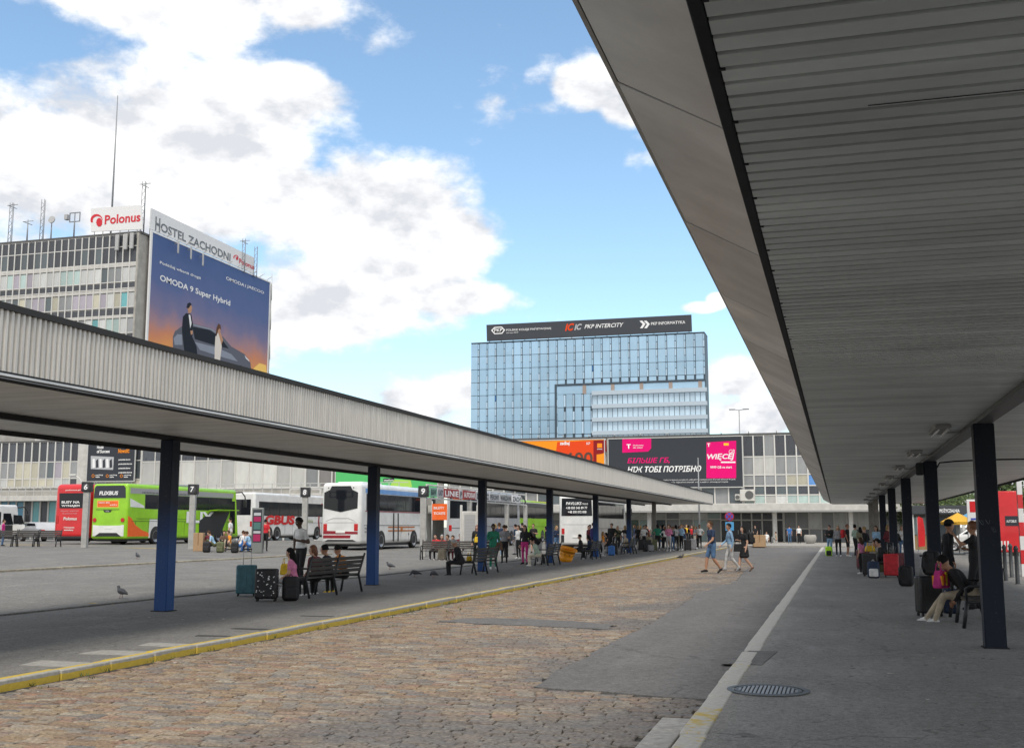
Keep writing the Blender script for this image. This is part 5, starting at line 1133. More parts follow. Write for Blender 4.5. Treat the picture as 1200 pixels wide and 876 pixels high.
# orange banner
g = AD(515, 62); t = thing('banner', 'square orange banner with pale print hanging left of the sign beam post', 'banner', g, R(YAW))
piece('sheet', V_orange, t, -.42, .42, -.02, .0, 1.85, 2.75); text('BILETY', t, M_wht, (-.33, -.022, 2.45), (1, 0, 0), (0, 0, 1), .6, .14, 0, .02); text('TICKETS', t, M_wht, (-.33, -.022, 2.15), (1, 0, 0), (0, 0, 1), .65, .14, 0, .02)
for s in (-1, 1): MB().tube([(s * .42, .03, 0), (s * .42, .03, 2.9)], .03, 6).build('pole', M_mull2, t)
# overhead sign beam
A_ = posts['9']; xb = A_.x; ya, yb_ = A_.y + .4, A_.y + 19.5; z0, z1 = A_.z + 2.95, A_.z + 3.55
t = thing('sign_beam', 'white lattice beam with red and white lettered boards above the bays', 'sign', (xb, ya, A_.z))
L_ = yb_ - ya; M_dkred = mat('dull_red_board', (.3, .035, .035), .6)
for z in (2.95, 3.62): slab('chord', M_mull, t, -.05, .05, 0, L_, z - .04, z + .04, .01, 1)
for k in range(int(L_ / .8)): s = k % 2; MB().tube([(0, k * .8, 3.0 if s else 3.58), (0, k * .8 + .8, 3.58 if s else 3.0)], .025, 5).build('lattice_bar', M_mull, t)
for y in (7.0, 14.5, L_ - .2): slab('post', M_post, t, -.12, .12, y - .12, y + .12, -.1, 2.92, .01, 1)
for k, (w, mm) in enumerate(((1.0, mat('green_board', (.2, .4, .3), .5)), (.9, M_gry), (2.4, M_dkred), (.5, M_gry), (2.2, M_dkred), (.8, M_gry), (1.6, M_pan), (2.0, M_gry), (2.6, M_pan), (2.0, M_sign))):
    y = sum((1.0, .9, 2.4, .5, 2.2, .8, 1.6, 2.0, 2.6, 2.0)[:k]) + .3 + k * .12
    slab('board', mm, t, .05, .1, y, y + w, 3.04, 3.52, .008, 1)
    text(('B&W', 'KASY', 'LINIE', 'P', 'AUTOKAR', '24h', 'WC', 'PERONY', 'WARSZAWA', 'ZACH')[k], t, M_wht if mm in (M_dkred,) else M_char, (.1, y + .1, 3.12), (0, 1, 0), (0, 0, 1), w - .2, .3, 0, .02, off=.008)

# traffic signs on one pole, near the terminal
g = GD(855, 90); t = thing('traffic_sign', 'pole with round no-stopping sign above a blue square sign', 'traffic sign', g, R(6))
MB().tube([(0, 0, 0), (0, 0, 2.75)], .035, 8).build('pole', M_ant, t)
def disc(r, y, z, m, nm): o = ring(0, r, 0, .02, 28).build(nm, m, t); o.matrix_local = Matrix.Translation((0, y, z)) @ Matrix.Rotation(R(90), 4, 'X')
disc(.36, -.05, 2.42, mat('sign_rim_red', (.4, .02, .04), .4), 'round_sign'); disc(.28, -.075, 2.42, mat('sign_blue', (.05, .08, .45), .4), 'round_face')
for a in (45, -45): o = MB().bbox(-.27, .27, -.005, .005, -.04, .04, .003, 1).build('cross_bar', mat('sign_rim_red', (.4, .02, .04)), t, (0, -.105, 2.42)); o.rotation_euler = (0, R(a), 0)
slab('square_sign', mat('sign_light_blue', (.08, .33, .62), .4), t, -.33, .33, -.06, -.03, 1.3, 1.98, .02)
flat('arrow', M_wht, t, [(-.05, -.061, 1.4), (.05, -.061, 1.4), (.05, -.061, 1.7), (.15, -.061, 1.7), (0, -.061, 1.9), (-.15, -.061, 1.7), (-.05, -.061, 1.7)], (0, -1, 0), 0, .006)

# orange basket tilted by a column
g = onZ(661, 658, 0); t = thing('laundry_basket', 'tilted orange plastic basket beside a blue column', 'basket', (g.x + .05, g.y, .03), 0)
M_bk = mat('orange_plastic', (.85, .33, .01), .4)
b = MB(); n = 24; rings = [(.27, 0), (.3, .12), (.325, .2), (.31, .21), (.34, .33), (.365, .45), (.35, .46), (.38, .56), (.43, .6), (.4, .61), (.33, .3), (.25, .03)]
vs = [(r * math.cos(2 * math.pi * i / n), r * math.sin(2 * math.pi * i / n), z) for r, z in rings for i in range(n)]
b.add(vs, [(k * n + i, k * n + (i + 1) % n, (k + 1) * n + (i + 1) % n, (k + 1) * n + i) for k in range(len(rings) - 1) for i in range(n)] + [tuple(range(n))[::-1], tuple((len(rings) - 1) * n + i for i in range(n))], True)
o = b.build('tub', M_bk, t); o.rotation_euler = (R(8), R(16), 0)
o = ring(.40, .45, .575, .615, 24).build('rim', M_bk, t); o.rotation_euler = (R(8), R(16), 0)
for a in range(10):
    o = MB().bbox(-.035, .035, .0, .02, -.03, .03, .006, 1).build('vent_slot', mat('slot_dark', (.3, .1, .005), .6), t); th = a * 2 * math.pi / 10
    o.matrix_local = Matrix.Rotation(R(16), 4, 'Y') @ Matrix.Rotation(R(8), 4, 'X') @ Matrix.Rotation(th, 4, 'Z') @ Matrix.Translation((0, .338, .39))

# ---- right-hand side beyond the canopy
M_kio = mat('kiosk_dark', (.05, .055, .06), .5)
kx = onY(1064, 600, 84).x, onY(1134, 600, 84).x
t = thing('kiosk', 'dark flat-roofed kiosk with white lettering beyond the right canopy', 'kiosk', ((kx[0] + kx[1]) / 2, 84, -.05)); w = kx[1] - kx[0]
zk0, zk1 = onY(1100, 602, 84).z + .05, onY(1100, 592, 84).z + .05
slab('fascia', M_kio, t, -w / 2, w / 2, 0, 4, zk0, zk1, .02, 1); text('WYPOŻYCZALNIA', t, M_wht, (-.2, 0, zk0 + .12), (1, 0, 0), (0, 0, 1), w * .42, .3, 0, .03); piece('back_wall', mat('kiosk_wall', (.2, .2, .19), .7), t, -w / 2 + .2, w / 2 - .2, 3.4, 3.6, 0, zk0)
for s in (-1, 0, 1): slab('post', M_mull, t, s * (w / 2 - .3) - .08, s * (w / 2 - .3) + .08, .2, .4, 0, zk0, .01, 1)
piece('counter', mat('counter_wood', (.3, .2, .09), .6), t, -w / 2 + .3, 0, 1.0, 1.6, 0, 1.05); piece('window', G_win, t, .3, w / 2 - .5, 3.3, 3.39, .9, zk0 - .2); piece('window', G_aqua, t, -w / 2 + .4, -.3, 3.3, 3.39, 1.1, zk0 - .2)
# red flag banner, pylon sign, red block
g = GD(1075, 78); t = thing('beach_flag', 'tall red feather flag beside the kiosk', 'flag', (g.x, g.y, -.05)); MB().tube([(0, 0, 0), (0, 0, 2.3)], .02, 6).build('pole', M_ant, t); flat('cloth', V_red, t, [(0.02, 0, .35), (.42, 0, .4), (.46, 0, 1.4), (.36, 0, 2.2), (.1, 0, 2.35), (.02, 0, 2.2)], (0, -1, 0), -.01, .01)
g = GD(1143, 62); t = thing('pylon_sign', 'white pylon sign with a red square at the top on the right', 'sign', (g.x, g.y, -.05), R(-6)); slab('panel', M_sign, t, -.36, .36, -.12, .12, .0, 3.05, .03); piece('red_square', V_red, t, -.22, .3, -.13, -.121, 2.4, 2.95); piece('blue_line', mat('sign_blue', (.05, .08, .45)), t, -.2, .3, -.13, -.121, 2.0, 2.1)
for k in range(4): piece('red_dot', V_red, t, -.2, -.05, -.13, -.121, 1.2 + k * .2, 1.3 + k * .2); piece('print_line', M_gry, t, 0, .28, -.13, -.121, 1.2 + k * .2, 1.27 + k * .2)
x0, x1 = onY(1170, 600, 56).x, onY(1198, 600, 56).x
t = thing('red_billboard', 'large red panel with small white print at the right edge', 'billboard', ((x0 + x1) / 2, 56, -.05), R(-4)); w = x1 - x0
slab('panel', V_red, t, -w / 2, w / 2, -.15, .15, .5, onY(1180, 574, 56).z, .03); slab('side_panel', M_sign, t, -w / 2 - .5, -w / 2 - .01, -.12, .12, .4, onY(1180, 577, 56).z, .03)
piece('print_block', M_char, t, -.25, .3, -.165, -.151, 1.7, 2.15); text('AUTOBUS', t, M_wht, (-.2, -.165, 1.85), (1, 0, 0), (0, 0, 1), .42, .12, 0, .02)
for k in (-1, 1): slab('foot', M_kio, t, k * w * .35 - .06, k * w * .35 + .06, -.1, .1, 0, .5, .01, 1)
# striped barrier post at the frame edge
g = GD(1197, 40); t = thing('barrier_post', 'red and white striped post at the right edge', 'post', (g.x, g.y, -.05))
for k in range(7): slab('band', V_red if k % 2 else M_sign, t, -.08, .08, -.08, .08, k * .45, k * .45 + .449, .004, 1)
# parasols
for (u, Y, cm, n) in ((1123, 72, mat('yellow_cloth', (.75, .42, .04), .7), 'yellow parasol beside the kiosk on the right'), (1134, 76, mat('blue_cloth', (.1, .3, .5), .7), 'small blue parasol behind the yellow one')):
    g = GD(u, Y); t = thing('parasol', n, 'parasol', (g.x, g.y, -.05)); MB().tube([(0, 0, 0), (0, 0, 2.5)], .03, 6).build('pole', M_ant, t); slab('base', M_kio, t, -.3, .3, -.3, .3, 0, .08, .02, 1)
    b = MB(); k = 8; R_ = 1.0; b.add([(0, 0, 2.5)] + [(R_ * math.cos(2 * math.pi * i / k), R_ * math.sin(2 * math.pi * i / k), 1.95) for i in range(k)] + [(R_ * .98 * math.cos(2 * math.pi * i / k), R_ * .98 * math.sin(2 * math.pi * i / k), 1.78) for i in range(k)], [(0, 1 + i, 1 + (i + 1) % k) for i in range(k)] + [(1 + i, 1 + k + i, 1 + k + (i + 1) % k, 1 + (i + 1) % k) for i in range(k)]); b.build('canopy', cm, t)
# black bollards
for i, (u, v) in enumerate(((1179, 682), (1186, 678), (1193, 686))):
    g = onZ(u, v, -.05); t = thing('bollard', f'{("left", "middle", "right")[i]} of three dark iron bollards by the right edge', 'bollard', (g.x, g.y, -.05), 0, 'iron bollards')
    MB().tube([(0, 0, 0), (0, 0, .05), (0, 0, .06), (0, 0, 1.0), (0, 0, 1.03), (0, 0, 1.12)], [.12, .12, .06, .055, .075, .03], 10).build('shaft', M_kio, t); slab('foot_plate', M_kio, t, -.15, .15, -.15, .15, 0, .03, .01, 1)
# barrier rail with red-white boards
g0, g1 = GD(1168, 48), GD(1192, 46); t = thing('barrier', 'low red and white barrier in front of the red panel', 'barrier', (g0.x, g0.y, -.05)); d = g1 - g0
for k in range(8): 
    a = d * (k / 8.0); piece('stripe', V_red if k % 2 else M_sign, t, a.x, a.x + d.x / 8, -.03, .03, .75, 1.1)
for f in (0.02, .98): piece('leg', M_kio, t, d.x * f - .03, d.x * f + .03, -.04, .04, 0, .75)
# litter planter by the entrance
g = GD(949, 112); t = thing('planter', 'round concrete planter by the terminal entrance', 'planter', g); b = MB(); n = 16
b.add([(r * math.cos(2 * math.pi * i / n), r * math.sin(2 * math.pi * i / n), z) for r, z in ((.35, 0), (.55, .25), (.6, .6), (.5, .85), (.4, .8)) for i in range(n)], [(k * n + i, k * n + (i + 1) % n, (k + 1) * n + (i + 1) % n, (k + 1) * n + i) for k in range(4) for i in range(n)] + [tuple(64 + i for i in range(n))], True); b.build('bowl', M_wall, t)

# ---- trees on the right
M_leaf = mat('foliage', (.06, .10, .03), .6, var=.4, vscale=2.0, coords='World'); M_leaf2 = mat('foliage_light', (.11, .15, .045), .6, var=.4, vscale=2.0, coords='World'); M_bark = mat('bark', (.1, .075, .055), .9, var=.3)
def tree(label, loc, h, r, seed, n=2600):
    rs = random.Random(seed); t = thing('tree', label, 'tree', loc, 0, 'trees beyond the right canopy'); b = MB()
    b.tube([(0, 0, 0), (.1, 0, h * .3), (0, .1, h * .6), (.1, 0, h * .85)], [.28, .2, .13, .05], 8)
    limbs = []
    for k in range(7): a = rs.random() * 6.28; z = h * rs.uniform(.32, .6); e = Vector((r * .65 * math.cos(a), r * .65 * math.sin(a), z + h * rs.uniform(.12, .3))); b.tube([(0, 0, z), e * .5 + Vector((0, 0, z * .5 + .2)), e], [.11, .07, .03], 6); limbs.append(e)
    b.build('trunk', M_bark, t)
    cl = [(Vector((rs.gauss(0, .45) * r, rs.gauss(0, .45) * r, h * rs.uniform(.45, .95))), rs.uniform(.25, .5) * r) for _ in range(16)] + [(e, .4 * r) for e in limbs]
    b = MB()
    for _ in range(n):
        c, q = rs.choice(cl); v = Vector((rs.gauss(0, 1), rs.gauss(0, 1), rs.gauss(0, .8))); v = c + v.normalized() * q * rs.uniform(.6, 1.05)
        a1 = Vector((rs.gauss(0, 1), rs.gauss(0, 1), rs.gauss(0, 1))).normalized(); a2 = a1.orthogonal().normalized(); s = rs.uniform(.1, .2); b.m = 0 if rs.random() < .6 else 1
        b.add([v - a1 * s, v + a2 * s * .5, v + a1 * s, v - a2 * s * .5], [(0, 1, 2, 3)])
    tag(b.build('crown', [M_leaf, M_leaf2], t), kind='stuff')
for i, (u, Y, h, r, n) in enumerate(((1096, 112, 6.5, 3.4, 'broad tree rising behind the kiosk'), (1120, 118, 6.0, 3.2, 'tree between the kiosk and the white pylon sign'), (1070, 125, 5.5, 3.2, 'tree at the left end of the kiosk'), (1152, 122, 5.4, 3.5, 'tree behind the white pylon sign'), (1186, 70, 6.2, 1.6, 'slim tree behind the red panel at the right edge'), (1176, 126, 6, 3.4, 'tree behind the barrier on the far right'))):
    g = GD(u, Y); tree(n, (g.x, g.y, -.05), h, r, 40 + i)
# ================================================================ people, luggage, birds
import numpy as np
PEOPLE = []
ARM = {'down': ((.05, -.03, -.29), (.05, .05, -.53)), 'bent': ((.05, -.06, -.27), (-.05, .19, -.2)), 'lap': ((.05, .06, -.27), (-.06, .28, -.36)), 'photo': ((.08, .2, -.12), (-.08, .34, .06)),
       'fwd': ((.05, .08, -.27), (.02, .29, -.42)), 'back': ((.07, -.15, -.25), (.07, -.19, -.5)), 'hip': ((.19, -.06, -.22), (.03, .07, -.38)), 'pull': ((.08, -.12, -.26), (.14, -.27, -.5)), 'knee': ((.06, .16, -.24), (-.04, .38, -.38)), 'hang': ((.02, .2, -.22), (-.06, .36, -.42))}
LEG = {'stand': [((.10, .02, .5), (.105, -.02, .09), (.125, .15, .035))] * 2,
       'ease': [((.10, .02, .5), (.105, -.02, .09), (.125, .15, .035)), ((.13, .08, .5), (.17, .06, .09), (.22, .22, .035))],
       'walk': [((.095, .14, .52), (.09, .2, .11), (.10, .36, .07)), ((.095, .0, .5), (.09, -.27, .16), (.10, -.15, .035))],
       'sit': [((.12, .44, .5), (.12, .42, .09), (.13, .58, .035))] * 2, 'sitout': [((.12, .43, .49), (.13, .72, .10), (.14, .85, .06)), ((.11, .44, .5), (.10, .6, .09), (.11, .75, .04))],
       'sitwide': [((.2, .42, .5), (.22, .36, .09), (.25, .51, .035))] * 2, 'low': [((.16, .36, .62), (.14, .42, .1), (.15, .56, .035))] * 2}
def cloth(name, c, rough=.85): return mat(name, c, rough, var=.28, vscale=7, bump=.8, bscale=11)
SKIN = {'light': mat('skin_light', (.52, .31, .22), .55), 'tan': mat('skin_tan', (.40, .21, .13), .55), 'dark': mat('skin_dark', (.08, .045, .03), .5)}
HAIRC = {'black': mat('hair_black', (.012, .011, .011), .8, spec=.15), 'brown': mat('hair_brown', (.06, .034, .02), .8, spec=.15), 'blond': mat('hair_blond', (.3, .2, .09), .8, spec=.15), 'grey': mat('hair_grey', (.35, .34, .33), .6), 'auburn': mat('hair_auburn', (.16, .06, .025), .5)}
M_eye = mat('eye_dark', (.02, .015, .012), .3); M_lip = mat('lip', (.32, .11, .09), .5)
COL = {'navy': (.015, .03, .07), 'black': (.013, .013, .015), 'white': (.7, .7, .69), 'grey': (.23, .23, .24), 'lgrey': (.42, .42, .42), 'denim': (.07, .14, .26), 'ldenim': (.2, .33, .48), 'beige': (.4, .34, .25), 'khaki': (.22, .2, .13), 'red': (.55, .02, .03), 'orange': (.75, .27, .02), 'yellow': (.75, .5, .03), 'pink': (.6, .2, .35), 'magenta': (.5, .03, .2), 'green': (.02, .2, .12), 'mint': (.35, .45, .36), 'lblue': (.3, .48, .66), 'blue': (.04, .15, .42), 'brown': (.12, .07, .045), 'purple': (.08, .07, .25), 'olive': (.1, .11, .05), 'maroon': (.13, .02, .03), 'teal': (.04, .13, .16), 'cream': (.6, .55, .44)}
def cm(n): return cloth('cloth_' + n, COL[n])

def person(label, loc, face, pose='stand', h=1.72, top='black', bottom='denim', shoe='black', skin='light', hair='brown', style='short', sleeve='long', legs='long', arms=('down', 'down'), lean=0, head=0, nod=0, skirt=0.0, twist=0, bulk=1.0, vox=.024, hat=None, group=None):
    sit = pose.startswith('sit') or pose == 'low'
    root = thing('person', label, 'person', loc, R(face), group)
    k = h / 1.75; pz = {'low': .36}.get(pose, .535) if sit else .96
    U = Matrix.Translation((0, 0, pz)) @ Matrix.Rotation(R(twist), 4, 'Z') @ Matrix.Rotation(R(-lean), 4, 'X')     # upper body frame at the pelvis
    prim = []      # (region, p0, p1, r0, r1) capsules and (region, c, (rx,ry,rz), frame) ellipsoids
    def cap(reg, a, b, r0, r1): prim.append(('c', reg, Vector(a), Vector(b), r0, r1))
    def ell(reg, c, r, fr): prim.append(('e', reg, fr @ Vector(c), r, fr.to_3x3()))
    q = bulk
    ell('bottom', (0, -.005, .0), (.168 * q, .122 * q, .13), U); ell('top', (0, .005, .16), (.148 * q, .105 * q, .17), U); ell('top', (0, .0, .33), (.172 * q, .115 * q, .18), U)
    if sit or True: ell('top', (0, .0, .07), (.163 * q, .118 * q, .12), U)
    for s in (-1, 1): cap('top', U @ Vector((s * .09, 0, .45)), U @ Vector((s * .175, -.005, .435)), .062, .06 * q)
    cap('skin', U @ Vector((0, -.01, .45)), U @ Vector((0, .01, .57)), .056, .05)
    HF = U @ Matrix.Translation((0, .015, .655)) @ Matrix.Rotation(R(lean * .6 - nod), 4, 'X') @ Matrix.Rotation(R(head), 4, 'Z')
    ell('skin', (0, -.005, .02), (.077, .098, .108), HF); ell('skin', (0, .028, -.055), (.056, .062, .062), HF); ell('skin', (0, .098, -.015), (.014, .02, .024), HF)
    for s in (-1, 1): ell('skin', (s * .078, -.005, -.005), (.012, .02, .03), HF)
    hands = []
    for s, an in ((-1, arms[0]), (1, arms[1])):
        e0, w0 = ARM[an]; sh = Vector((s * .185 * (1 + (q - 1) * .5), -.005, .435)); e = sh + Vector((s * e0[0], e0[1], e0[2])); w = sh + Vector((s * w0[0], w0[1], w0[2]))
        sh, e, w = U @ sh, U @ e, U @ w
        cap('top' if sleeve != 'none' else 'skin', sh, sh.lerp(e, .62), .054 * q, .05 * q); cap('top' if sleeve == 'long' else 'skin', sh.lerp(e, .55), e, .046 * q, .042); cap('top' if sleeve == 'long' else 'skin', e, w, .041 * (q if sleeve == 'long' else 1), .029)
        d = (w - e).normalized(); cap('skin', w, w + d * .06, .027, .03); hands.append((w + d * .055, d, s))
    lg = LEG.get(pose, LEG['stand']); lg = lg if len(lg) == 2 else lg * 2
    for i, s in ((0, 1), (1, -1)):
        kn, an, to = [Vector((s * v[0], v[1], v[2])) for v in lg[i]]; hp = Vector((s * .092, 0, pz - (.02 if sit else .04)))
        bt = 'bottom' if legs != 'none' else 'skin'
        cap(bt, hp, hp.lerp(kn, .85), .09 * q, .068 * (1.12 if legs == 'short' else 1)); cap('bottom' if legs == 'long' else 'skin', hp.lerp(kn, .8), kn, .06, .056); cap('bottom' if legs == 'long' else 'skin', kn, kn.lerp(an, .35), .056, .058); cap('bottom' if legs == 'long' else 'skin', kn.lerp(an, .35), an, .057, .044 if legs == 'long' else .036)
        dz = Vector((0, 0, -.035)); heel = an + dz + (an - to).normalized() * .045
        cap('shoe', an + Vector((0, 0, -.03)), heel, .042, .04); cap('shoe', heel, to, .04, .033); cap('shoe', an, an.lerp(to, .6), .042, .037)
    if skirt and not sit: 
        for j in range(6): z = pz - skirt * j / 5.0; ell('bottom', (0, 0, z - pz), (.17 + .05 * j / 5, .135 + .05 * j / 5, .09), Matrix.Translation((0, 0, pz)))
    mb = MB()
    for p in prim:
        if p[0] == 'c':
            _, _, a, b, r0, r1 = p; mb.tube([a, b] if (a - b).length > 1e-4 else [a, a + Vector((0, 0, .001))], [r0, r1], 10); mb.sphere(a, r0, 10, 7); mb.sphere(b, r1, 10, 7)
        else:
            _, _, c, r, rot = p; m0 = len(mb.v); mb.sphere((0, 0, 0), r, 14, 10)
            for i in range(m0, len(mb.v)): mb.v[i] = tuple(rot @ Vector(mb.v[i]) + c)
    # extras that stay crisp: fingers, eyes, mouth
    ex = MB(); ex.m = 2
    for (c, d, s) in hands:
        side = Vector((0, 0, 1)).cross(d); side = side.normalized() if side.length > .2 else Vector((0, 1, 0)); nrm = d.cross(side).normalized(); bend = -nrm if nrm.z > 0 else nrm
        for j in range(4):
            o = c + side * (j - 1.5) * .016 + d * .02; ln = (.072, .082, .078, .06)[j]
            ex.tube([o, o + d * ln * .5, o + d * ln * .85 + bend * ln * .28], [.0088, .008, .006], 6)
        o = c - side * s * .026 - d * .015; ex.tube([o, o - side * s * .022 + d * .03, o - side * s * .026 + d * .058 + bend * .01], [.0105, .009, .0065], 6)
    for s in (-1, 1):
        ex.m = 5; ex.sphere(HF @ Vector((s * .031, .082, .012)), .0125, 8, 6); ex.m = 4; ex.sphere(HF @ Vector((s * .031, .0915, .012)), .006, 6, 5)
        ex.tube([HF @ Vector((s * .018, .09, .036)), HF @ Vector((s * .046, .083, .037))], .004, 5)
    ex.m = 6; ex.tube([HF @ Vector((-.022, .083, -.058)), HF @ Vector((0, .091, -.057)), HF @ Vector((.022, .083, -.058))], .006, 5)
    if k != 1: root.scale = (k, k, k)
    mats = [cm(top), cm(bottom), SKIN[skin], cm(shoe), M_eye, mat('eye_white', (.6, .58, .55), .3), M_lip]
    PEOPLE.append((root, prim, mb, ex, mats, vox))
    # hair
    hb = MB(); hm = HAIRC[hair]
    if style != 'bald':
        s0 = MB(); s0.sphere((0, 0, 0), (.084, .106, .116), 18, 12); vs, fs = s0.v, s0.f
        lim = {'short': -.035, 'long': -.09, 'bun': -.05, 'bob': -.11, 'buns': -.05}[style]
        keep = []
        for f in fs:
            c = sum((Vector(vs[i]) for i in f), Vector()) / len(f)
            if c.z < lim: continue
            if c.y > .05 and c.z < .045: continue
            if c.y > .0 and c.z < -.02 and style == 'short': continue
            if c.y > .03 and c.z < 0: continue
            keep.append(f)
        rs = random.Random(len(PEOPLE)); vs = [Vector(v) * (1 + rs.uniform(-.035, .05)) for v in vs]
        fr = HF @ Matrix.Translation((0, -.008, .022)); hb.add([fr @ v for v in vs], keep, True)
        def blob(c, r):
            m0 = len(hb.v); hb.sphere((0, 0, 0), r, 12, 9)
            for i in range(m0, len(hb.v)): hb.v[i] = tuple(HF @ (Vector(hb.v[i]) * (1 + rs.uniform(-.06, .06)) + Vector(c)))
        if style == 'long': blob((0, -.075, -.11), (.095, .055, .2)); blob((.065, -.03, -.08), (.03, .05, .15)); blob((-.065, -.03, -.08), (.03, .05, .15))
        if style == 'bob': blob((0, -.065, -.05), (.09, .06, .11))
        if style == 'bun': blob((0, -.09, .09), (.045, .045, .045))
        if style == 'buns': blob((.06, -.03, .13), (.042, .042, .042)); blob((-.06, -.03, .13), (.042, .042, .042))
        hb.build('hair', hm, root)
    if hat:
        cb = MB(); s0 = MB(); s0.sphere((0, 0, 0), (.092, .114, .105), 18, 10); keep = [f for f in s0.f if sum(s0.v[i][2] for i in f) / len(f) > .0]
        fr = HF @ Matrix.Translation((0, -.005, .05)); cb.add([fr @ Vector(v) for v in s0.v], keep, True)
        br = [(.09 * math.sin(a), .08 + .085 * math.cos(a), .0) for a in [R(-80 + 20 * i) for i in range(9)]]
        cb.add([fr @ Vector(v) for v in br] + [fr @ (Vector(v) + Vector((0, 0, .012))) for v in br], [tuple(range(9)), tuple(range(9, 18))[::-1]] + [(i, i + 1, 10 + i, 9 + i) for i in range(8)]); cb.build('cap', cm(hat), root)
    return root

def flush_people():
    tmp = []
    for (root, prim, mb, ex, mats, vox) in PEOPLE:
        me = bpy.data.meshes.new('body'); me.from_pydata(mb.v, [], mb.f); o = bpy.data.objects.new('body', me); C.objects.link(o)
        md = o.modifiers.new('r', 'REMESH'); md.mode = 'VOXEL'; md.voxel_size = vox; md.use_smooth_shade = True
        sm_ = o.modifiers.new('s', 'SMOOTH'); sm_.factor = .5; sm_.iterations = 2; tmp.append(o)
    dg = bpy.context.evaluated_depsgraph_get()
    for o, (root, prim, mb, ex, mats, vox) in zip(tmp, PEOPLE):
        me = bpy.data.meshes.new_from_object(o.evaluated_get(dg)); old = o.data; bpy.data.objects.remove(o); bpy.data.meshes.remove(old)
        n = len(me.vertices); co = np.empty(n * 3); me.vertices.foreach_get('co', co); co = co.reshape(-1, 3)
        fs = [list(p.vertices) for p in me.polygons]; ce = np.array([co[f].mean(0) for f in fs]); best = np.full(len(fs), 1e9); reg = np.zeros(len(fs), int); ids = {'top': 0, 'bottom': 1, 'skin': 2, 'shoe': 3}
        for p in prim:
            if p[0] == 'c':
                a, b = np.array(p[2]), np.array(p[3]); d = b - a; t = np.clip(((ce - a) @ d) / max(1e-9, d @ d), 0, 1); dist = np.linalg.norm(ce - a - t[:, None] * d, axis=1) - (p[4] + (p[5] - p[4]) * t)
            else:
                loc = (ce - np.array(p[2])) @ np.array(p[4]); r = np.array(p[3]); dist = (np.linalg.norm(loc / r, axis=1) - 1) * r.min()
            w = dist < best; best[w] = dist[w]; reg[w] = ids[p[1]]
        nm = bpy.data.meshes.new('body'); nm.from_pydata([tuple(v) for v in co] + ex.v, [], fs + [[i + n for i in f] for f in ex.f])
        for m in mats: nm.materials.append(m)
        nm.polygons.foreach_set('material_index', [int(x) for x in reg] + ex.mi); nm.polygons.foreach_set('use_smooth', [True] * len(nm.polygons)); nm.update()
        bpy.data.meshes.remove(me); link(bpy.data.objects.new('body', nm), root)

# ---- luggage
def suitcase(label, loc, rz, col, h=.62, w=.42, d=.26, handle=True, dots=False, lie=False):
    t = thing('suitcase', label, 'suitcase', loc, R(rz)); m = cloth('case_' + col, COL[col], .5)
    b = MB(); b.bbox(-w / 2, w / 2, -d / 2, d / 2, .06, .06 + h, .045, 3); b.build('shell', m, t); slab('zip_band', M_nbox, t, -w / 2 - .004, w / 2 + .004, -.012, .012, .07, .055 + h, .03)
    for (x, y) in ((-1, -1), (1, -1), (1, 1), (-1, 1)): MB().tube([(x * (w / 2 - .05) - .015, y * (d / 2 - .04), .033), (x * (w / 2 - .05) + .015, y * (d / 2 - .04), .033)], .03, 8).build('wheel', V_tyre, t)
    for i in range(3): slab('rib', m, t, -w * .3 + i * w * .3 - .012, -w * .3 + i * w * .3 + .012, -d / 2 - .006, d / 2 + .006, .11, .0 + h, .004, 1)
    if handle:
        for s in (-1, 1): MB().tube([(s * .09, d * .3, .06 + h - .02), (s * .09, d * .3, h + .42)], .008, 6).build('handle_tube', V_rim, t)
        MB().tube([(-.1, d * .3, h + .42), (.1, d * .3, h + .42)], .017, 8).build('handle_grip', M_nbox, t)
    if dots:
        rs = random.Random(4)
        for k in range(46):
            sd = rs.random() < .6; x, z = rs.uniform(-w * .45, w * .45), rs.uniform(.12, h); y = rs.uniform(-d * .4, d * .4); r = rs.uniform(.008, .017)
            o = ring(0, r, 0, .003, 8).build('dot', M_wht, t)
            o.matrix_local = Matrix.Translation((x, -d / 2 - .001, z)) @ Matrix.Rotation(R(90), 4, 'X') if sd else Matrix.Translation((w / 2 + .001, y, z)) @ Matrix.Rotation(R(90), 4, 'Y')
    return t
def backpack(label, loc, rz, col, s=1.0, tilt=0, col2=None):
    t = thing('backpack', label, 'backpack', loc, R(rz)); t.scale = (s, s, s); m = cloth('pack_' + col, COL[col], .7); m2 = cloth('pack_' + (col2 or col), COL[col2 or col], .7)
    b = MB(); b.bbox(-.16, .16, -.1, .09, 0, .46, .075, 4); o = b.build('main_bag', m, t); o.rotation_euler = (R(tilt), 0, 0)
    b = MB(); b.bbox(-.12, .12, -.15, -.08, .04, .26, .035, 3); o = b.build('front_pocket', m2, t); o.rotation_euler = (R(tilt), 0, 0)
    for sg in (-1, 1): o = MB().tube([(sg * .07, .08, .42), (sg * .1, .15, .34), (sg * .12, .15, .18), (sg * .12, .08, .06)], .016, 6).build('strap', m2, t); o.rotation_euler = (R(tilt), 0, 0)
    o = MB().tube([(-.04, .07, .45), (0, .07, .5), (.04, .07, .45)], .009, 6).build('loop', m2, t); o.rotation_euler = (R(tilt), 0, 0)
    return t
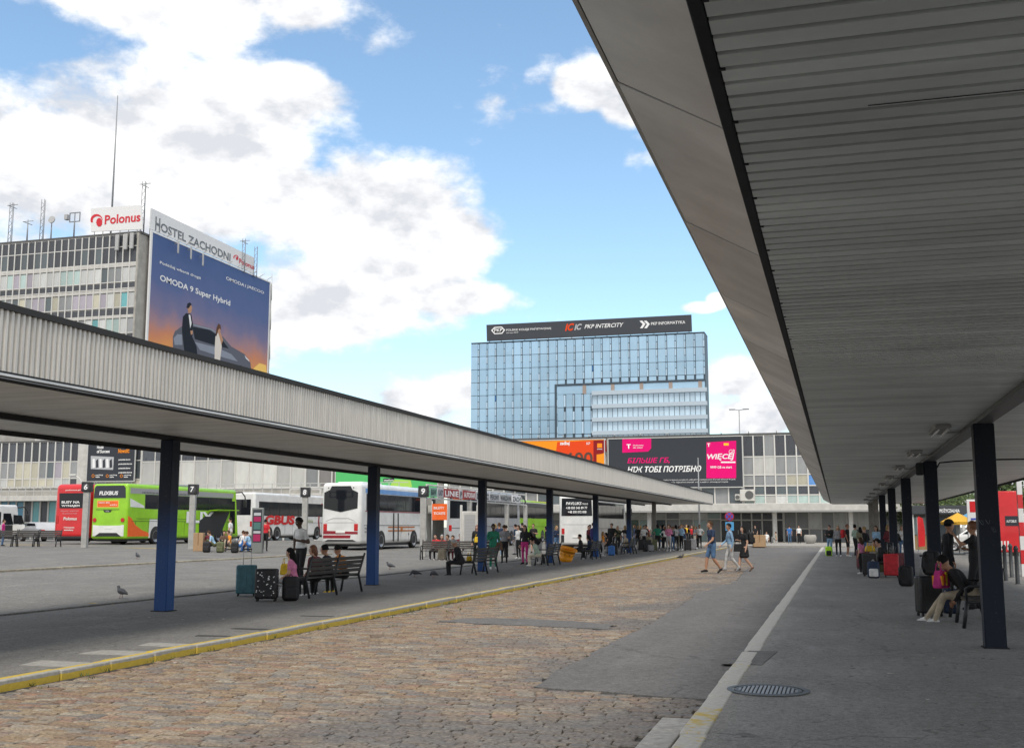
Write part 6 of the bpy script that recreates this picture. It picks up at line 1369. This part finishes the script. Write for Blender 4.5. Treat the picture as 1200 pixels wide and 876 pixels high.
def handbag(label, loc, rz, col, w=.34, h=.26, d=.14, cols=None, name='bag'):
    t = thing(name, label, 'bag', loc, R(rz)); m = cloth('bag_' + col, COL[col]); b = MB(); b.bbox(-w / 2, w / 2, -d / 2, d / 2, 0, h, .04, 3)
    b.v = [(x * (1 - .2 * z / h), y * (1 - .35 * z / h), z) for x, y, z in b.v]; b.build('bag_body', m, t)
    for s in (-1, 1): MB().tube([(-w * .25, s * d * .3, h - .03), (-w * .2, s * d * .2, h + .12), (w * .2, s * d * .2, h + .12), (w * .25, s * d * .3, h - .03)], .009, 6).build('strap', m, t)
    for i, cc in enumerate(cols or ()): slab('colour_patch', cloth('bag_' + cc, COL[cc]), t, -w * .42 + i * w * .8 / len(cols), -w * .42 + (i + 1) * w * .8 / len(cols) - .01, -d / 2 - .004, d / 2 + .004, .05 + .04 * (i % 2), h * .72 + .03 * (i % 3), .01)
    return t

# ---- people crossing the road
def rd(u, v): p = onZ(u, v, -.07); return Vector((p.x, p.y, zr(p.x) + .012))
person('man in navy t-shirt and denim shorts walking across the road', rd(835, 672.5), 122, 'walk', 1.86, 'navy', 'denim', 'black', 'tan', 'brown', 'short', 'short', 'short', ('fwd', 'down'), 3, vox=.02, bulk=1.1)
person('walker in pale blue jacket and grey trousers between two others', rd(857, 670.5), 112, 'walk', 1.78, 'ldenim', 'lgrey', 'grey', 'tan', 'black', 'short', 'long', 'long', ('down', 'fwd'), 4, vox=.02)
p3 = rd(873, 670.5); person('woman in black dress with long dark hair, right of the three walkers', p3, 118, 'walk', 1.68, 'black', 'black', 'brown', 'light', 'black', 'long', 'short', 'none', ('down', 'bent'), 2, skirt=.36, vox=.02)
backpack('black backpack on the woman in the black dress', p3 + Vector((.22, .06, 1.0)), 118 , 'black', 1.0)
q = rd(857, 670.5); handbag('black shoulder bag carried by the walker in pale blue', q + Vector((.24, .05, .74)), 30, 'black', .4, .28, .16)

# ---- right platform
person('hunched traveller in black top and beige trousers on the right bench', (RB, 20.65, -.07), 90, 'sitout', 1.78, 'black', 'beige', 'white', 'tan', 'black', 'short', 'long', 'long', ('lap', 'lap'), 38, nod=18, bulk=1.15, vox=.018)
handbag('bright multicoloured bag on the lap of the hunched traveller', (RB - .47, 20.62, .56), 60, 'magenta', .36, .3, .18, ('orange', 'red', 'yellow', 'magenta'))
suitcase('dark suitcase at the feet of the hunched traveller', (1.55, 21.75, 0), 20, 'black', .66, .44, .28)
backpack('black backpack standing on the dark suitcase', (1.62, 21.7, .73), 150, 'black', .95); backpack('dark patterned backpack against the second right column', (1.98, 22.6, 0), 170, 'navy', 1.0, 0, 'grey')
backpack('black bag beside the third right column', (1.75, 32.5, 0), 160, 'black', 1.2)
person('man in black cap and jacket standing behind the second right column', GD(1109, 26.2), -75, 'stand', 1.76, 'black', 'black', 'black', 'tan', 'black', 'short', 'long', 'long', ('down', 'down'), 4, hat='black')
person('woman in black raising a phone beside the nearest right column', GD(1140, 23.6), 75, 'ease', 1.72, 'black', 'black', 'black', 'tan', 'auburn', 'bun', 'short', 'long', ('photo', 'bent'), 0)
seatR = 1.5
for (y, lab, top, bot, hr, st, ar, ln, fc) in ((40.2, 'traveller with yellow bag seated at the near end of the crowded right bench', 'black', 'black', 'black', 'short', ('lap', 'lap'), 16, 100), (41.0, 'grey-topped traveller seated second on the crowded right bench', 'lgrey', 'navy', 'brown', 'bob', ('lap', 'bent'), 22, 90), (41.8, 'traveller in beige leaning forward on the crowded right bench', 'beige', 'grey', 'grey', 'short', ('knee', 'lap'), 34, 85), (42.6, 'traveller in green at the far end of the crowded right bench', 'green', 'denim', 'brown', 'long', ('lap', 'lap'), 12, 95)):
    person(lab, (seatR, y, -.07), fc, 'sit', 1.7, top, bot, 'white', 'light', hr, st, 'long', 'long', ar, ln)
person('child in pink beside the luggage on the right platform', (.75, 40.2, 0), 60, 'stand', 1.25, 'pink', 'black', 'white', 'light', 'brown', 'long', 'short')
person('woman with two hair buns in grey-green standing on the right platform', onZ(1003, 651, 0), -60, 'ease', 1.72, 'mint', 'black', 'black', 'light', 'black', 'buns', 'long', 'long', ('bent', 'down'))
for (u, v, d, col, lab) in ((1012, 667, 15, 'maroon', 'dark red suitcase leftmost in the luggage row'), (1020, 675, -10, 'black', 'black suitcase with raised handle in the luggage row'), (1036, 672, 5, 'olive', 'large olive suitcase in the middle of the luggage row'), (1045, 676, 0, 'red', 'red suitcase beside the third right column'), (1053, 674, 20, 'maroon', 'maroon suitcase behind the third right column')):
    g = onZ(u, v, 0); suitcase(lab, g, d, col, .68, .46, .3, handle=(col in ('black', 'red')))
g = onZ(1024, 677, 0); backpack('navy backpack with white trim in front of the luggage row', g, 0, 'navy', 1.15, 0, 'white'); g = onZ(1021, 672, 0); handbag('yellow bag lying on the black suitcase', (g.x, g.y + .25, .75), 10, 'yellow', .36, .2)
person('person in black top and pale jeans, leftmost at the far end of the right platform', onZ(973, 651, 0), 150, 'ease', 1.7, 'black', 'ldenim', 'white', 'light', 'black', 'short', 'long', 'long', ('bent', 'bent'))
person('blonde person in grey jacket and black trousers at the far end of the right platform', onZ(983, 652, 0), 170, 'stand', 1.68, 'grey', 'black', 'white', 'light', 'blond', 'long', 'long', 'long', ('bent', 'down'))
g = onZ(994, 652, 0); person('person in black shorts wearing a red backpack at the far right platform', g, -100, 'stand', 1.76, 'black', 'black', 'white', 'tan', 'auburn', 'short', 'short', 'short')
backpack('red backpack on the person in black shorts', (g.x - .24, g.y - .12, 1.0), -100, 'red', 1.0); g = onZ(971.5, 651, 0); COL['neon'] = (.45, .85, .03); backpack('neon green backpack on the ground at the far right platform', g + Vector((0, -.3, 0)), 0, 'neon', 1.15, 0, 'black')

# ---- left platform, nearest bench
ZS = -.066
person('girl in pink shirt and dark dungarees at the near end of the bench', (LB - .02, 22.95, ZS), 104, 'sitout', 1.6, 'pink', 'lgrey', 'white', 'light', 'black', 'long', 'short', 'long', ('lap', 'lap'), 8, nod=12, vox=.018)
person('brown-haired woman in dark top seated in the middle of the nearest bench', (LB - .02, 24.1, ZS), 80, 'sit', 1.66, 'maroon', 'black', 'white', 'light', 'auburn', 'bob', 'short', 'long', ('lap', 'bent'), 10, head=30, vox=.02)
person('dark-haired person seated between the woman and the orange shirt', (LB + .0, 24.8, ZS), 95, 'sit', 1.68, 'black', 'black', 'white', 'tan', 'black', 'short', 'short', 'long', ('lap', 'lap'), 14, vox=.02)
person('person in orange shirt at the far end of the nearest bench', (LB + .02, 25.55, ZS), 84, 'sit', 1.66, 'orange', 'black', 'yellow', 'tan', 'black', 'short', 'short', 'long', ('lap', 'lap'), 18, nod=10, vox=.02)
g = onZ(352, 690, 0); person('man in white t-shirt with a dark strap standing behind the nearest bench', (g.x, g.y, 0.004), 150, 'ease', 1.86, 'white', 'black', 'white', 'dark', 'black', 'short', 'short', 'long', ('bent', 'hip'), 6, nod=18, vox=.02)
g = onZ(283, 699, 0); suitcase('teal suitcase with raised handle left of the nearest bench', (g.x, g.y + .2, .004), 25, 'teal', .66, .46, .28)
g = onZ(308, 705, 0); suitcase('black suitcase with white dots by the nearest bench', (g.x, g.y + .15, .004), 20, 'black', .64, .48, .3, handle=False, dots=True); backpack('black backpack on the ground between the dotted suitcase and the bench', (g.x + .42, g.y + .45, .004), 30, 'black', 1.15)
g = onZ(341, 700, 0); handbag('white bag on the ground under the nearest bench', (g.x - .25, g.y + .2, .004), 0, 'white', .3, .2)
g = AD(321, 33); handbag('yellow shopping bag behind the girl on the nearest bench', (LB - .5, 23.5, .5), 0, 'yellow', .3, .26)
# lone man
person('grey-haired man in dark jacket seated alone at the bench end', (LB - .38, 35.65, ZS), 96, 'sit', 1.72, 'black', 'black', 'black', 'tan', 'grey', 'short', 'long', 'long', ('lap', 'lap'), 20, nod=16, bulk=1.15, vox=.02)
handbag('yellow pouch on the bench beside the man in the dark jacket', (LB - .25, 36.15, .46), 0, 'yellow', .2, .16); handbag('cardboard-brown bag in front of the man in the dark jacket', (LB - 1.15, 35.9, .5), 0, 'beige', .3, .36)
person('standing person in green beside the third blue column', onZ(578, 667, 0), -150, 'stand', 1.72, 'green', 'green', 'white', 'dark', 'black', 'short', 'long', 'long', ('down', 'bent')); handbag('brown shoulder bag of the person in green', onZ(584, 667, 0) + Vector((0, 0, .72)), 20, 'brown', .34, .3)
person('woman in pale mint top leaning forward beside the third bench', (LB - .2, 45.2, ZS), 112, 'sit', 1.7, 'mint', 'cream', 'white', 'light', 'black', 'short', 'long', 'long', ('lap', 'lap'), 26, nod=10)
person('dark-haired woman in black standing behind the woman in mint', (LB - 1.2, 46.6, 0), 170, 'stand', 1.68, 'black', 'magenta', 'black', 'light', 'black', 'long', 'long'); person('person in black bending over the third bench', (LB - .7, 47.2, 0), 130, 'stand', 1.6, 'black', 'lgrey', 'white', 'light', 'black', 'bob', 'long', 'long', ('hang', 'hang'), 50)
person('person in black seated left of the fourth bench', (LB - .35, 53.9, ZS), 100, 'sitout', 1.74, 'black', 'black', 'white', 'light', 'black', 'short', 'long', 'long', ('lap', 'bent'), 6); person('dark-haired person seated on the fourth bench', (LB - .2, 55.5, ZS), 85, 'sit', 1.68, 'navy', 'black', 'white', 'light', 'black', 'bob', 'long', 'long', ('lap', 'lap'), 14)
handbag('small black bag at the foot of the fourth blue column', (LB - .9, 48.2, .004), 0, 'black', .4, .3)
person('man in purple shirt standing by the fifth blue column', (LB - 1.0, 59.8, 0), -110, 'stand', 1.84, 'purple', 'black', 'black', 'light', 'brown', 'short', 'long', 'long'); person('child in orange beside the fifth blue column', (LB - .6, 60.4, 0), -80, 'stand', 1.35, 'orange', 'lgrey', 'white', 'light', 'blond', 'long', 'short')
person('person in beige seated on the fifth bench', (LB - .2, 65.6, ZS), 70, 'sit', 1.72, 'beige', 'grey', 'black', 'light', 'grey', 'short', 'long', 'long', ('lap', 'lap'), 14); person('broad man in black standing behind the fifth bench', (LB - 1.3, 66.5, 0), 160, 'ease', 1.82, 'black', 'black', 'black', 'light', 'black', 'short', 'long', 'long', ('hip', 'down'), bulk=1.2)
backpack('bright blue bag on the ground beside the fifth blue column', (LB - .5, 62.3, 0), 0, 'blue', 1.2); suitcase('black suitcase left of the fifth bench', (LB - .6, 63.6, 0), 0, 'black')
# the waiting crowd beyond the sixth column
crowd = [(748, 643, 'black', 'black', 'white', 'in black top by the sixth blue column', 170), (755, 644, 'white', 'black', 'black', 'in white top next to the dark suitcases', -150), (762, 642, 'auburn', 'denim', 'white', '', 0), (768, 643, 'pink', 'black', 'white', 'in pink shirt facing left', 100), (775, 641, 'lblue', 'denim', 'white', 'in pale blue top and jeans', 160), (780, 645, 'white', 'black', 'white', 'in white t-shirt seen from behind', 10), (786, 643, 'khaki', 'olive', 'black', 'in khaki jacket', 60), (791, 642, 'orange', 'grey', 'white', 'in orange top half hidden in the crowd', 190), (796, 643, 'black', 'khaki', 'white', 'in black jacket holding a white bag', -120), (802, 641, 'maroon', 'denim', 'black', 'in maroon top', 150), (808, 642, 'black', 'black', 'white', 'in black with long hair', 90), (814, 643, 'grey', 'cream', 'white', 'in grey jacket and pale skirt', -90), (820, 642, 'white', 'black', 'black', 'in white top at the right end of the crowd', 200), (771, 645, 'green', 'black', 'white', 'in green top beside the pink shirt', 20), (788, 645, 'black', 'denim', 'white', 'in black hooded top and jeans at the front', -30), (799, 645, 'lblue', 'black', 'white', 'in pale blue beside the pale suitcase', 140), (744, 640, 'navy', 'denim', 'white', 'in navy half hidden by the sixth column', 90), (759, 640, 'red', 'navy', 'white', 'in red top at the back', 200), (784, 639, 'cream', 'brown', 'brown', 'in cream blouse at the back', 120), (805, 638, 'yellow', 'black', 'white', 'in yellow top at the back', 170)]
rsp = random.Random(21)
for i, (u, v, top, bot, sh, lab, fc) in enumerate(crowd):
    if not lab: continue
    g = onZ(u, v, 0); g.x = min(g.x, KL - .8)
    person(f'standing traveller {lab} in the waiting crowd', (g.x, g.y, 0.004), fc, rsp.choice(['stand', 'ease']), rsp.uniform(1.6, 1.8), top, bot, sh, rsp.choice(['light', 'tan', 'light']), rsp.choice(['black', 'brown', 'blond', 'auburn', 'brown']), rsp.choice(['short', 'long', 'bob', 'short']), rsp.choice(['short', 'long']), 'long', rsp.choice([('down', 'bent'), ('bent', 'bent'), ('down', 'down'), ('hip', 'down')]), rsp.uniform(0, 6), vox=.03, group='travellers in the waiting crowd')
for (u, v, col, lab) in ((752, 645, 'black', 'tall black suitcase leftmost in the waiting crowd'), (759, 646, 'black', 'second black suitcase in the waiting crowd'), (766, 645, 'olive', 'olive suitcase in the waiting crowd'), (800, 644, 'white', 'pale suitcase in the waiting crowd'), (812, 644, 'grey', 'grey suitcase at the right of the waiting crowd'), (806, 645, 'black', 'black suitcase right of the pale one in the crowd')):
    g = onZ(u, v, 0); suitcase(lab, (min(g.x, KL - .6), g.y, .004), 20, col, .7, .46, .3)


# ---- more travellers packed along the platforms
more = [(591, 660, 'grey', 'black', 'stand', 20, 'in grey hoodie behind the third blue column'), (608, 655, 'white', 'black', 'ease', 150, 'in white top left of the third bench'), (641, 652, 'black', 'grey', 'stand', 90, 'in black right behind the fourth blue column'), (652, 648, 'navy', 'denim', 'ease', -120, 'in navy between the fourth column and the basket'), (692, 650, 'maroon', 'black', 'stand', 170, 'in maroon left of the fifth blue column'), (713, 648, 'black', 'black', 'sit', 90, 'in black on luggage right of the fifth blue column'), (719, 647, 'white', 'navy', 'sit', 60, 'in white on luggage beside the blue bag'), (724, 646, 'olive', 'black', 'stand', 200, 'in olive behind the person in beige'), (733, 646, 'black', 'denim', 'stand', 30, 'in black jacket and jeans left of the sixth blue column'), (741, 645, 'beige', 'black', 'sit', 110, 'in beige on a case by the sixth blue column')]
more += [(751, 641, 'brown', 'black', 'stand', 10, 'in brown in the second row of the waiting crowd'), (758, 643.5, 'black', 'lgrey', 'stand', 140, 'in black with grey trousers in the waiting crowd'), (765, 641, 'cream', 'denim', 'ease', 200, 'in cream with jeans in the waiting crowd'), (777, 643.5, 'navy', 'black', 'stand', -60, 'in navy jacket in the waiting crowd'), (793, 645, 'lgrey', 'black', 'ease', 40, 'in pale grey at the front of the waiting crowd'), (811, 640, 'red', 'black', 'stand', 180, 'in red near the right end of the waiting crowd'), (817, 641, 'denim', 'black', 'stand', 100, 'in denim jacket near the right end of the crowd'), (784, 646, 'pink', 'lgrey', 'stand', 170, 'in pink top and grey trousers at the front of the crowd'), (762, 646, 'khaki', 'black', 'sit', 60, 'in khaki sitting on a case in front of the crowd')]
for i, (u, v, top, bot, ps, fc, lab) in enumerate(more):
    g = onZ(u, v, 0); g.x = min(g.x, KL - .5)
    person(f'traveller {lab}', (g.x, g.y, .004 if ps != 'sit' else -.05), fc, ps, rsp.uniform(1.62, 1.8), top, bot, 'white' if i % 2 else 'black', 'light', rsp.choice(['black', 'brown', 'blond', 'auburn']), rsp.choice(['short', 'long', 'bob']), rsp.choice(['short', 'long']), 'long', rsp.choice([('lap', 'lap'), ('lap', 'bent')]) if ps == 'sit' else rsp.choice([('down', 'bent'), ('bent', 'bent'), ('hip', 'down')]), 10 if ps == 'sit' else 3, vox=.034, group='travellers along the left platform')
    if ps == 'sit': suitcase(f'case under the traveller {lab.split(" on ")[0].split(" sitting ")[0]}, left platform', (g.x, g.y, .004), fc, 'grey', .36, .5, .3, handle=False)
for i, (u, v, top, bot, ps, fc, lab) in enumerate(((1016, 660, 'black', 'denim', 'stand', 60, 'in black behind the dark red suitcase'), (1029, 658, 'lblue', 'black', 'ease', 150, 'in pale blue behind the luggage row'), (1041, 661, 'maroon', 'black', 'stand', -120, 'in maroon right of the olive suitcase'), (1051, 664, 'black', 'grey', 'stand', 30, 'in black close to the third right column'), (1058, 654, 'white', 'denim', 'stand', 190, 'in white far behind the third right column'), (1010, 655, 'khaki', 'navy', 'stand', 20, 'in khaki left of the crowded right bench'))):
    g = onZ(u, v, 0); person(f'traveller {lab}', g, fc, ps, rsp.uniform(1.58, 1.74), top, bot, 'white', 'light', rsp.choice(['black', 'brown', 'blond']), rsp.choice(['short', 'long', 'bob']), 'long', 'long', rsp.choice([('down', 'bent'), ('bent', 'bent')]), 6, vox=.03, group='travellers on the right platform')

# ---- by the coach bays
def yard(lab, u, zc_, fc, **kw): return person(lab, AD(u, zc_), fc, vox=.03, group='travellers by the coach bays', **kw)
yard('person in magenta shirt at the far left by the minibus', 4, 63, -60, h=1.5, top='magenta', bottom='denim', hair='brown')
yard('man in red shirt and black trousers seen from behind near the display panel', 311, 60, 20, h=1.72, top='red', bottom='black', hair='black', sleeve='short')
yard('standing man in white shirt beside the green coach door', 270, 60.5, 100, h=1.78, top='white', bottom='beige', hair='black', sleeve='short')
for (u, top, bot, lab, fc, ps, lean) in ((247, 'maroon', 'black', 'in dark red leaning among bags', 60, 'low', 20), (252, 'lblue', 'olive', 'in pale blue shirt', 120, 'low', 25), (264, 'brown', 'black', 'in brown top', 200, 'low', 15), (270, 'orange', 'beige', 'with bare legs and orange top', 150, 'low', 10), (282, 'white', 'blue', 'in white shirt and blue jeans', -60, 'low', 22), (287, 'white', 'denim', 'in white cap and jeans', 60, 'low', 12), (294, 'lblue', 'blue', 'in blue, rightmost of those', 100, 'low', 18)):
    yard(f'traveller {lab} sitting in front of the green coach hatch', u, 58 + (u % 3) * .5, fc, pose=ps, h=1.72, top=top, bottom=bot, lean=lean, hair='brown', sleeve='short', arms=('knee', 'knee'))
g = AD(234, 58.3); t = thing('carton', 'upright brown cardboard box at the foot of post seven', 'box', g, R(20)); slab('box_body', mat('cardboard', (.38, .25, .14), .8, var=.15), t, -.25, .25, -.25, .25, 0, .95, .01, 1); slab('tape', mat('brown_tape', (.25, .14, .06), .4), t, -.03, .03, -.252, .252, .3, .955, .002, 1)
for (u, col, lab) in ((243, 'black', 'black backpack beside the cardboard box'), (259, 'olive', 'olive backpack between the sitting travellers'), (276, 'black', 'black backpack right of the sitting travellers')): backpack(lab, AD(u, 56.5), 20, col, 1.2)
# round the brown bench under the sign beam
for (u, top, bot, lab, hr, fc, ln) in ((512, 'red', 'black', 'in red shirt, left of two on the brown bench', 'black', 170, 10), (518, 'red', 'red', 'in red with head lowered on the brown bench', 'grey', 200, 20), (528, 'black', 'black', 'in black leaning on the brown bench', 'brown', 150, 16), (535, 'white', 'maroon', 'in white top at the right of the brown bench', 'brown', 160, 24), (540, 'maroon', 'black', 'in maroon behind the timetable cabinet', 'black', 190, 10)):
    g = AD(u, 52.6 if u < 536 else 55); person(f'traveller {lab}', (g.x, g.y, g.z - .066), fc, 'sit', 1.7, top, bot, 'white', 'light', hr, 'short', 'short', 'long', ('lap', 'lap'), ln, vox=.028, group='travellers by the coach bays')
yard('person in black with a yellow bag beside the timetable cabinet', 559, 52, 190, h=1.66, top='black', bottom='black', hair='auburn', style='long'); handbag('yellow bag held by the person beside the timetable cabinet', AD(559.5, 51.6) + Vector((0, 0, .85)), 20, 'yellow', .3, .26)
g = AD(585, 58); person('man in navy with blue backpack and jeans left of the second green coach', g, 15, 'stand', 1.78, 'navy', 'ldenim', 'white', 'tan', 'brown', 'short', 'short', vox=.03, group='travellers by the coach bays')
yard('person in white and grey beside the man with jeans', 580, 60, 150, h=1.7, top='lgrey', bottom='denim', hair='blond', style='long'); yard('person in black beside the pale post of the sign beam', 593, 57, 60, h=1.66, top='black', bottom='black', hair='black')
yard('person in black shorts seen from behind in front of the second green coach', 612, 70, 10, h=1.78, top='black', bottom='black', hair='black', legs='short', sleeve='short'); yard('person in black checking a phone in front of the second green coach', 625, 66, 175, h=1.74, top='black', bottom='black', hair='brown', sleeve='short', legs='short', arms=('bent', 'bent'))
yard('person in dark top behind the third bench near the coaches', 604, 62, 90, h=1.7, top='navy', bottom='grey', hair='black'); yard('person in grey beyond the fourth bench near the white coach', 690, 70, 120, h=1.68, top='red', bottom='black', hair='black')
# at the terminal doors
for (u, fc, ps, top, bot, lab) in ((898, 170, 'low', 'white', 'white', 'in white crouching left of the terminal doors'), (909, 100, 'low', 'beige', 'grey', 'in beige crouching by the terminal doors'), (925, 10, 'stand', 'blue', 'denim', 'in blue walking into the terminal doors'), (936, 170, 'stand', 'white', 'black', 'in white leaving the terminal doors'), (885, 150, 'stand', 'black', 'black', 'in black left of the terminal doors')):
    person(f'traveller {lab}', GD(u, 113), fc, ps, 1.74, top, bot, 'black', 'light', 'brown', 'short', 'short', 'long', vox=.035, group='travellers at the terminal')
g = GD(889, 92); t = thing('carton', 'beige box on the forecourt behind the woman in black', 'box', g + Vector((0, 0, .01)), R(10)); slab('box_body', mat('cardboard', (.38, .25, .14), .8), t, -.5, .5, -.35, .35, 0, .95, .02, 1); slab('tape', mat('brown_tape', (.25, .14, .06)), t, -.04, .04, -.354, .354, .4, .955, .002, 1)

# ---- pigeons
M_pig = mat('pigeon_grey', (.05, .052, .06), .6, var=.4, vscale=30); M_pigl = mat('pigeon_leg', (.3, .1, .08), .6)
def pigeon(label, loc, rz, peck=False):
    t = thing('pigeon', label, 'pigeon', loc, R(rz), 'pigeons'); b = MB(); n = 10
    hd = (0, .13, .10) if peck else (0, .12, .26)
    spine = [((0, -.23, .10), .012), ((0, -.15, .125), .032), ((0, -.06, .15), .062), ((0, .02, .16), .07), ((0, .08, .175), .052), (((0, .11, .14) if peck else (0, .1, .215)), .034), (hd, .033), ((hd[0], hd[1] + .03, hd[2] - (.02 if peck else 0)), .018), ((hd[0], hd[1] + .055, hd[2] - (.035 if peck else .005)), .005)]
    b.tube([s[0] for s in spine], [s[1] for s in spine], 10); b.build('body', M_pig, t)
    for s in (-1, 1):
        w = MB(); w.add([(s * .05, .06, .19), (s * .072, -.02, .17), (s * .05, -.12, .14), (s * .02, -.22, .12), (s * .04, -.05, .20), (s * .066, .02, .14)], [(0, 4, 1, 5), (4, 3, 2, 1)]); w.build('wing', M_pig, t)
        MB().tube([(s * .025, .0, .1), (s * .03, .01, .0)], .006, 5).build('leg', M_pigl, t)
    return t
for (u, v, rz, pk, lab) in ((142, 701, 70, False, 'dark pigeon left of the nearest blue column'), (161, 655, 60, False, 'pigeon on the yard beyond the nearest blue column'), (403, 671, -60, False, 'pigeon between the nearest bench and the second blue column'), (457, 667, 80, False, 'pigeon just right of the second blue column'), (798, 655.5, -100, False, 'pigeon on the road edge by the waiting crowd'), (486, 676, 120, True, 'pigeon pecking at the feet of the man in the dark jacket'), (508, 677, 60, True, 'pigeon pecking under the bench of the man in the dark jacket')):
    g = G(u, v)
    if u == 798: g = rd(u, v)
    pigeon(lab, g + Vector((0, 0, .004)), rz, pk)
flush_people()
for _n, _m in MATS.items():
    if 'print' in _n and _m.use_nodes: _m.node_tree.nodes['Principled BSDF'].inputs['Specular IOR Level'].default_value = .15
flush_texts()
